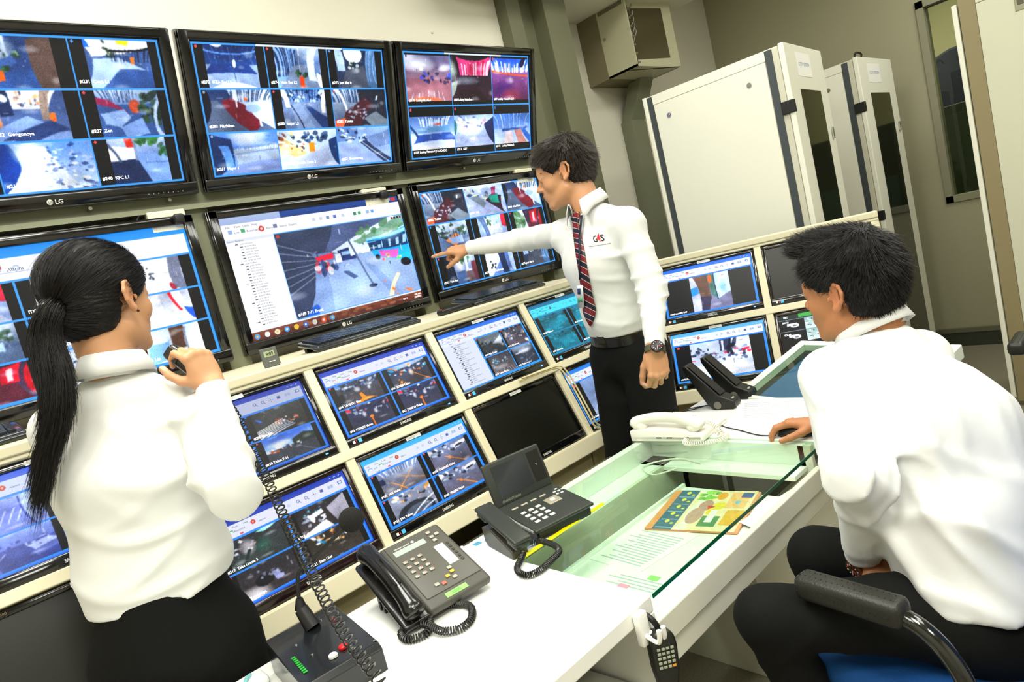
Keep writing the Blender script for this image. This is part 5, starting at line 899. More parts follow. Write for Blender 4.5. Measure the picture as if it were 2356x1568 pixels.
# grey desk telephone
def telephone():
    r = empty('desk_telephone', (.585, 1.205, DZ), (0, 0, math.radians(-7)), 'dark grey office telephone with a glossy black handset and white index card', 'telephone')
    W_, D_ = .225, .235; hx = .062
    sl = .40; T = Matrix.Translation((0, 0, .012)) @ Matrix.Rotation(math.atan(sl), 4, 'X')
    mg = mat('phone_grey', '#4b4a43', .45, bump=.1, bscale=600)
    m = MB(T); m.rbox(hx, W_, 0, D_, 0, .022, .009, 3); m.build('body', mg, r, True)
    m = MB(T); m.rbox(0, hx + .01, 0, D_, -.004, .012, .008, 3); m.lathe([(.0001, .012), (.02, .012), (.014, .0095), (.0001, .009)], 18, T=Matrix.Translation((.03, .1, .0005))); cr = m.build('cradle', mat('phone_black', '#1c1c1b', .25, coat=.3), r, True)
    m = MB(T); m.rbox(hx + .012, W_ - .008, .03, D_ - .008, .0205, .0245, .006, 3); m.build('key_panel', mat('phone_grey2', '#55544c', .4), r, True)
    m = MB(); m.box(.02, .03, D_ * .62, D_ * .66, 0, .1); m.box(W_ - .04, W_ - .03, D_ * .8, D_ * .85, 0, .1); m.box(.02, W_ - .03, D_ * .72, D_ * .76, .0, .092); m.build('stand', m_blackp, r)
    top = .0248
    m = MB(T); m.rbox(hx + .022, hx + .105, D_ - .052, D_ - .034, top - .001, top + .0006, .004, mi=0); m.build('lcd', mat('lcd_grey', '#a9b6ae', .2), r)
    m = MB(T); m.rbox(W_ - .055, W_ - .030, D_ - .148, D_ - .075, top - .001, top + .0008, .003); m.build('index_card', m_label, r)
    for row in range(4):
        for c in range(3):
            m = MB(T); x = hx + .024 + c * .019 + row * .0; y = D_ - .085 - row * .018
            m.rbox(x, x + .011, y, y + .0085, top, top + .003, .003, 3); m.ball((x + .0085, y + .006, top + .0028), .0017, 4, 1)
            m.build('key', [mat('key_grey', '#aaa89c', .3), mat('key_letters', '#c86a50', .5)], r, True)
    for x, y, mi in ((hx + .045, .048, 0), (hx + .06, .042, 1), (hx + .078, .055, 2), (hx + .094, .062, 2), (hx + .09, .044, 0), (W_ - .03, D_ - .045, 0), (W_ - .045, D_ - .03, 0), (W_ - .045, D_ - .048, 0), (W_ - .045, D_ - .062, 0), (hx + .095, .075, 0)):
        m = MB(T); m.rbox(x, x + .011, y, y + .009, top, top + .003, .004, 3); m.build('key', [[mat('key_grey', ''), mat('key_red', '#c06a58', .4), mat('key_yellow', '#b8a83c', .4)][mi]], r, True)
    for i in range(6):
        m = MB(T); m.rbox(W_ - .024, W_ - .018, D_ - .088 - i * .013, D_ - .08 - i * .013, top, top + .002, .001); m.build('key', mat('key_dark', '#3a3a34', .4), r)
    m = MB(T); m.box(hx + .05, hx + .105, .008, .022, .0222, .0228); m.build('green_label', mat('label_green', '#8fdc6c', .5), r)
    m = MB(T @ Matrix.Rotation(PI / 2, 4, 'X').inverted() if False else T @ frame((hx + .053, .011, .0232), (1, 0, 0), (0, 0, -1), (0, 1, 0))); put_text(m, '2200', .012, 0, .008, bold=True); m.build('label_number', mat('label_ink2', '#5aa048', .6), r)
    m = MB(T @ frame((hx + .028, D_ - .03, top), (1, 0, 0), (0, 0, -1), (0, 1, 0))); put_text(m, 'Alcatel·Lucent', 0, 0, .005); m.ball((.05, 0, .002), .004, 5, sc_=(1, .2, 1)); m.build('maker_lettering', m_label, r)
    # handset: arched bar with two swollen ends
    pts = [(.031, .0, .030), (.031, .02, .037), (.031, .06, .045), (.031, .12, .049), (.031, .18, .045), (.031, .22, .037), (.031, .24, .030)]
    P = smooth_path(pts, 6); R = []
    for i, p in enumerate(P):
        t = i / (len(P) - 1); e = min(t, 1 - t); R.append(.0195 + .0045 * math.exp(-((e - .14) / .10) ** 2) - (.012 if e < .001 else .006 * max(0, 1 - e / .06)))
    m = MB(T); m.tube(P, R, 20); hs = m.build('handset', mat('handset_black', '#131313', .22, coat=.35), r, 80)
    m = MB(T); m.tube([(.024, .07, .0655), (.024, .16, .0665)], .003, 8); m.tube([(.034, .07, .067), (.034, .16, .0685)], .0025, 8); m.build('handset_groove', mat('handset_line', '#2c2c2c', .1), hs, True)
    # coiled cord on the desk
    iv = (Matrix.Translation((.585, 1.205, DZ)) @ Matrix.Rotation(math.radians(-7), 4, 'Z')).inverted()
    q = [iv @ Vector(p) for p in ((.612, 1.212, .685), (.585, 1.22, .672), (.578, 1.185, .67), (.61, 1.165, .67), (.64, 1.19, .67), (.655, 1.225, .67), (.69, 1.225, .67), (.718, 1.19, .67), (.72, 1.15, .67), (.69, 1.112, .67), (.655, 1.108, .67), (.63, 1.135, .672), (.625, 1.17, .678), (.615, 1.19, .682))]
    m = MB(); m.tube(coil(smooth_path(q, 10), .0072, .0018, 85, 8), .0018, 5); m.build('coiled_cord', mat('cord_black', '#232322', .3), r, True)
telephone()

# clear folder with a yellow spine, papers under the video phone
r = empty('plastic_folder', (.92, 1.215, DZ), label='clear plastic folder with a yellow spine bar under the video phone', cat='folder')
m = MB(); m.rbox(.0, .335, -.008, .004, .0, .0055, .002); m.build('spine_bar', mat('yellow_plastic', '#f8f000', .3), r)
m = MB(); m.box(.0, .32, .0, .215, .0, .0008); m.build('sheets', mat('sheet_blue_white', '#e9f3f4', .4), r)
m = MB(); m.box(.05, .3, .03, .04, .0008, .0012); m.box(.02, .04, .18, .2, .0008, .0012); m.box(.25, .3, .0, .03, .0008, .0012); m.build('print', mat('print_cyan', '#4f9cb8', .5), r)

# video telephone
def video_phone():
    r = empty('video_telephone', (1.005, 1.222, DZ + .001), (0, 0, math.radians(-11)), 'dark video telephone with a flip-up screen and its handset in a side cradle', 'telephone')
    mg = mat('vphone_grey', '#2f332e', .35); ml = mat('vphone_edge', '#aab0a4', .25, metal=.5)
    W_, D_ = .192, .185; sl = .13; T = Matrix.Translation((0, 0, .032)) @ Matrix.Rotation(math.atan(sl), 4, 'X')
    m = MB(T); m.rbox(0, W_, 0, D_, -.006, .004, .004, 3); m.build('keypad_plate', mg, r, True)
    m = MB(); m.rbox(.01, W_ - .006, .012, D_ - .01, 0, .034, .005); m.build('foot_block', m_blackp, r)
    m = MB(T); m.tube(smooth_path([(-.001, D_ - .01, .0), (-.004, D_ * .5, -.001), (0, .01, -.002)], 6), .0035, 8); m.build('side_trim', ml, r, True)
    # screen
    Ts = T @ Matrix.Translation((0, D_ - .004, .002)) @ Matrix.Rotation(math.radians(-24), 4, 'X')
    H_ = .125; m = MB(Ts); m.rbox(-.002, W_ + .0, 0, .012, 0, H_, .005, 3); s_ = m.build('screen_case', mg, r, True)
    m = MB(Ts); m.box(.022, .135, -.0006, .0, .024, H_ - .014); m.build('video_screen', mat('vscreen', '#23272b', .15, coat=.3), s_)
    m = MB(Ts); m.box(.143, .183, -.0006, 0, .024, H_ - .014); m.box(.15, .154, -.0012, 0, .03, .06, 1); m.ball((.162, -.001, .07), .003, 6, 2); m.build('camera_panel', [mat('vscreen2', '#1c1c18', .3), m_dark, m_chrome], s_)
    m = MB(Ts); put_text(m, 'GRANDSTREAM', .02, .009, .006, y=-.0009, bold=True); m.build('maker_lettering', mat('dull_letters', '#7c8074', .4), s_)
    z = .004
    for row in range(4):
        for c in range(3):
            m = MB(T); x = .026 + c * .024; y = .098 - row * .022; m.rbox(x, x + .015, y, y + .011, z - .001, z + .002, .004, 3); m.build('key', mat('key_light', '#d4d6cc', .3), r, True)
    for i in range(4): m = MB(T); m.rbox(.022 + i * .031, .042 + i * .031, .14, .147, z - .001, z + .0015, .001); m.build('key', mat('key_tan', '#a8a294', .3), r)
    m = MB(T); m.rbox(.108, .15, .082, .118, z - .001, z + .002, .014, 4); m.rbox(.122, .136, .094, .107, z, z + .004, .003, mi=1); m.build('navigation_pad', [mat('nav_tan', '#aba58f', .25, metal=.3), mat('nav_btn', '#e8e8e4', .3)], r, True)
    for i, (x, y) in enumerate(((.155, .13), (.155, .115), (.168, .142), (.168, .127), (.168, .112), (.181, .128), )): m = MB(T); m.rbox(x, x + .009, y, y + .006, z - .001, z + .0015, .0015); m.build('key', mat('key_light', ''), r)
    # handset on a side wedge
    Th = Matrix.Translation((-.105, -.03, 0)) @ Matrix.Rotation(math.radians(-2), 4, 'Z')
    m = MB(Th); m.prism([(0, 0), (.13, 0), (.15, .01), (.15, .05), (.1, .055), (0, .02)], 0, .045, T=frame((.02, 0.02, 0), (0, 1, 0), (0, 0, 1), (1, 0, 0)), r=.003); m.build('handset_cradle', mat('cradle_brown', '#45423a', .35), r)
    Tg = Th @ Matrix.Translation((.018, -.005, .03)) @ Matrix.Rotation(math.radians(14), 4, 'X')
    m = MB(Tg); m.rbox(0, .052, 0, .2, .012, .024, .006, 3); m.rbox(.004, .048, .002, .05, -.006, .016, .008, 3); m.rbox(.004, .048, .15, .2, -.006, .016, .008, 3); hs = m.build('handset', mg, r, True)
    iv = (Matrix.Translation((1.005, 1.222, DZ + .001)) @ Matrix.Rotation(math.radians(-11), 4, 'Z')).inverted()
    q = [iv @ Vector(p) for p in ((.965, 1.235, .69), (.99, 1.235, .675), (1.01, 1.215, .67), (1.005, 1.165, .67), (.985, 1.13, .67), (.945, 1.118, .67), (.905, 1.112, .67), (.875, 1.12, .67), (.87, 1.145, .67), (.885, 1.175, .67), (.915, 1.19, .675), (.935, 1.2, .68))]
    m = MB(); m.tube(coil(smooth_path(q, 10), .0066, .0018, 72, 8), .0018, 5); m.build('coiled_cord', mat('cord_black', ''), r, True)
video_phone()

# white telephone
def white_phone():
    r = empty('white_telephone', (1.742, 1.185, DZ), (0, 0, math.radians(6)), 'white telephone with a tangled white coiled cord on the glass edge', 'telephone')
    mw = mat('phone_white', '#f3f0e4', .35); W_, D_ = .195, .27
    m = MB(); m.rbox(0, W_, 0, D_, 0, .024, .008, 3); m.prism([(0, 0), (D_, 0), (D_, .038), (D_ * .7, .042), (D_ * .3, .036), (0, .02)], 0, W_, T=frame((0, 0, .0), (0, 1, 0), (0, 0, 1), (1, 0, 0)), r=.004); m.build('body', mw, r, True)
    pts = [(.03, .012, .04), (.03, .03, .052), (.03, .09, .07), (.03, .15, .076), (.03, .21, .072), (.03, .248, .06), (.03, .262, .046)]
    P = smooth_path(pts, 6); R = [(.0175 + .006 * math.exp(-((min(i, len(P) - 1 - i) / len(P) - .12) / .1) ** 2)) * (.5 if i in (0, len(P) - 1) else 1) for i in range(len(P))]
    m = MB(); m.tube(P, R, 18); m.ball((.03, .04, .042), .023, 10, sc_=(1, 1, .8)); m.ball((.03, .235, .05), .023, 10, sc_=(1, 1, .8)); m.build('handset', mw, r, 60)
    for i in range(4):
        for j in range(3): m = MB(); m.ball((.085 + j * .02, .1 + i * .02, .038 + .0002 * i), .006, 6, sc_=(1, 1, .5)); m.build('key', mat('key_cream', '#c9c2ae', .4), r, True)
    m = MB(); m.box(-.001, .002, .15, .17, .012, .015); m.box(-.001, .002, .11, .13, .012, .015); m.box(-.001, .002, .05, .062, .006, .016); m.build('sockets', m_dark, r)
    iv = (Matrix.Translation((1.742, 1.185, DZ)) @ Matrix.Rotation(math.radians(6), 4, 'Z')).inverted()
    q = [(-.004, .056, .01), (-.03, .05, .008), (-.04, .02, .008), (-.03, -.03, .008), (-.01, -.06, .008), (.02, -.07, .01), (.05, -.06, .012), (.055, -.04, .02), (.03, -.035, .025), (.03, -.05, .01), (.05, -.03, .03), (.06, .0, .045), (.06, .03, .05), (.09, .06, .055), (.075, .1, .06), (.06, .06, .06), (.05, .02, .05), (.035, .01, .045)]
    m = MB(); m.tube(coil(smooth_path(q, 8), .0065, .0017, 80, 8), .0017, 5); m.build('coiled_cord', mat('cord_white', '#f0ece0', .4), r, True)
white_phone()

# desktop speakers
def speaker(x, y, rz, label):
    r = empty('desktop_speaker', (x, y, DZ), (0, 0, rz), label, 'speaker', 'pair of black desktop speakers')
    mb_ = mat('speaker_black', '#161614', .35)
    pr = [(0, 0), (.075, 0), (.085, .012), (.082, .03), (.03, .052), (-.075, .172), (-.088, .172), (-.088, .155), (-.02, .02)]
    m = MB(); m.prism(pr, 0, .062, T=frame((0, 0, 0), (0, -1, 0), (0, 0, 1), (-1, 0, 0)), r=.004); m.build('case', mb_, r)
    m = MB(); a = Vector((0, -.03 - .004, .054)); 
    m.add([(-.056, -.034, .056), (-.006, -.034, .056), (-.006, .069, .172), (-.056, .069, .172)], [(0, 1, 2, 3)]); m.build('grille', mat('speaker_cloth', '#2a2822', .85, bump=.8, bscale=900), r)
    m = MB(Matrix.Translation((-.052, -.072, .0355)) @ Matrix.Rotation(math.radians(-66), 4, 'X')); put_text(m, 'acer', .008, 0, .009, bold=True); m.build('maker_lettering', mat('logo_silver', ''), r)
    m = MB(); m.cyl((0.004, -.02, .018), (-.066, -.02, .018), .014, 16); m.build('hinge_knob', mat('knob_grey', '#6a6860', .3), r)
    return r
s1 = speaker(2.115, 1.335, math.radians(8), 'black desktop speaker nearer the white telephone')
s2 = copy_tree(s1); s2.location = (2.235, 1.33, DZ); s2.rotation_euler = (0, 0, math.radians(5)); s2['label'] = 'black desktop speaker nearer the table display'
m = MB(); m.tube(smooth_path([(2.1, 1.38, .664), (2.05, 1.41, .664), (2.0, 1.43, .67), (1.97, 1.44, .664)], 8), .0022, 6); m.tube(smooth_path([(2.1, 1.37, .664), (2.06, 1.43, .664), (2.03, 1.44, .664), (1.99, 1.445, .664)], 8), .0022, 6)
tag(m.build('speaker_cable', m_blackm, smooth=True), 'thin black cables behind the white telephone and speakers', 'cable')

# mouse
mp = onz(1838, 985, .68)
r = empty('computer_mouse', (1.832, .922, DZ), (0, 0, math.radians(7)), 'black computer mouse under the seated man\'s right hand', 'mouse')
m = MB(); m.ball((0, 0, .0), .05, 16, sc_=(.62, 1.1, .72)); bm_ = m
bm_.v = [(x, y, max(z, .001)) for x, y, z in bm_.v]; m.build('shell', mat('mouse_black', '#23251f', .35), r, True)
m = MB(); m.ball((0, .028, .03), .006, 8, sc_=(.5, 1, 1)); m.build('wheel', m_blackm, r, True)
m = MB(); wmo = (Matrix.Translation((1.832, .922, DZ)) @ Matrix.Rotation(math.radians(7), 4, 'Z')).inverted()
m.tube(smooth_path([wmo @ Vector(p) for p in ((1.80, .97, .668), (1.81, 1.03, .663), (1.85, 1.12, .663), (1.88, 1.19, .663), (1.93, 1.24, .663))], 8), .002, 6); m.build('cable', m_blackm, r, True)

# sheets on the desk's right end
def sheets(name, pts, z, th_, label, col='#f8f8f2', lines=0, cat='paper', ink='#b8c0c8', group=None):
    c = np.mean(pts, 0); r = empty(name, (c[0], c[1], z), label=label, cat=cat, group=group)
    m = MB(); m.prism([(p[0] - c[0], p[1] - c[1]) for p in pts], 0, th_); m.build('sheet', mat('paper_' + col, col, .6), r)
    if lines:
        a, b_, c_, d_ = [Vector((p[0] - c[0], p[1] - c[1], th_ + .0004)) for p in pts]; m = MB()
        for i in range(lines):
            t = .12 + .76 * i / lines; s0, e0 = .1, .9 - (i * 37 % 5) * .06
            p, q_ = a.lerp(d_, t), b_.lerp(c_, t); p2, q2 = a.lerp(d_, t + .25 / lines), b_.lerp(c_, t + .25 / lines)
            m.add([p.lerp(q_, s0), p.lerp(q_, e0), p2.lerp(q2, e0), p2.lerp(q2, s0)], [(0, 1, 2, 3)])
        m.build('printing', mat('ink_' + ink, ink, .7), r)
    return r
sheets('loose_papers', [(1.93, 1.17), (1.97, .94), (2.19, .98), (2.16, 1.29)], DZ, .004, 'stack of white papers on the desk behind the mouse', lines=9)
sheets('notebook', [(2.0, .9), (2.06, .84), (2.15, .93), (2.09, .98)], DZ + .004, .01, 'small grey notebook beside the seated man\'s wrist', '#d8d8cc', cat='notebook')

# inside the drawer
TZ = .5345
sheets('printed_list', [(1.16, 1.06), (1.175, 1.235), (1.40, 1.22), (1.39, 1.02)], TZ, .0012, 'curled white sheet lying in the drawer left of the magazine', lines=14)
r = sheets('roster_sheet', [(1.0, .95), (1.0, 1.17), (1.17, 1.16), (1.17, .93)], TZ, .001, 'roster sheet with pink and green highlighter marks in the drawer', lines=10)
m = MB(); 
for (x, y, c) in ((-.02, -.02, 0), (.0, -.01, 0), (.06, -.06, 1), (-.045, .0, 1)): m.box(x, x + .02, y, y + .03, .0016, .002, c)
m.build('highlighter', [mat('hl_pink', '#f49ac0', .6), mat('hl_green', '#9af07c', .6)], r)
r = empty('magazine', (1.42, .925, TZ + .0015), (0, 0, math.radians(12)), 'supermarket magazine with orange spine and food pictures in the drawer', 'magazine')
m = MB(); m.rbox(0, .255, 0, .265, 0, .006, .001); m.build('pages', mat('magazine_edge', '#f0a070', .5), r)
I = Img(150, 150, '#f4d9b4'); I.rect(0, 0, 1, .3, '#4a6f8c'); I.rect(0, 0, 1, .07, '#f09a60')
for k in range(5): I.ell(.2 + k * .18, .18, .04, .025, '#e8d84a'); I.ell(.15 + k * .18, .25, .02, .02, '#e8d84a'); I.line(.05 + k * .19, .1, .05 + k * .19, .28, .01, '#9db8c8')
I.poly([(0, .3), (.2, .36), (.5, .32), (.8, .4), (1, .3), (1, .5), (0, .45)], '#f2e8dc'); I.ell(.35, .45, .2, .09, '#c89a90'); I.ell(.6, .5, .14, .08, '#c4928a'); I.dots(40, ['#7cc040', '#9cd860', '#5a9c30'], .75, .35, .98, .55, .03)
I.ell(.85, .62, .1, .06, '#f0a030'); I.rect(.55, .72, .95, .95, '#f6b878'); I.ell(.45, .62, .09, .07, '#f4cc30'); I.ell(.6, .66, .09, .07, '#f0d040'); I.poly([(.5, .55), (.6, .52), (.58, .62)], '#e04030'); I.rect(.1, .55, .35, .75, '#5c8a60'); I.rect(.15, .78, .5, .98, '#f2b040'); I.rect(.2, .6, .5, .68, '#f4f4ee'); I.rect(.82, .84, .95, .97, '#3a5a9c'); I.ell(.7, .84, .05, .03, '#6ab4d8'); I.noise(.05)
mm = bpy.data.materials.new('magazine_print'); mm.use_nodes = True; a_ = mm.node_tree.nodes.new('ShaderNodeAttribute'); a_.attribute_name = 'Col'; mm.node_tree.links.new(a_.outputs['Color'], mm.node_tree.nodes['Principled BSDF'].inputs['Base Color']); mm.node_tree.nodes['Principled BSDF'].inputs['Roughness'].default_value = .35
STR['print'] = 0; _mats['print'] = mm
make_screen(r, .26, .25, 0, 0, I, None, T=frame((-.002, .008, .0066), (1, 0, 0), (0, 0, -1), (0, 1, 0)), y=0, strength='print', name='cover')
r = sheets('flyer', [(1.44, .865), (1.47, .945), (1.72, .9), (1.72, .86)], TZ + .009, .0008, 'white flyer with red and green lettering half under the magazine', lines=0)
m = MB(); c_ = (1.5875, .8925); T_ = frame((1.70 - c_[0], .875 - c_[1], .0014), (-.98, .05, 0), (0, 0, -1), (-.05, -1, 0))
put_text(m, 'TOPS', .0, 0, .02, T_, 0, True); put_text(m, 'market', .07, 0, .016, T_, 1); m.build('flyer_lettering', [mat('red_ink', '#d8404a', .6), mat('green_ink', '#3f8a5c', .6)], r)
m = MB(); q = smooth_path([(1.66, 1.25, .598), (1.6, 1.30, .597), (1.66, 1.38, .597), (1.74, 1.30, .597), (1.72, 1.2, .597)], 8); m.tube(q, .0028, 6)
tag(m.build('loose_cable', mat('cord_white', ''), smooth=True), 'white cable lying on the inner ledge under the glass', 'cable')

# handheld radio microphone hanging from a white hook
r = empty('hanging_radio_microphone', (.895, DY0 - .03, .60), label='black handheld radio microphone with keypad hanging at the desk corner', cat='microphone')
Tm = Matrix.Rotation(math.radians(-30), 4, 'Z') @ Matrix.Rotation(math.radians(7), 4, 'Y') @ Matrix.Rotation(math.radians(-8), 4, 'X')
prof = [(-.024, 0), (-.027, -.02), (-.025, -.06), (-.017, -.098), (-.006, -.112), (.006, -.112), (.017, -.098), (.025, -.06), (.027, -.02), (.024, 0), (.015, .012), (-.015, .012)]
m = MB(Tm); m.prism(prof, -.016, .016, T=frame((0, 0, 0), (1, 0, 0), (0, 0, 1), (0, -1, 0)), r=.006); m.build('case', mat('radio_black', '#1d1e1a', .4), r, 50)
for i in range(5):
    for j in range(4): m = MB(Tm); m.rbox(-.018 + j * .0092, -.011 + j * .0092, -.0185, -.016, -.022 - i * .0085, -.017 - i * .0085, .001); m.build('key', mat('key_orange', '#d89030', .4) if (i == 4 and j == 3) else mat('key_sage', '#9aa08a', .4), r)
m = MB(Tm); m.tube(smooth_path([(0, .0, .01), (-.01, 0, .03), (-.02, .01, .04)], 5), .006, 8); m.build('strain_relief', m_blackm, r, True)
r2 = empty('white_hook', (.87, DY0 - .006, .62), label='white plastic hook holding the radio microphone', cat='hook')
m = MB(); m.rbox(-.012, .016, -.012, .004, -.03, .035, .003); m.tube(smooth_path([(0, -.01, -.01), (.004, -.035, -.02), (.006, -.04, .005)], 6), .005, 8); m.tube(smooth_path([(.012, -.01, -.01), (.02, -.035, -.02), (.02, -.04, .005)], 6), .005, 8); m.build('body', m_label, r2, True)

# magazines on the shelf under the desk
for i, (z, c, lab, tx) in enumerate(((.361, '#2b2b26', 'black folder at the bottom of the pile under the desk', ''), (.378, '#f0f0e8', 'thick white book in the pile under the desk', ''), (.41, '#eceae0', 'white brochure below the navy book under the desk', ''), (.422, '#1c2440', 'navy book with pale title on its spine under the desk', 'World'), (.445, '#b8b8ac', 'grey brochure on top of the pile under the desk', ''))):
    r = empty('book', (.62 + i * .006, DY0 + .03 + .004 * i, z), (0, 0, math.radians(-3 + 2 * i)), lab, 'book', 'pile of books on the shelf under the desk')
    th_ = (.015, .03, .011, .021, .008)[i]; m = MB(); m.rbox(0, .26, 0, .2, 0, th_, .001); m.build('cover', mat('book_' + c, c, .4), r)
    m = MB(); m.box(.003, .257, -.0005, .19, .002, th_ - .002); m.build('pages', mat('pages', '#e8e6d8', .7), r)
    if tx: m = MB(); m.box(0, .26, -.002, 0, 0, th_); put_text(m, tx, .06, .004, .012, y=-.0025, mi=1); m.build('spine', [mat('book_' + c, c, .4), mat('title_grey', '#9ca4b8', .5)], r)
r = empty('paper_tray_item', (.2, DY0 + .42, DZ), label='white and teal tissue packet at the bottom edge of the picture', cat='tissue packet')
q0 = onz(500, 1560, DZ)
r.location = (.255, 1.36, DZ); r.name = 'tissue_packet'
m = MB(); m.rbox(0, .1, 0, .055, 0, .018, .008, 3); m.build('wrapper', mat('wrapper_white', '#eef4f0', .3), r, True)
m = MB(); m.tube(smooth_path([(.05, 0, .018), (.06, .02, .024), (.075, .04, .019)], 5), .004, 8); m.build('teal_seal', mat('teal', '#7cc4c4', .3), r, True)

# ledge things
def keyboard(x, y, L_, label, rz=0):
    z = 1.36 * K + .027
    r = empty('keyboard', (x, y, z), (0, 0, rz), label, 'keyboard', 'black keyboards on the console ledge')
    T = Matrix.Rotation(math.radians(9), 4, 'X')
    m = MB(T); m.rbox(0, L_, 0, .15, .002, .02, .008, 3); m.rbox(-.003, L_ + .003, -.012, .03, .0, .014, .006, 3); m.build('case', mat('kb_black', '#171c1c', .22, coat=.4), r, True)
    m = MB(); m.rbox(.02, .06, .12, .14, 0, .022, .002); m.rbox(L_ - .06, L_ - .02, .12, .14, 0, .022, .002); m.build('feet', m_blackm, r)
    m = MB(T); n_ = int((L_ - .03) / .019)
    for j in range(6):
        for i in range(n_): m.box(.015 + i * .019, .031 + i * .019, .02 + j * .02, .036 + j * .02, .02, .026)
    k = m.build('keys', mat('kb_keys', '#20262a', .3), r)
    return r
k1 = keyboard(.985, 2.085, .43, 'black keyboard on the console ledge below the bus station screen', math.radians(1))
k2 = copy_tree(k1); k2.location = (1.70, 2.10, k1.location[2]); k2['label'] = 'black keyboard on the console ledge below the pointing arm'
k3 = copy_tree(k1); k3.location = (-.26, 2.10, k1.location[2]); k3['label'] = 'black keyboard on the ledge behind the woman\'s back'
r = empty('handset_remote', (1.53, 2.085, 1.36 * K + .027), (0, 0, math.radians(4)), 'long black remote lying left of the keyboard below the pointing arm', 'remote control')
m = MB(); m.rbox(0, .21, 0, .045, 0, .022, .009, 3); m.build('case', m_blackp, r, True); m = MB(); m.ball((.01, .02, .02), .005, 6); m.build('red_button', mat('btn_red', ''), r, True)
r = empty('digital_clock', (.787, 2.06, 1.36 * K + .027), (math.radians(-14), 0, math.radians(-12)), 'small grey digital clock reading 9:09 on the console ledge', 'clock')
m = MB(); m.rbox(0, .052, 0, .008, .004, .062, .002); m.rbox(.004, .048, .0, .018, 0, .006, .001); m.build('case', mat('clock_grey', '#4a4d46', .35), r)
m = MB(); m.box(.010, .042, -.0008, 0, .033, .051); m.build('lcd', mat('lcd_olive', '#8f9c6c', .2), r)
m = MB(); put_text(m, '9:09', .016, .0365, .0105, y=-.0014, bold=True, wid=.022); m.build('digits', m_ink, r)
m = MB(); m.box(.02, .038, -.0008, 0, .016, .0178); m.build('maker_mark', m_label, r)
r = empty('webcam', (.52, 2.07, 1.36 * K + .027), label='small black webcam on the ledge beside the woman\'s wrist', cat='webcam')
m = MB(); m.ball((0, 0, .035), .018, 8); m.cyl((0, 0, 0), (0, 0, .02), .012, 10); m.build('body', m_blackm, r, True)
m = MB(); z = 1.36 * K + .03
for k in range(3): m.tube(smooth_path([(.40 + .02 * k, 2.12, z), (.44 + .02 * k, 2.06, z + .015), (.50, 2.045 + .01 * k, z), (.55 + .02 * k, 2.14, z)], 8), .0022, 6)
tag(m.build('black_cables', m_blackm, smooth=True), 'tangle of thin black cables on the ledge by the woman\'s forearm', 'cable')

# ================================================================== chairs
def office_chair(x, y, rz, label):
    r = empty('office_chair', (x, y, 0), (0, 0, rz), label, 'chair', 'blue office chairs with black arms')
    bl = mat('blue_fabric', '#0b4f96', .8, bump=.3, bscale=500); sh = mat('chair_shell', '#3a3c38', .5)
    m = MB(); m.rbox(-.24, .24, -.22, .24, .40, .465, .03, 5); m.build('seat_cushion', bl, r, True)
    m = MB(); m.rbox(-.235, .235, -.21, .225, .365, .43, .03, 4); m.build('seat_shell', sh, r, True)
    m = MB(Matrix.Translation((0, -.25, .52)) @ Matrix.Rotation(math.radians(7), 4, 'X')); m.rbox(-.215, .215, -.03, .03, 0, .44, .028, 5); m.build('backrest', bl, r, True)
    m = MB(Matrix.Translation((0, -.285, .54)) @ Matrix.Rotation(math.radians(7), 4, 'X')); m.rbox(-.205, .205, -.02, .01, 0, .40, .015, 4); m.build('backrest_shell', sh, r, True)
    m = MB(); m.tube(smooth_path([(0, -.02, .37), (0, -.2, .36), (0, -.3, .42), (0, -.31, .62)], 6), .018, 10); m.build('back_bar', m_blackp, r, True)
    for s_ in (-1, 1):
        m = MB(); m.tube(smooth_path([(s_ * .1, -.02, .365), (s_ * .27, -.04, .38), (s_ * .275, -.13, .50), (s_ * .275, -.13, .575), (s_ * .275, -.08, .636), (s_ * .275, .0, .648), (s_ * .275, .11, .645)], 8), .0155, 12); a = m.build('armrest', mat('arm_tube', '#141512', .12, coat=.7), r, True)
        m = MB(); m.rbox(s_ * .275 - .026, s_ * .275 + .026, -.062, .132, .628, .676, .016, 4); p = m.build('arm_pad', mat('pad_leatherette', '#24241f', .4, bump=.2, bscale=250), a, True)
        m = MB()
        for i in range(17):
            for dx in (-.0258, .0258): m.ball((s_ * .275 + dx, -.044 + i * .0103, .652), .0014, 4)
            for dx in (-.008, .008): m.ball((s_ * .275 + dx, -.044 + i * .0103, .6757), .0014, 4)
        m.build('perforations', m_dark, p)
    m = MB(); m.cyl((0, 0, .08), (0, 0, .37), .025, 14); m.rbox(-.09, .09, -.09, .09, .345, .37, .01); m.build('column', m_blackp, r, True)
    for k in range(5):
        a = 2 * PI * k / 5 + .3; c, s_ = math.cos(a), math.sin(a)
        m = MB(); m.tube([(0, 0, .12), (c * .26, s_ * .26, .075)], [.026, .016], 10); lg = m.build('base_leg', m_blackp, r, True)
        m = MB(); m.cyl((c * .26 - s_ * .012, s_ * .26 + c * .012, .028), (c * .26 + s_ * .012, s_ * .26 - c * .012, .028), .028, 14); m.cyl((c * .26, s_ * .26, .03), (c * .26, s_ * .26, .075), .008, 8); m.build('caster', m_blackm, lg)
    return r
ch = office_chair(1.336, .423, math.radians(-9), 'blue office chair under the seated man, perforated black armrest in front')
c2 = copy_tree(ch); c2.location = (2.88, .27, 0); c2.rotation_euler = (0, 0, math.radians(92)); c2['label'] = 'second blue office chair, cropped by the right edge of the picture'
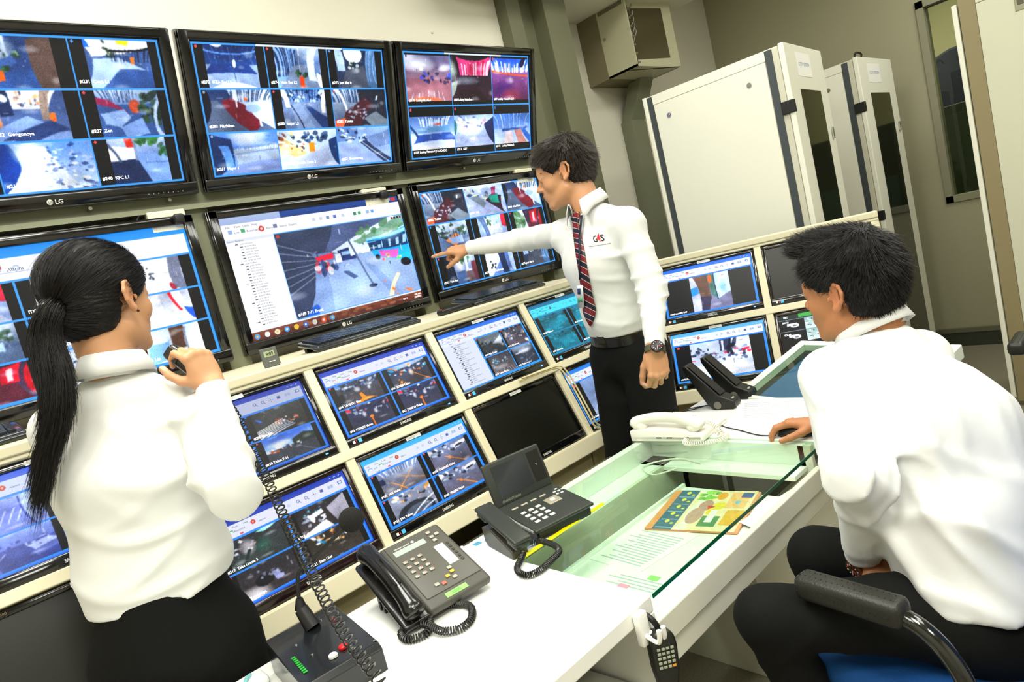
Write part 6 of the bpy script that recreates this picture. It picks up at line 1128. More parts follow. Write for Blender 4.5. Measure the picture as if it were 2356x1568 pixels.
# ================================================================== people: bodies grown as one smooth surface
def nrm(v): v = np.asarray(v, float); return v / (np.linalg.norm(v) + 1e-12)
def A_(v): return np.asarray(v, float)
class Field:
    """a smooth union of tapered limbs and ellipsoids; .mesh() gives one continuous surface"""
    def __init__(s): s.p = []; s.post = None
    def seg(s, a, b, ra, rb=None, k=.02, op=1):
        a, b = A_(a), A_(b); rb = ra if rb is None else rb; ab = b - a; L2 = ab @ ab + 1e-12
        def f(P):
            t = np.clip((P - a) @ ab / L2, 0, 1)
            return np.sqrt(((P - a - t[..., None] * ab) ** 2).sum(-1)) - (ra + (rb - ra) * t)
        R = max(ra, rb); s.p.append((f, np.minimum(a, b) - R, np.maximum(a, b) + R, k, op)); return s
    def chain(s, pts, rs, k=.01, op=1):
        for i in range(len(pts) - 1): s.seg(pts[i], pts[i + 1], rs[i], rs[i + 1], k, op)
    def eseg(s, a, b, ra, rb, u, k=.02, op=1):
        """tapered limb of elliptical section: (ru, rv) at each end, u the wide axis"""
        a, b = A_(a), A_(b); ab = b - a; L = np.linalg.norm(ab); w = ab / L; u = A_(u); u = nrm(u - w * (u @ w)); v = np.cross(w, u)
        ra, rb = A_(ra), A_(rb)
        def f(P):
            q = P - a; z = q @ w; t = np.clip(z / L, 0, 1); r = ra + (rb - ra) * t[..., None]
            x, y = (q @ u) / r[..., 0], (q @ v) / r[..., 1]; dz = (z - t * L) / r.min(-1)
            n = np.sqrt(x * x + y * y + dz * dz); g = np.sqrt((x / r[..., 0]) ** 2 + (y / r[..., 1]) ** 2 + (dz / r.min(-1)) ** 2)
            return n * (n - 1) / (g + 1e-9)
        R = max(ra.max(), rb.max()); s.p.append((f, np.minimum(a, b) - R, np.maximum(a, b) + R, k, op)); return s
    def ell(s, c, r, R=None, k=.02, op=1):
        c, r = A_(c), A_(r); R = np.eye(3) if R is None else A_(R)
        def f(P):
            q = (P - c) @ R.T; n = np.sqrt(((q / r) ** 2).sum(-1)); g = np.sqrt(((q / r ** 2) ** 2).sum(-1))
            return n * (n - 1) / (g + 1e-9)
        m_ = r.max(); s.p.append((f, c - m_, c + m_, k, op)); return s
    def cut(s, pt, n, k=.004):
        """keep only the side the normal points away from"""
        pt, n = A_(pt), nrm(n); s.p.append((lambda P: -((P - pt) @ n), None, None, k, -1)); return s
    def ev(s, P, mask=None):
        d = None; one = P.ndim == 2
        for i, (f, lo, hi, k, op) in enumerate(s.p):
            if mask is not None and lo is not None and not mask[i].all():
                mi = mask[i]
                if not mi.any(): continue
                e = np.full(P.shape[:-1], 9., np.float32)
                e[mi] = f(P[mi])
            else: e = f(P)
            if d is None: d = np.full(P.shape[:-1], 9., np.float32) if op < 0 else e; 
            if d is e: continue
            if op > 0:
                h = np.clip(.5 + .5 * (d - e) / k, 0, 1); d = d * (1 - h) + e * h - k * h * (1 - h)
            else:
                e = -e; h = np.clip(.5 - .5 * (d - e) / k, 0, 1); d = d * (1 - h) + e * h + k * h * (1 - h)
        if s.post is not None: d = d + s.post(P)
        return d
    def mesh(s, h=.004, pad=.02):
        lo = np.min([p[1] for p in s.p if p[1] is not None and p[4] > 0], 0) - pad; hi = np.max([p[2] for p in s.p if p[2] is not None and p[4] > 0], 0) + pad
        Bn = 8; bs = Bn * h; nb = np.ceil((hi - lo) / bs).astype(int)
        g = np.stack(np.meshgrid(*[np.arange(n) for n in nb], indexing='ij'), -1).reshape(-1, 3)
        C = (lo + (g + .5) * bs).astype(np.float32); rad = bs * .87
        near = np.zeros(len(C), bool)
        for i in range(0, len(C), 60000): near[i:i + 60000] = np.abs(s.ev(C[i:i + 60000])) < rad * 1.25 + .012
        g, C = g[near], C[near]
        mask = np.array([(p[0](C) < rad * 1.3 + p[3] * 1.2 + .015) if p[1] is not None else np.ones(len(C), bool) for p in s.p])
        loc_ = np.stack(np.meshgrid(*[np.arange(Bn + 1)] * 3, indexing='ij'), -1)
        D = np.zeros((len(C), Bn + 1, Bn + 1, Bn + 1), np.float32)
        for i in range(0, len(C), 300):
            P = (lo + (g[i:i + 300, None, None, None] * Bn + loc_[None]) * h).astype(np.float32).reshape(len(g[i:i + 300]), -1, 3)
            D[i:i + 300] = s.ev(P, mask[:, i:i + 300]).reshape(-1, Bn + 1, Bn + 1, Bn + 1)
        N_ = nb * Bn + 2; S = D < 0
        cnt = sum(S[:, a:a + Bn, b:b + Bn, c:c + Bn].astype(np.int8) for a in (0, 1) for b in (0, 1) for c in (0, 1))
        bi, x, y, z = np.nonzero((cnt > 0) & (cnt < 8))
        acc = np.zeros((len(bi), 3)); n = np.zeros(len(bi))
        corners = [(a, b, c) for a in (0, 1) for b in (0, 1) for c in (0, 1)]
        for a in corners:
            for ax in range(3):
                if a[ax]: continue
                b = list(a); b[ax] = 1
                da = D[bi, x + a[0], y + a[1], z + a[2]]; db = D[bi, x + b[0], y + b[1], z + b[2]]
                m_ = (da < 0) != (db < 0); t = np.where(m_, da / (da - db + 1e-12), 0)
                for q in range(3): acc[:, q] += m_ * (a[q] + (t if q == ax else 0))
                n += m_
        gi = g[bi] * Bn + np.stack([x, y, z], 1); V = lo + (gi + acc / n[:, None]) * h
        key = (gi[:, 0].astype(np.int64) * N_[1] + gi[:, 1]) * N_[2] + gi[:, 2]; order = np.argsort(key); ks = key[order]
        faces = []
        strid = np.array([N_[1] * N_[2], N_[2], 1], np.int64)
        for ax in range(3):
            sl = [slice(0, Bn)] * 3; sh = list(sl); sh[ax] = slice(1, Bn + 1)
            s0 = S[(slice(None), *sl)]; s1 = S[(slice(None), *sh)]
            bi, x, y, z = np.nonzero(s0 != s1)
            base_ = ((g[bi, 0] * Bn + x).astype(np.int64) * N_[1] + g[bi, 1] * Bn + y) * N_[2] + g[bi, 2] * Bn + z
            u_, v_ = strid[(ax + 1) % 3], strid[(ax + 2) % 3]
            q = np.stack([base_ - u_ - v_, base_ - v_, base_, base_ - u_], 1)
            fl = s1[bi, x, y, z]                      # flip when the far end is inside
            q[fl] = q[fl][:, ::-1]
            ix = np.searchsorted(ks, q); ix = np.clip(ix, 0, len(ks) - 1); ok = (ks[ix] == q).all(1)
            faces.append(order[ix[ok]])
        return V, np.concatenate(faces)
def relax(V, Fq, it=1, lam=.5):
    for _ in range(it):
        acc = np.zeros_like(V); n = np.zeros(len(V))
        for a, b in ((0, 1), (1, 2), (2, 3), (3, 0)):
            np.add.at(acc, Fq[:, a], V[Fq[:, b]]); np.add.at(acc, Fq[:, b], V[Fq[:, a]]); np.add.at(n, Fq[:, a], 1); np.add.at(n, Fq[:, b], 1)
        V = V + lam * (acc / np.maximum(n, 1)[:, None] - V)
    return V
def quad_obj(name, V, Fq, mats, parent=None, col=None, smooth=True):
    me = bpy.data.meshes.new(name); me.vertices.add(len(V)); me.vertices.foreach_set('co', np.asarray(V, np.float32).ravel())
    me.loops.add(Fq.size); me.loops.foreach_set('vertex_index', np.asarray(Fq, np.int32).ravel())
    k = Fq.shape[1]; me.polygons.add(len(Fq)); me.polygons.foreach_set('loop_start', np.arange(0, Fq.size, k, dtype=np.int32)); me.update(calc_edges=True)
    if smooth: me.polygons.foreach_set('use_smooth', np.ones(len(Fq), bool))
    if col is not None:
        ca = me.color_attributes.new('Tint', 'FLOAT_COLOR', 'POINT'); ca.data.foreach_set('color', np.concatenate([col, np.ones((len(V), 1))], 1).astype(np.float32).ravel())
    for m_ in (mats if isinstance(mats, (list, tuple)) else [mats]): me.materials.append(m_)
    o = bpy.data.objects.new(name, me); COL.objects.link(o)
    if parent is not None: o.parent = parent
    return o
def normals(V, Fq):
    n = np.cross(V[Fq[:, 2]] - V[Fq[:, 0]], V[Fq[:, 3]] - V[Fq[:, 1]]); N = np.zeros_like(V)
    for i in range(4): np.add.at(N, Fq[:, i], n)
    return N / (np.linalg.norm(N, axis=1, keepdims=True) + 1e-12)
def strands(name, P, Nn, dirf, length, rad, mats, parent, lift=.25, seg=4, seed=1, jit=.25, clump=0, tang=0):
    """many thin tapered hairs rooted at P, growing along dirf"""
    q = np.random.RandomState(seed); n = len(P); L = length * q.uniform(.6, 1.15, n) if np.isscalar(length) else length * q.uniform(.7, 1.15, n)
    p = P - Nn * .002; cur = p.copy(); rings = []
    j = q.normal(0, jit, (n, 3))
    if clump:
        ci = (np.floor(P / clump) @ np.array([73.1, 157.3, 311.7])); j = np.stack([np.sin(ci * 12.9), np.sin(ci * 78.2), np.sin(ci * 37.7)], 1) * jit + q.normal(0, jit * .3, (n, 3))
    for s_ in range(seg + 1):
        d = dirf(cur); d = d - Nn * np.minimum((d * Nn).sum(1, keepdims=True), 0) * (1 if s_ < 2 else .3) * tang; d = d + j + Nn * lift * (1 - s_ / seg); d /= np.linalg.norm(d, axis=1, keepdims=True) + 1e-9
        a = np.cross(d, Nn); a /= np.linalg.norm(a, axis=1, keepdims=True) + 1e-9; b = np.cross(d, a)
        r = rad * (1 - .85 * s_ / seg)
        for k in range(3): rings.append(cur + (a * math.cos(2 * PI * k / 3) + b * math.sin(2 * PI * k / 3)) * r)
        cur = cur + d * (L / seg)[:, None]
    V = np.stack(rings, 1).reshape(-1, 3); m_ = (seg + 1) * 3; base_ = np.arange(n)[:, None] * m_; fs = []
    for s_ in range(seg):
        for k in range(3): fs.append(base_ + np.array([s_ * 3 + k, s_ * 3 + (k + 1) % 3, s_ * 3 + 3 + (k + 1) % 3, s_ * 3 + 3 + k]))
    return quad_obj(name, V, np.concatenate(fs), mats, parent)

SKIN = {}
def skin_mat(name):
    m_ = mat(name, '#c98f68', .5, attr='Tint', sss=.12, bump=.12, bscale=500); return m_
m_hair = mat('black_hair', '#0c0a09', .5, spec=.3, bump=.4, bscale=260)
m_hair2 = mat('hair_strand', '#15110f', .42, spec=.5)
m_hairb = mat('hair_brown', '#1d1814', .65, spec=.2)
m_shirt = mat('white_shirt', '#e1e2df', .75, sheen=.2, bump=.10, bscale=40)
m_trouser = mat('black_trousers', '#080908', .85, spec=.25, bump=.15, bscale=300)
def headframe(c, f, up, s_=1.):
    f = nrm(f); r_ = nrm(np.cross(f, up)); u_ = np.cross(r_, f); return A_(c), np.stack([r_, f, u_]), s_   # rows: right, forward, up
def add_head(S, H, jaw=1., nose=1.):
    c, R, sc_ = H
    def w(*p): return c + (A_(p) * sc_) @ R
    def E(p, r, k=.02, op=1, rot=None): S.ell(w(*p), A_(r) * sc_, R if rot is None else rot @ R, k, op)
    def G(a, b, ra, rb=None, k=.02, op=1): S.seg(w(*a), w(*b), ra * sc_, (ra if rb is None else rb) * sc_, k, op)
    E((0, -.014, .034), (.074, .093, .079)); E((0, .03, .028), (.061, .061, .066), .03); E((0, .03, -.04), (.055, .054, .074), .03)
    for q in (-1, 1):
        G((q * .048 * jaw, -.004, -.06), (q * .018, .064, -.1), .018, .015, .022)
        E((q * .04, .05, -.03), (.021, .024, .022), .02)
        E((q * .031, .101, .0), (.019, .019, .0125), .012, -1)
        E((q * .031, .0775, -.001), (.0128, .0128, .0115), .003)
        E((q * .0305, .093, -.002), (.0125, .0062, .0040), .002, -1)
        G((q * .047, .07, .004), (q * .017, .088, .004), .0035, .0035, .004)
    E((0, .072, -.101), (.019, .017, .015), .016)
    G((-.028, .082, .017), (.028, .082, .017), .0095, k=.016)
    G((0, .084, .006), (0, .103 * nose, -.029), .007, .0095, .012); E((0, .106 * nose, -.031), (.0105, .0105, .0095), .006)
    for q in (-1, 1): E((q * .0115, .096, -.034), (.0085, .011, .007), .005); E((q * .006, .101, -.041), (.0035, .006, .003), .002, -1)
    E((0, .072, -.062), (.03, .02, .026), .02)
    G((-.02, .083, -.061), (0, .0925, -.0585), .0052, .0065, .006); G((.02, .083, -.061), (0, .0925, -.0585), .0052, .0065, .006)
    G((-.017, .084, -.069), (.017, .084, -.069), .0058, k=.006); E((0, .0885, -.0705), (.012, .007, .0065), .005)
    E((0, .1, -.0648), (.024, .013, .0011), .002, -1)
    E((0, .0, -.075), (.045, .05, .03), .03)
    for q in (-1, 1):
        crv = [(.004, .004), (.003, .019), (-.009, .027), (-.022, .023), (-.028, .008), (-.023, -.010), (-.012, -.024), (-.003, -.030)]
        pts = [w(q * (.0745 + .013 * min(1, max(0, (.004 - y) / .03))), y - .008, z - .004) for y, z in crv]
        S.eseg(w(q * .074, -.01, .016), w(q * .078, -.014, -.024), (.016 * sc_, .0045 * sc_), (.010 * sc_, .0045 * sc_), R[1] + R[0] * (-.4) * q, .006)
        S.chain(pts, [.004 * sc_] * 7 + [.0045 * sc_], .003); E((q * .079, -.010, -.031), (.005, .008, .008), .004)
        E((q * .086, -.010, -.008), (.0085, .009, .014), .004, -1); G((q * .078, .003, -.012), (q * .078, .002, -.006), .0035, k=.003)
    return w
def add_hand(S, W, fy, fz, right, curls, thumb=None, spread=(.10, .02, -.06, -.16), s_=1.):
    """curls: per finger (mcp, pip, dip) in degrees toward the palm; thumb: three direction vectors in hand coordinates"""
    fy = nrm(fy); fz = A_(fz); fz = nrm(fz - fy * (fz @ fy)); fx = np.cross(fy, fz) * (-1 if right else 1)
    def w(x, y, z): return W + (fx * x + fy * y + fz * z) * s_
    def dv(x, y, z): return nrm(fx * x + fy * y + fz * z)
    mcp = [(.026, .086, .001), (.008, .09, .003), (-.011, .086, .001), (-.028, .077, -.003)]
    Ls = [(.040, .024, .020), (.044, .027, .021), (.041, .025, .021), (.032, .019, .018)]
    S.eseg(w(0, -.018, 0), w(0, .012, 0), (.0255 * s_, .019 * s_), (.027 * s_, .017 * s_), fx, .015)
    S.ell(w(-.001, .048, -.002), A_((.036, .045, .0125)) * s_, np.stack([fx, fy, fz]), .012)
    S.ell(w(.022, .032, -.009), A_((.016, .03, .0135)) * s_, np.stack([fx, fy, fz]), .012); S.ell(w(-.024, .034, -.007), A_((.013, .032, .013)) * s_, np.stack([fx, fy, fz]), .012)
    nails = []; tips = []
    for i, (m_, L) in enumerate(zip(mcp, Ls)):
        S.seg(w(m_[0] * .5, .018, .0), w(*m_), .0115 * s_, .0108 * s_, .009)
        p = w(*m_); a = 0; r0 = (.0093, .0095, .009, .008)[i]; rr = [r0, r0 * .93, r0 * .86, r0 * .74]
        S.ell(p + fz * .002 * s_, A_((.0105, .011, .0105)) * s_, np.stack([fx, fy, fz]), .005)
        for j in range(3):
            a += math.radians(curls[i][j]); d = nrm(fx * spread[i] * (1 - .3 * j) + fy * math.cos(a) - fz * math.sin(a))
            q = p + d * L[j] * s_; S.seg(p, q, rr[j] * s_, rr[j + 1] * s_, .0035 if j else .006)
            up = nrm(np.cross(fx, d)); up = up if up @ (fz * math.cos(a) + fy * math.sin(a)) > 0 else -up
            if j == 2: nails.append((q - d * .003 * s_ + up * rr[3] * .75 * s_, d, up)); tips.append(q)
            p = q
    th = thumb or [(.80, .55, -.25), (.55, .80, -.25), (.35, .92, -.2)]
    p = w(.018, .02, -.008); rr = [.0135, .0118, .0102, .0088]
    for j, L in enumerate((.043, .033, .026)):
        d = dv(*th[j]); q = p + d * L * s_; S.seg(p, q, rr[j] * s_, rr[j + 1] * s_, .010 if j == 0 else .004)
        if j == 2: up = nrm(fz - d * (fz @ d)); nails.append((q - d * .004 * s_ + up * .0065 * s_, d, up)); tips.append(q)
        p = q
    return nails, tips
def fold(c, n, freq, amp, sig, ph=0., wob=1.):
    """a patch of cloth creases about c, running across n"""
    c, n = A_(c), nrm(n); o = nrm(np.cross(n, (.3, .5, .8))); o2 = np.cross(n, o)
    def f(P):
        q = P - c; r2 = (q ** 2).sum(-1); s1 = q @ n; s2 = q @ o; s3 = q @ o2
        x = np.sin(PI * freq * s1 + wob * 1.6 * np.sin(PI * freq * .45 * s2 + ph) + wob * np.sin(PI * freq * .3 * s3 + 2 * ph) + ph)
        m_ = .6 + .4 * np.sin(PI * freq * .5 * s2 + 3 * ph)
        return -amp * m_ * np.exp(-r2 / (2 * sig * sig)) * (np.exp(-(x / .42) ** 2) - .35)
    return f
def general(P, amp=.0025, fr=1., seed=0.):
    x, y, z = P[..., 0], P[..., 1], P[..., 2]
    return amp * (np.sin(17 * fr * x + 3 * np.sin(6 * fr * z + seed) + seed) * np.sin(14 * fr * y + 3 * np.sin(8 * fr * x)) + .5 * np.sin(11 * fr * z + 4 * np.sin(9 * fr * y + seed)) * np.sin(12 * fr * x + seed))
LAST = [2.2]
def hit(T, u, v, t0=1.6, off=0.):
    """where the line of sight through (u, v) meets the field's surface, and the surface normal"""
    d = RC.T @ np.array([(u - 1178) / FPX, (v - 784) / FPX, 1.]); t = t0; d1 = d / np.linalg.norm(d)
    for _ in range(200):
        e = float(T.ev((CAM + d1 * t)[None])[0]) - off
        if e < .0004: break
        t += min(max(e * .7, .0005), .05)
        if t > 4: break
    if t > 4: t = LAST[0]
    LAST[0] = t
    p = CAM + d1 * t; n = nrm([float(T.ev((p + a)[None])[0] - T.ev((p - a)[None])[0]) for a in np.eye(3) * .003]); return p, n
def decal(T, txt, u0, v0, u1, v1, hpx, mats, parent, place, off=.0012, mi=None, bold=True):
    """lettering laid on a cloth surface along the photo line (u0,v0)-(u1,v1)"""
    m = MB(); m.v = []; vs, fs, wd = text_geo(txt, bold); e = nrm([u1 - u0, v1 - v0]); L_ = math.hypot(u1 - u0, v1 - v0); n_ = np.array([e[1], -e[0]])
    V = []
    for x, y, _ in vs:
        q = np.array([u0, v0]) + e * (x / wd * L_) + n_ * (y / .69 * hpx); p, n = hit(T, q[0], q[1]); V.append(p + n * off)
    m.add([tuple(p) for p in V], fs); return place(m.build('embroidery', mats, parent))
def ribbon(T, pts, mat_, parent, place, name, off=.004, thick=.003, cols=4, stripes=None):
    """a cloth strip lying on the surface; pts = (u_left, v_left, u_right, v_right) rows down the photo"""
    rows = []
    for r_ in pts:
        row = []
        for j in range(cols + 1):
            t = j / cols; p, n = hit(T, r_[0] * (1 - t) + r_[2] * t, r_[1] * (1 - t) + r_[3] * t); row.append(p + n * off)
        rows.append(row)
    R = np.array(rows); n_, k = R.shape[:2]; m = MB(); m.v = [tuple(p) for p in R.reshape(-1, 3)]
    for i in range(n_ - 1):
        for j in range(k - 1): m.f.append((i * k + j, (i + 1) * k + j, (i + 1) * k + j + 1, i * k + j + 1)); m.m.append(0)
    o = place(m.build(name, mat_, parent, True)); md = o.modifiers.new('th', 'SOLIDIFY'); md.thickness = thick; md.offset = 0; return o
def skin_colours(V, H, base, nails=(), lips='#b0705e'):
    c, R, s_ = H; L = ((V - c) @ R.T) / s_; n = len(V); col = np.tile(A_(rgb(base)), (n, 1))
    def mix(mask, hex_, a): col[:] = col * (1 - (mask * a)[:, None]) + A_(rgb(hex_)) * (mask * a)[:, None]
    g = lambda p, r: np.exp(-(((L - A_(p)) / A_(r)) ** 2).sum(1))
    mix(np.clip(g((0, .092, -.0595), (.017, .012, .004)) + g((0, .09, -.070), (.014, .012, .0045)), 0, 1), lips, .85)
    for q in (-1, 1):
        mix(g((q * .08, -.015, -.005), (.012, .025, .035)), '#d8825e', .35); mix(g((q * .04, .07, -.035), (.022, .03, .022)), '#d8906c', .25)
    for p, d, up in nails:
        q = V - p; a = q @ d; b = q @ up; cr = q - np.outer(a, d) - np.outer(b, up); m_ = np.exp(-(a / .0065) ** 4 - (np.linalg.norm(cr, axis=1) / .0055) ** 4) * (b > -.0035)
        mix(m_, '#efc4b0', .8)
    return col
def eyes(H, parent):
    c, R, s_ = H
    for q in (-1, 1):
        p = c + (A_((q * .0305, .0768, -.001)) * s_) @ R; T = frame(p, R[0], R[1], R[2])
        m = MB(T); m.ball((0, 0, 0), .0115 * s_, 12); m.ball((0, .0070 * s_, 0), .0058 * s_, 10, 1); m.ball((0, .0098 * s_, 0), .003 * s_, 8, 2)
        m.build('eye', [mat('eye_white', '#e6e0d8', .15), mat('iris_brown', '#20130c', .1), mat('pupil', '#020202', .05)], parent, True)
def brows(H, parent, seed=1):
    c, R, s_ = H; q = np.random.RandomState(seed); P = []; D = []
    for sd in (-1, 1):
        for i in range(170):
            t = q.rand(); x = sd * (.014 + .034 * t); z = .0165 + .005 * math.sin(t * 2.6) + q.normal(0, .0014); y = .0928 - 8.5 * x * x
            P.append(c + (A_((x, y, z)) * s_) @ R); D.append(nrm(A_((sd * 1., -.3, .25 - .5 * t)) @ R))
    P = np.array(P); D = np.array(D); n = np.tile(R[1], (len(P), 1))
    i_ = {}; 
    return strands('eyebrows', P, n, lambda X: D, .008, .0005, m_hair2, parent, 0.05, 2, seed, .1)
# ================================================================== the three people
FINE = float(os.environ.get('VOX', 1.0))
CR, CU, CB = RC[0], -RC[1], -RC[2]        # the view's right, up and toward-the-viewer directions (used to read poses off the photo)
UP = np.array([0, 0, 1.])
def arm(S, a, e, w, r, k=.02): S.seg(a, e, r[0], r[1], k); S.seg(e, w, r[1], r[2], k)
def sleeve(S, a, e, w, r, over=0): S.seg(a, e, r[0], r[1], .03); S.seg(e, w, r[2], r[3], .03)
def surf(V, Fq, n, seed, keep=None):
    N = normals(V, Fq); q = np.random.RandomState(seed); idx = q.choice(len(V), min(len(V) * 4, n * 3)); 
    if keep is not None: idx = idx[keep(V[idx])]
    idx = idx[:n]; P = V[idx] + q.normal(0, .0015, (len(idx), 3)); return P, N[idx]
def collar(N, up, fwd, r, h, opened=.0):
    """shirt collar: a folded band round the neck, open at the throat"""
    up = nrm(up); fwd = nrm(A_(fwd) - up * (A_(fwd) @ up)); rt = np.cross(fwd, up); m = 48; vs = []; rows = 5
    for i in range(m + 1):
        a = math.radians(-150 + 300 * i / m); dirv = -fwd * math.cos(a) + rt * math.sin(a)      # starts and ends near the throat
        f = abs(i / m - .5) * 2; dip = -.018 * f ** 2; pt = .014 * max(0, f - .8) / .2
        for rr, hh in ((r + .001, -.012), (r - .002, h), (r + .003, h + .003), (r + .013 + pt * .3, h * .45), (r + .019 + pt, -.006 - pt * 1.6)):
            vs.append(N + dirv * rr + up * (hh + dip) + fwd * .012 * f)
    V = np.array(vs); fs = []
    for i in range(m):
        for j in range(rows - 1): fs.append((i * rows + j, (i + 1) * rows + j, (i + 1) * rows + j + 1, i * rows + j + 1))
    return V, np.array(fs)
def build_person(name, label, J, H, opt):
    r = empty('person', tuple(J['root']), label=label, cat='person')
    off = A_(J['root'])
    def place(o): o.location = tuple(-off); return o
    S = Field(); up = nrm(J['N'] - J['P']); rt = nrm(J['SR'] - J['SL']); hr = nrm(J['HR'] - J['HL'])
    C_ = J['C']; Wa = J['W']; N = J['N']; P = J['P']; fw = nrm(np.cross(UP, rt))
    ts = opt.get('ts', 1.)
    S.eseg(N - up * .10, C_, (.085 * ts, .055 * ts), (.125 * ts, .085 * ts), rt, .04); S.eseg(C_, Wa, (.125 * ts, .085 * ts), (.11 * ts, .08 * ts), rt, .04); S.eseg(Wa, P, (.11 * ts, .08 * ts), (.135 * ts, .09 * ts), hr, .04)
    for s_ in 'LR': S.seg(J['S' + s_] - up * .012, N - up * .065, .034, .034, .03)
    for s_ in 'LR':
        arm(S, J['S' + s_], J['E' + s_], J['A' + s_], (.044 * ts, .034 * ts, .024 * ts)); S.seg(J['H' + s_], J['K' + s_], .07, .05, .03); S.seg(J['K' + s_], J['F' + s_], .05, .034, .03)
        fd = nrm(J['toe' + s_]); S.seg(J['F' + s_] - UP * .03, J['F' + s_] - UP * .045 + fd * .13, .03, .022, .02)
    hb = H[0] + (A_((0, -.035, -.055)) * H[2]) @ H[1]
    S.seg(N - up * .03, hb, opt.get('neck', .054), opt.get('neck', .054) * .98, .02); w = add_head(S, H, opt.get('jaw', 1.), opt.get('nose', 1.))
    nails = []
    for s_ in 'LR':
        hd = J['hand' + s_]; n_, tp = add_hand(S, J['A' + s_], hd[0], hd[1], s_ == 'R', hd[2], hd[3] if len(hd) > 3 else None, s_=opt.get('hs', 1.)); nails += n_; J['tips' + s_] = tp
    V, Fq = S.mesh(.0032 * FINE); V = relax(V, Fq, 1, .35)
    b = place(quad_obj('body', V, Fq, skin_mat('skin'), r, skin_colours(V, H, opt['skin'], nails)))
    eyes_ = []
    before = set(bpy.data.objects)
    eyes(H, b); brows(H, b)
    # shirt
    T = Field(); q = opt['shirt']
    T.eseg(N - up * opt.get('ndrop', .075), C_, (.105 * ts, .07), (q[0], q[1]), rt, .05); T.eseg(C_, Wa, (q[0], q[1]), (q[2], q[3]), rt, .05)
    if opt.get('tuck'): T.eseg(Wa, P + up * .05, (q[2], q[3]), (q[4], q[5]), hr, .03); T.cut(J['hem'], -up if 'hemn' not in J else J['hemn'], .004)
    else: T.eseg(Wa, P - up * .0, (q[2], q[3]), (q[4], q[5]), hr, .04); T.cut(J['hem'], -up if 'hemn' not in J else J['hemn'], .006)
    for s_ in 'LR': T.seg(J['S' + s_], N - up * .035, .050 * ts, .038, .03)
    for s_ in 'LR': T.seg(J['S' + s_] - up * .02, C_ + rt * (.04 if s_ == 'R' else -.04), .052 * ts, opt.get('lat', .075), .04)
    for s_ in 'LR':
        sr = opt['sleeve'].get(s_, (.066, .058, .056, .043)); a, e, w_ = J['S' + s_], J['E' + s_], J['A' + s_]; d = nrm(w_ - e)
        T.seg(a, e, sr[0], sr[1], .014); T.seg(e, w_ - d * .065, sr[2], sr[3], .02)
        cu = w_ + d * J.get('cuff' + s_, -.012); T.seg(w_ - d * .07, cu, sr[3] * .92, sr[3] * .86, .006)
        pl = cu + d * .0; T.p.append((lambda X, pl=pl, d=d, w_=w_: np.maximum(-((X - pl) @ d), np.sqrt(((X - w_) ** 2).sum(-1)) - .062), w_ - .07, w_ + .07, .003, -1))
    folds = opt['folds']; J['field'] = T
    T.post = lambda X: sum(f(X) for f in folds) + general(X, opt.get('gen', .0018), 1., opt['seed'])
    V, Fq = T.mesh(.0055 * FINE); V = relax(V, Fq, 1, .4)
    sh = place(quad_obj('shirt', V, Fq, m_shirt, r))
    Vc, Fc = collar(N + up * J.get('colh', .0) + nrm(fw) * J.get('colf', .0), opt.get('colup', up + .4 * nrm(H[0] - N)), fw, opt.get('neck', .054) + .006, .034)
    c_ = quad_obj('collar', Vc, Fc, m_shirt, sh); md = c_.modifiers.new('th', 'SOLIDIFY'); md.thickness = .0022; md.offset = 0
    # trousers
    Q = Field(); t = opt['trouser']
    Q.eseg(P + up * t.get('rise', .07), P - up * .03, (t['w0'], t['d0']), (t['w1'], t['d1']), hr, .04)
    for s_ in 'LR': Q.seg(J['H' + s_], J['K' + s_], t['r'][0], t['r'][1], .035); Q.seg(J['K' + s_], J['F' + s_] + UP * .03, t['r'][1], t['r'][2], .03)
    if 'waistcut' in J: Q.cut(J['waistcut'], up, .004)
    Q.post = lambda X: sum(f(X) for f in opt.get('tfolds', ())) + general(X, .002, 1., 3.)
    V, Fq = Q.mesh(.007 * FINE); V = relax(V, Fq, 1, .4); tr = place(quad_obj('trousers', V, Fq, m_trouser, r))
    for s_ in 'LR':
        Z = Field(); fd = nrm(J['toe' + s_]); a = J['F' + s_] - UP * .035
        Z.eseg(a - fd * .03, a + fd * .16, (.044, .04), (.04, .028), np.cross(fd, UP), .02); Z.seg(a, a + UP * .05, .045, .04, .02); Z.cut(a - UP * .04, -UP)
        V, Fq = Z.mesh(.006 * FINE); place(quad_obj('shoe', V, Fq, m_black, r))
    return r, b, sh, tr, place, w
def loc_of(H, X): c, R, s_ = H; return ((X - c) @ R.T) / s_

# ---------------------------------------------------------------- standing man, pointing
f_t = nrm((-.98, .15, 0)); rt_ = np.cross(f_t, UP)
N = at(1354, 470, 2.37); J = {'N': N}
J['SR'] = N + rt_ * .16 - UP * .078 + f_t * .01; J['SL'] = N - rt_ * .175 - UP * .10 + f_t * .0
J['P'] = at(1443, 800, 2.49); J['C'] = N * .62 + J['P'] * .38 + f_t * .02; J['W'] = N * .25 + J['P'] * .75 + f_t * .015
J['ER'] = atlen(1200, 551, J['SR'], .285, True); J['AR'] = atlen(1078, 571, J['ER'], .25, True)
dL = pj(J['SL'])[2]; J['EL'] = at(1500, 668, dL - .03); J['AL'] = at(1507, 800, dL - .12)
hp = J['P'] - UP * .03
J['HL'] = hp - rt_ * .085; J['HR'] = hp + rt_ * .085
J['KL'] = J['HL'] + (f_t * .03) * A_((1, 1, 0)) + A_((0, 0, -.42)); J['KR'] = J['HR'] + f_t * .05 + A_((0, 0, -.42))
J['FL'] = J['KL'] * A_((1, 1, 0)) + f_t * -.02 + UP * .09; J['FR'] = J['KR'] * A_((1, 1, 0)) + f_t * -.02 + UP * .09
J['toeL'] = f_t - rt_ * .2; J['toeR'] = f_t + rt_ * .2
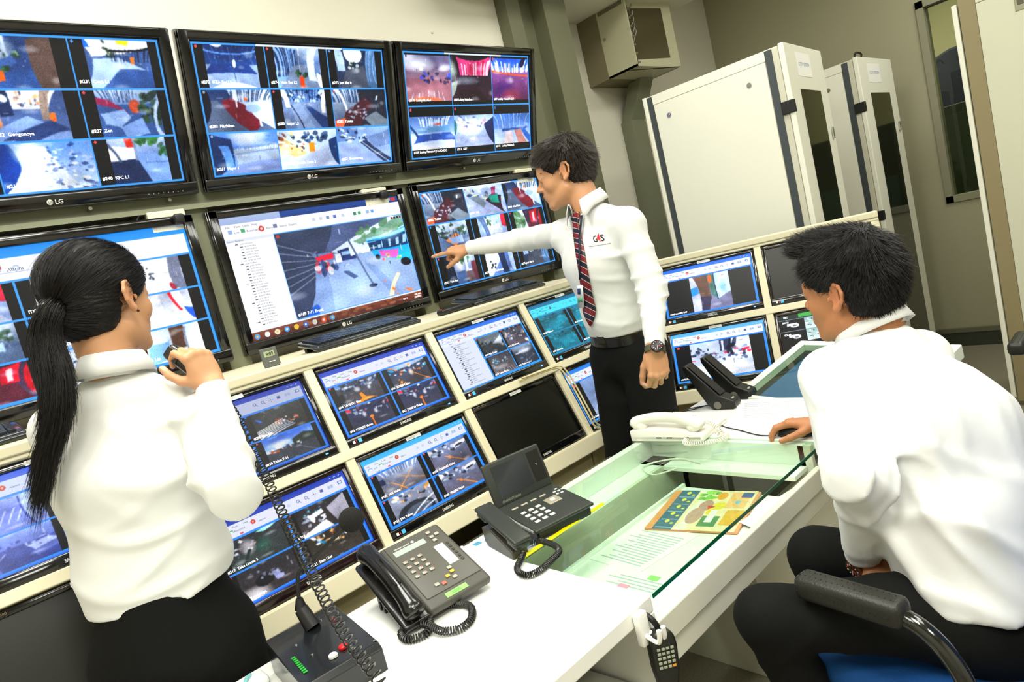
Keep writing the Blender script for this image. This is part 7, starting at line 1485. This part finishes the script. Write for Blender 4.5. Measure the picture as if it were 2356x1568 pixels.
Hm = headframe(at(1297, 396, 2.40), (-.52, .85, -.10), UP + .0 * CR, 1.01)
pd = nrm(J['AR'] - J['ER'])
J['handR'] = (nrm(pd * .9 + (at(975, 566, pj(J['AR'])[2] + .12) - J['AR']) * 1.5), UP * .9 + CB * .45 + CR * .1, [(4, 4, 3), (62, 80, 40), (66, 84, 40), (66, 84, 40)], [(.55, .75, -.55), (.25, .9, -.5), (-.05, .9, -.5)])
J['handL'] = (nrm(-UP * .95 + f_t * .12 + CB * .05), nrm(CB * .9 - f_t * .15), [(38, 42, 25), (42, 50, 30), (44, 52, 30), (46, 52, 30)], [(.45, .85, -.35), (.15, .95, -.35), (.0, .95, -.45)])
J['root'] = A_((J['P'][0], J['P'][1], 0)); upm = nrm(N - J['P'])
J['hem'] = J['P'] + upm * .078; J['waistcut'] = J['P'] + upm * .078; J['cuffR'] = .0; J['cuffL'] = -.005; J['colh'] = .004; J['colf'] = .0
opt = dict(skin='#c49068', ts=1.02, shirt=(.148, .106, .131, .103, .129, .104), tuck=True, sleeve={'R': (.052, .046, .045, .036), 'L': (.054, .050, .049, .038)}, neck=.053, seed=1.,
    trouser=dict(w0=.132, d0=.104, w1=.148, d1=.112, r=(.094, .08, .07), rise=.07), hs=1.0, nose=1.0,
    folds=[fold(J['EL'], nrm(J['AL'] - J['EL']), 20, .011, .07, .3), fold(J['AL'] - UP * -.10, UP, 22, .005, .04, 1.), fold(J['ER'], nrm(J['AR'] - J['ER']) + A_((0, .3, .9)), 11, .006, .09, .5), fold((J['ER'] + J['AR']) / 2, A_((.2, .2, 1)), 12, .006, .09, 1.5), fold(J['SR'] * .7 + J['ER'] * .3 - UP * .04, (.3, .3, .9), 12, .012, .08, 2.),
           fold(J['W'] + f_t * .08, (.2, -.5, .8), 11, .012, .1, 1.2), fold(J['P'] + upm * .09, UP, 12, .008, .08, .5), fold(J['SL'] - UP * .1 + f_t * .05, nrm(A_((.5, .2, .8))), 10, .010, .08, .9), fold(J['C'] + f_t * .1 - rt_ * .02, (.1, .9, .3), 8, .007, .1, .9)],
    tfolds=[fold(J['P'] - UP * .1 + f_t * .05, (.3, .6, .7), 12, .005, .09, 1.), fold(J['KL'], UP, 10, .004, .1, .4)])
man, b, sh, tr, place, w = build_person('man', 'man in a white shirt and striped tie, standing and pointing at the screens', J, Hm, opt)
JM = dict(J)
# hair: a cap following the skull with short tufts
def short_hair(H, parent, place, fringe, seed, mt, mt2, part=None, sides=-.035, length=.032, n=9000, vol=1.):
    S = Field(); c, R, s_ = H
    def w(*p): return c + (A_(p) * s_) @ R
    S.ell(w(0, -.016, .04), A_((.0815, .1, .0875 * vol)) * s_, R, .02); S.ell(w(0, .03, .045), A_((.067, .062, .068 * vol)) * s_, R, .03); S.ell(w(0, -.045, -.02), A_((.07, .06, .06)) * s_, R, .03)
    if fringe: S.ell(w(0, .068, .074), A_((.05, .022, .022)) * s_, R, .02)
    # face, ears and neck stay free
    S.ell(w(0, .105, -.035), A_((.11, .092, .1)) * s_, R, .008, -1); S.ell(w(0, .085, -.075), A_((.09, .085, .09)) * s_, R, .012, -1)
    for q in (-1, 1): S.ell(w(q * .085, .006, -.055), A_((.045, .042, .066)) * s_, R, .006, -1); S.ell(w(q * .09, -.018, -.012), A_((.03, .02, .03)) * s_, R, .004, -1)
    S.cut(w(0, 0, -.085), -R[2] + .35 * R[1] * 0, .01)
    S.post = lambda X: general(X, .0022, 4.5, seed)
    V, Fq = S.mesh(.0035 * FINE); h = place(quad_obj('hair', V, Fq, mt, parent))
    P, Nn = surf(V, Fq, n, seed)
    L = loc_of(H, P); crown = A_((0, -.055, .12))
    def df(X):
        l = loc_of(H, X); d = l - crown; d[:, 2] -= .02; d /= np.linalg.norm(d, axis=1, keepdims=True) + 1e-9
        if fringe:
            f = np.clip((l[:, 1] - .02) / .06, 0, 1) * (l[:, 2] > .03); d += np.outer(f, A_(fringe))
        d /= np.linalg.norm(d, axis=1, keepdims=True) + 1e-9; return d @ R
    ln = np.clip(.4 + (L[:, 2] + .06) / .14, .35, 1.15) * length
    dl = df(P); ln = np.where(L[:, 1] > .055, np.minimum(ln, .017 if fringe else .012), ln); ln = np.where((L[:, 1] > .0) & (L[:, 2] < .045), np.minimum(ln, .010), ln)
    ear = (np.abs(L[:, 0]) > .055) & (L[:, 1] < .03) & (L[:, 1] > -.045) & (L[:, 2] < .04); ln = np.where(ear, np.minimum(ln, .007), ln); ok = ~((L[:, 1] > .03) & (L[:, 2] < .02)); P, Nn, ln = P[ok], Nn[ok], ln[ok]
    if place: st = place(strands('hair_strands', P, Nn, df, ln, .00085, mt2, h, .25, 4, seed, .22, .012, tang=1))
    return h, w
hM, wM = short_hair(Hm, b, lambda o: o, (0.1, .9, -.5), 2, m_hairb, mat('hair_strand_brown', '#3b332b', .35, spec=.7), length=.034)
# tie, lanyard, badge, belt, logo and watch of the standing man
place = place2_ = lambda o: o
TMn = JM.get('field') or J['field']
tie_m = bpy.data.materials.new('striped_tie'); tie_m.use_nodes = True
nt = tie_m.node_tree; bs_ = nt.nodes['Principled BSDF']; tc = nt.nodes.new('ShaderNodeTexCoord'); mp = nt.nodes.new('ShaderNodeMapping'); wv = nt.nodes.new('ShaderNodeTexWave'); cr = nt.nodes.new('ShaderNodeValToRGB')
mp.inputs['Rotation'].default_value = (0, math.radians(0), 0); wv.wave_type = 'BANDS'; wv.bands_direction = 'DIAGONAL'; wv.wave_profile = 'SAW'; wv.inputs['Scale'].default_value = 13
mp.inputs['Scale'].default_value = (1, -.6, 1.0)
e_ = cr.color_ramp; e_.interpolation = 'CONSTANT'; e_.elements[0].position = 0; e_.elements[0].color = (*rgb('#15182c'), 1); e_.elements[1].position = .42; e_.elements[1].color = (*rgb('#d8c8b8'), 1)
for p_, c_ in ((.47, '#74101a'), (.90, '#74101a'), (.95, '#d8c8b8')): x_ = e_.elements.new(p_); x_.color = (*rgb(c_), 1)
nt.links.new(tc.outputs['Object'], mp.inputs['Vector']); nt.links.new(mp.outputs['Vector'], wv.inputs['Vector']); nt.links.new(wv.outputs['Fac'], cr.inputs['Fac']); nt.links.new(cr.outputs['Color'], bs_.inputs['Base Color']); bs_.inputs['Roughness'].default_value = .45
pt = []
for v, a, b2 in ((492, 1321, 1335), (502, 1318, 1337), (514, 1322, 1333), (530, 1322, 1337), (560, 1325, 1342), (590, 1329, 1348), (625, 1334, 1354), (660, 1339, 1361), (695, 1343, 1368), (715, 1345, 1373), (733, 1352, 1370), (748, 1361, 1364)): pt.append((a, v + 1, b2, v - 3))
ribbon(TMn, pt, tie_m, sh, place, 'necktie', .006, .005)
lan = mat('lanyard_navy', '#12142c', .6)
ribbon(TMn, [(1342, 497, 1346, 496), (1340, 520, 1344, 519), (1337, 550, 1341, 549), (1335, 580, 1339, 579), (1335, 610, 1339, 609), (1336, 640, 1339, 639)], lan, sh, place, 'lanyard', .012, .0015, 1)
bd = ribbon(TMn, [(1334, 652, 1345, 650), (1336, 675, 1348, 673), (1339, 706, 1351, 703)], mat('badge_white', '#dfe6ea', .2), sh, place, 'id_badge', .016, .002, 2)
ribbon(TMn, [(1336, 658, 1341, 657), (1338, 671, 1342, 670)], mat('badge_blue', '#2c3c6c', .4), bd, place, 'badge_photo', .0185, .0008, 1)
ribbon(TMn, [(1338, 680, 1347, 678), (1340, 692, 1348, 690)], mat('badge_green', '#5cae84', .4), bd, place, 'badge_stripe', .0185, .0008, 1)
decal(TMn, 'G', 1366, 558, 1375.5, 556, 15, mat('logo_black', '#0c0c10', .6), sh, place)
decal(TMn, '4', 1375, 557, 1383.5, 555, 19, mat('logo_red', '#c8101c', .6), sh, place, off=.0016)
decal(TMn, 'S', 1383, 555, 1392, 553, 15, mat('logo_black', ''), sh, place)
# breast pocket seam
ribbon(TMn, [(1356, 566, 1356, 568), (1405, 557, 1405, 559)], mat('seam_white', '#e2e2d8', .8), sh, place, 'pocket_edge', .0012, .001, 1)
def band(c, ax, u_, ru, rv, hgt, th_, mat_, parent, place, name, n=56, mi=0):
    ax = nrm(ax); u_ = nrm(A_(u_) - ax * (A_(u_) @ ax)); v_ = np.cross(ax, u_); m = MB(); vs = []; fs = []
    for i in range(n):
        a = 2 * PI * i / n; d = u_ * math.cos(a) * ru + v_ * math.sin(a) * rv; dn = nrm(u_ * math.cos(a) / ru + v_ * math.sin(a) / rv)
        for h_, t_ in ((-hgt / 2, 0), (-hgt / 2, th_), (hgt / 2, th_), (hgt / 2, 0)): vs.append(tuple(c + d + dn * t_ + ax * h_))
    for i in range(n):
        j = (i + 1) % n
        for k in range(4): fs.append((i * 4 + k, j * 4 + k, j * 4 + (k + 1) % 4, i * 4 + (k + 1) % 4))
    m.add(vs, fs); return place(m.build(name, mat_, parent, 50))
P_ = JM['P']; bl_ = band(P_ + upm * .062, upm, rt_, .134, .107, .034, .006, mat('belt_black', '#14110e', .3, coat=.2), tr, place, 'belt')
m = MB(frame(P_ + upm * .062 + f_t * .116, f_t, rt_, upm)); m.rbox(-.006, -.001, -.02, .02, -.016, .016, .003); place(m.build('buckle', mat('buckle_dark', '#3a3834', .25, metal=.8), bl_))
def watch(W, d, up_, strap, dialm, parent, place, label, r=.031, sz=.02, red=False):
    d = nrm(d); up_ = nrm(A_(up_) - d * (A_(up_) @ d)); b_ = band(W, d, np.cross(up_, d), r, r * .86, .02, .003, strap, parent, place, 'wristwatch')
    c = W + up_ * (r * .86 + .004); T = frame(c, np.cross(up_, d), d, up_); m = MB(T); m.lathe([(.0001, -.005), (sz, -.005), (sz * 1.05, 0), (sz, .005), (sz * .82, .006), (.0001, .006)], 24)
    for k in range(12): a = k * PI / 6; m.box(-.001, .001, sz * .6, sz * .78, .006, .0066, 1 + (k % 3 == 0), T=Matrix.Rotation(a, 4, 'Z'))
    m.box(-.0008, .0008, 0, sz * .6, .0066, .007, 1); m.box(0, sz * .4, -.0008, .0008, .0066, .007, 2)
    place(m.build('watch_case', [dialm, mat('watch_marks', '#e8e8e0', .4), mat('watch_red', '#d02828', .4)], b_, 40)); return b_
watch(JM['AL'] + nrm(JM['AL'] - JM['EL']) * .008, JM['AL'] - JM['EL'], CB + .3 * CU, mat('strap_olive', '#4a4632', .7), mat('watch_black', '#16161a', .25), b, place, 'watch')
r_ = man; man['label'] = 'man in white shirt and striped tie, standing and pointing at the wall televisions'

# ---------------------------------------------------------------- seated man, back to the viewer
f_s = nrm((.42, .9, 0)); rt_s = np.cross(f_s, UP)
N = at(2012, 752, 1.43); J = {'N': N}
J['SL'] = N - rt_s * .115 - UP * .085 + f_s * .03; J['SR'] = N + rt_s * .14 - UP * .115 + f_s * .03
J['P'] = at(2262, 1370, 1.24); J['C'] = N * .6 + J['P'] * .4 - f_s * .035; J['W'] = N * .25 + J['P'] * .75 - f_s * .02
hs_ = nrm((.97, .2, 0)); J['HL'] = J['P'] + A_((-.08, .03, .0)); J['HR'] = J['P'] + A_((.08, .03, .0))
J['KL'] = at(1766, 1418, 1.29); J['KR'] = at(1880, 1275, 1.47)
J['FL'] = A_((J['KL'][0] + .10, J['KL'][1] - .06, .10)); J['FR'] = A_((J['KR'][0] + .05, J['KR'][1] - .03, .10)); J['toeL'] = A_((-.1, 1, 0)); J['toeR'] = A_((.2, 1, 0))
J['EL'] = atlen(1978, 1100, J['SL'], .28, False); J['AL'] = atlen(1992, 1290, J['EL'], .245, True)
J['AR'] = A_((1.842, .845, .70)); J['ER'] = (J['SR'] + J['AR']) / 2 + A_((.06, -.06, -.07))
d1 = J['ER'] - J['SR']; 
J['handR'] = (A_((-.12, 1, -.03)), A_((.15, .1, 1)), [(16, 38, 28), (18, 36, 26), (18, 36, 26), (20, 36, 26)], [(.75, .62, -.35), (.35, .9, -.35), (.15, .95, -.3)])
J['handL'] = (nrm(at(2072, 1338, pj(J['AL'])[2] - .05) - J['AL']), nrm(CB * .65 + CU * .7 + CR * .2), [(30, 35, 20)] * 4, [(-.2 + 1, .5, -.3), (.6, .75, -.3), (.4, .9, -.3)])
Hs = headframe(at(1955, 660, 1.44), (.20, .96, -.02), UP - .02 * CR, 1.0)
ups = nrm(N - J['P']); J['root'] = A_((J['P'][0], J['P'][1], 0)); J['hem'] = J['P'] + ups * .005 - f_s * 0; J['hemn'] = -(ups * .9 - f_s * .3); J['colh'] = .0; J['colf'] = .0; J['cuffR'] = -.01; J['cuffL'] = -.02
opt = dict(skin='#b87c52', ts=1.0, shirt=(.178, .118, .168, .125, .165, .14), sleeve={'L': (.066, .059, .060, .043), 'R': (.068, .058, .056, .042)}, neck=.056, seed=4., gen=.003, lat=.10, ndrop=.07,
    trouser=dict(w0=.14, d0=.12, w1=.16, d1=.12, r=(.083, .057, .05), rise=.05), hs=1.0, colup=ups + .9 * nrm(Hs[0] - N),
    folds=[fold(J['EL'] + UP * .02, nrm(J['AL'] - J['EL'] + A_((.1, .0, .05))), 14, .018, .08, .4), fold(J['AL'] + UP * .09, (.1, .1, 1), 16, .012, .05, 1.1), fold(J['SL'] * .5 + J['EL'] * .5, (.3, .2, .9), 9, .014, .08, .2),
           fold(at(2010, 950, 1.28), CR * .8 - CU * .5, 9, .018, .08, 1.), fold(at(2150, 1100, 1.22), CR * .9 + CU * .25, 7, .022, .14, .8), fold(at(2230, 1250, 1.15), CR * .4 + CU * .9, 8, .022, .12, 2.), fold(at(2100, 1280, 1.18), CR * .7 + CU * .7, 8, .018, .09, .2), fold(at(2200, 900, 1.3), CR * .95 + CU * .2, 7, .014, .12, 1.9)],
    tfolds=[fold(J['KL'] * .3 + J['HL'] * .7, (.5, .4, .6), 8, .008, .1, .3), fold(J['KL'] - UP * .08, (.2, .3, 1), 10, .008, .09, 1.)])
man2, b2, sh2, tr2, place2, w2 = build_person('man', 'man in a white shirt seated on a blue chair with his hand on a mouse', J, Hs, opt)
JS = dict(J)
watch(J['AL'] + nrm(J['AL'] - J['EL']) * .0, J['AL'] - J['EL'], CB * .4 - CR * .8, mat('strap_bronze', '#6a4326', .3, metal=.6), mat('watch_bronze', '#7a5230', .25, metal=.7), b2, place, 'watch', r=.030)
hS, wS = short_hair(Hs, b2, lambda o: o, None, 5, m_hair, m_hair2, length=.026, n=11000)
# swept top and quiff
S = Field(); c, R, s_ = Hs
S.ell(wS(.012, .02, .105), A_((.06, .095, .03)) * s_, R, .02); S.ell(wS(.01, .08, .092), A_((.05, .026, .022)) * s_, R, .02)
V, Fq = S.mesh(.0035 * FINE); q_ = quad_obj('hair_top', V, Fq, m_hair, hS)
Pp, Nn = surf(V, Fq, 5200, 8, keep=lambda X: loc_of(Hs, X)[:, 2] > .085)
def dq(X):
    l = loc_of(Hs, X); d = np.tile(A_((.25, .9, .15)), (len(X), 1)); d[:, 2] += np.clip((l[:, 1] - .03) * 4, 0, .35); d[:, 0] += .3 * np.sin(l[:, 0] * 50); return d @ R
strands('hair_strands', Pp, Nn, dq, .030, .0007, m_hair2, q_, .25, 5, 9, .14, .016)

# ---------------------------------------------------------------- woman with the handheld microphone
f_w = nrm((.52, .85, 0)); rt_w = np.cross(f_w, UP)
N = at(262, 850, 1.36); J = {'N': N}
J['P'] = at(405, 1455, 1.40); J['P'][1] = max(J['P'][1], 1.60)
J['SR'] = N + rt_w * .125 - UP * .115 + f_w * .01; J['SL'] = N - rt_w * .135 - UP * .09 + f_w * .01
J['C'] = N * .62 + J['P'] * .38 - f_w * .01; J['W'] = N * .28 + J['P'] * .72
J['ER'] = atlen(528, 1118, J['SR'], .25, False); J['AR'] = atlen(490, 888, J['ER'], .225, True)
J['EL'] = J['SL'] + nrm(f_w * .7 + rt_w * .2 - UP * .6) * .25; J['AL'] = J['EL'] + nrm(f_w * .9 + rt_w * .25 + UP * .1) * .20
J['HL'] = J['P'] - rt_w * .08 - UP * .04; J['HR'] = J['P'] + rt_w * .08 - UP * .04
J['KL'] = J['HL'] - UP * .40; J['KR'] = J['HR'] - UP * .40; J['FL'] = J['KL'] * A_((1, 1, 0)) + UP * .09; J['FR'] = J['KR'] * A_((1, 1, 0)) + UP * .09
J['toeL'] = f_w; J['toeR'] = f_w
J['handR'] = (-CR * .45 + CU * .88 + CB * .1, CR * .65 + CU * .35 + CB * .62, [(48, 62, 35), (58, 66, 35), (64, 68, 38), (68, 68, 40)], [(.75, .62, -.55), (.35, .85, -.6), (.05, .95, -.5)])
J['handL'] = (nrm((.35, .8, .1)), UP, [(30, 40, 25)] * 4)
Hw = headframe(at(232, 690, 1.38), (.80, .60, -.02), UP + .02 * CR, 1.04)
upw = nrm(N - J['P']); J['root'] = A_((J['P'][0], J['P'][1], 0)); J['hem'] = J['P'] + upw * .10; J['hemn'] = -(upw + rt_w * -.10 - f_w * .1); J['cuffR'] = -.0; J['colf'] = .0
opt = dict(skin='#cc9870', ts=.92, shirt=(.148, .105, .145, .112, .150, .125), sleeve={'R': (.058, .055, .056, .038), 'L': (.052, .05, .048, .04)}, neck=.049, seed=7., gen=.003, jaw=.92, nose=.96, 
    trouser=dict(w0=.125, d0=.115, w1=.143, d1=.12, r=(.095, .08, .07), rise=.12), hs=.84, colup=upw + .3 * nrm(Hw[0] - N),
    folds=[fold(J['ER'], nrm(J['AR'] - J['ER']), 11, .016, .08, .4), fold(J['SR'] * .55 + J['ER'] * .45, (.2, .1, 1), 8, .018, .09, .2), fold(at(300, 1250, 1.28), CU + .3 * CR, 8, .018, .13, 1.), fold(at(400, 1080, 1.25), CU + .5 * CR, 7, .014, .1, 2.), fold(at(350, 1370, 1.28), CU - .2 * CR, 8, .014, .1, .5), fold(J['AR'] + (J['ER'] - J['AR']) * .35, nrm(J['AR'] - J['ER']) + .4 * CR, 14, .006, .06, 1.3)],
    tfolds=[fold(J['P'] - UP * .15, (.3, .2, .9), 9, .006, .12, .4)])
wom, b3, sh3, tr3, place3, w3 = build_person('woman', 'woman with a long black ponytail, in a white shirt, speaking into a microphone', J, Hw, opt)
JW = dict(J)
# sleek hair drawn back to a ponytail
c, R, s_ = Hw
def wl(*p): return c + (A_(p) * s_) @ R
S = Field(); S.ell(wl(0, -.016, .036), A_((.081, .1, .087)) * s_, R, .02); S.ell(wl(0, .03, .04), A_((.067, .060, .064)) * s_, R, .03); S.ell(wl(0, -.05, -.025), A_((.066, .052, .058)) * s_, R, .03)
S.ell(wl(0, .098, -.05), A_((.1, .078, .105)) * s_, R, .012, -1); S.ell(wl(0, .10, -.09), A_((.10, .11, .09)) * s_, R, .02, -1)
for q in (-1, 1): S.ell(wl(q * .085, .006, -.05), A_((.045, .036, .056)) * s_, R, .008, -1); S.ell(wl(q * .09, -.016, -.012), A_((.03, .02, .03)) * s_, R, .004, -1)
S.cut(wl(0, -.03, -.078), -R[2] * .9 + R[1] * .45, .01)
tail = wl(-.004, -.118, -.01)
def ridg(X): l = loc_of(Hw, X) - A_((0, -.118, -.01)); a = np.arctan2(l[..., 0], l[..., 2]); return .0012 * np.sin(46 * a + 3 * np.sin(9 * a))
S.post = ridg
V, Fq = S.mesh(.0035 * FINE); hW = quad_obj('hair', V, Fq, m_hair, b3)
Pp, Nn = surf(V, Fq, 12000, 21)
def dw(X): d = tail - X; d /= np.linalg.norm(d, axis=1, keepdims=True) + 1e-9; return d
def flat(X):
    d = dw(X); l = loc_of(Hw, X); n = nrm_rows((l - A_((0, -.014, .03))) / A_((.08, .1, .085)) ** 2) @ R; d = d - n * (d * n).sum(1, keepdims=True); return d / (np.linalg.norm(d, axis=1, keepdims=True) + 1e-9)
def nrm_rows(a): return a / (np.linalg.norm(a, axis=1, keepdims=True) + 1e-9)
strands('hair_strands', Pp, Nn, flat, .05, .0005, m_hair2, hW, .02, 5, 22, .03)
# ponytail
td = pj(tail)[2]
tp = smooth_path([tuple(x) for x in (tail + R[1] * .015 * s_, at(122, 715, td + .0), at(108, 770, td - .01), at(128, 860, td - .02), at(130, 950, td - .03), at(112, 1030, td - .03), at(100, 1095, td - .03))], 6)
tpn = np.array([tuple(p) for p in tp]); S = Field(); rr = np.interp(np.linspace(0, 1, len(tpn)), [0, .06, .3, .55, .8, 1], [.014, .017, .026, .023, .016, .004])
for i in range(len(tpn) - 1): S.eseg(tpn[i], tpn[i + 1], (rr[i], rr[i] * .75), (rr[i + 1], rr[i + 1] * .75), CR, .01)
S.post = lambda X: .0022 * np.sin(150 * ((X - tail) @ CR) + 3 * np.sin(12 * X[..., 2])) 
V, Fq = S.mesh(.0045 * FINE); pt_ = quad_obj('ponytail', V, Fq, m_hair, hW)
Pp, Nn = surf(V, Fq, 5200, 31)
tang = np.gradient(tpn, axis=0); tang /= np.linalg.norm(tang, axis=1, keepdims=True)
def dt(X):
    i = ((X[:, None] - tpn[None]) ** 2).sum(-1).argmin(1); return tang[i]
strands('ponytail_strands', Pp, Nn, dt, .10, .0006, m_hair2, pt_, .04, 6, 32, .05)
m = MB(); m.tube([tail + R[1] * .004, tail - R[1] * .012], .0185, 14); m.build('hair_tie', mat('hair_tie', '#3a332c', .4), hW, True)
m = MB(); m.ball(tail + CB * .02 + CU * .012, .004, 8); m.build('hair_clip_pearl', mat('pearl', '#d8cdb4', .2), hW, True)
# small dark stud in her ear and the navy collar band
m = MB(); m.ball(wl(.082, -.006, -.038), .0028, 8); m.build('ear_stud', mat('stud', '#3a1f14', .2), b3, True)
for o in list(bpy.data.objects):
    pass
# handheld microphone in her right hand, with its coiled cord hanging in front
hw = J['handR']; fy = nrm(hw[0]); fz = nrm(A_(hw[1]) - fy * (A_(hw[1]) @ fy)); fx = -np.cross(fy, fz); W = J['AR']
mc = W + (fy * .082 - fz * .034 + fx * .012) * .84
a1 = at(385, 775, pj(mc)[2] + .01); a2 = at(436, 812, pj(mc)[2] - .0); ax_ = nrm(a2 - a1)
r = empty('handheld_microphone', tuple(mc), label='black handheld microphone with a coiled cord, held at the woman\'s mouth', cat='microphone')
Ti = Matrix.Translation(-Vector(mc))
sd_ = nrm(np.cross(ax_, CB)); m = MB(Ti @ frame(mc, sd_, ax_, np.cross(sd_, ax_))); m.rbox(-.017, .017, -.048, .048, -.012, .014, .009, 4); m.build('case', mat('mic_black', '#101010', .25, coat=.3), r, True)
m = MB(Ti @ frame(mc, sd_, ax_, np.cross(sd_, ax_))); m.rbox(-.012, .012, -.044, -.01, .0125, .0165, .004, 3); m.build('grille', mat('mic_grille', '#3a3a38', .3, metal=.4), r, True)
cp = [mc + ax_ * .05, at(470, 850, 1.42), at(505, 900, 1.44), at(548, 965, 1.36), at(585, 1040, 1.32), at(618, 1110, 1.27), at(650, 1180, 1.21), at(690, 1260, 1.14), at(733, 1350, 1.07), at(775, 1430, 1.0), at(815, 1490, .96), at(862, 1550, .92), at(905, 1620, .9)]
cp = [tuple(Vector(p) - Vector(mc)) for p in cp]
m = MB(); m.tube(coil(smooth_path(cp[2:], 8), .0085, .0016, 62, 12), .0016, 6); m.tube(smooth_path(cp[:3], 8), .0022, 6); m.build('coiled_cord', mat('cord_black', ''), r, True)
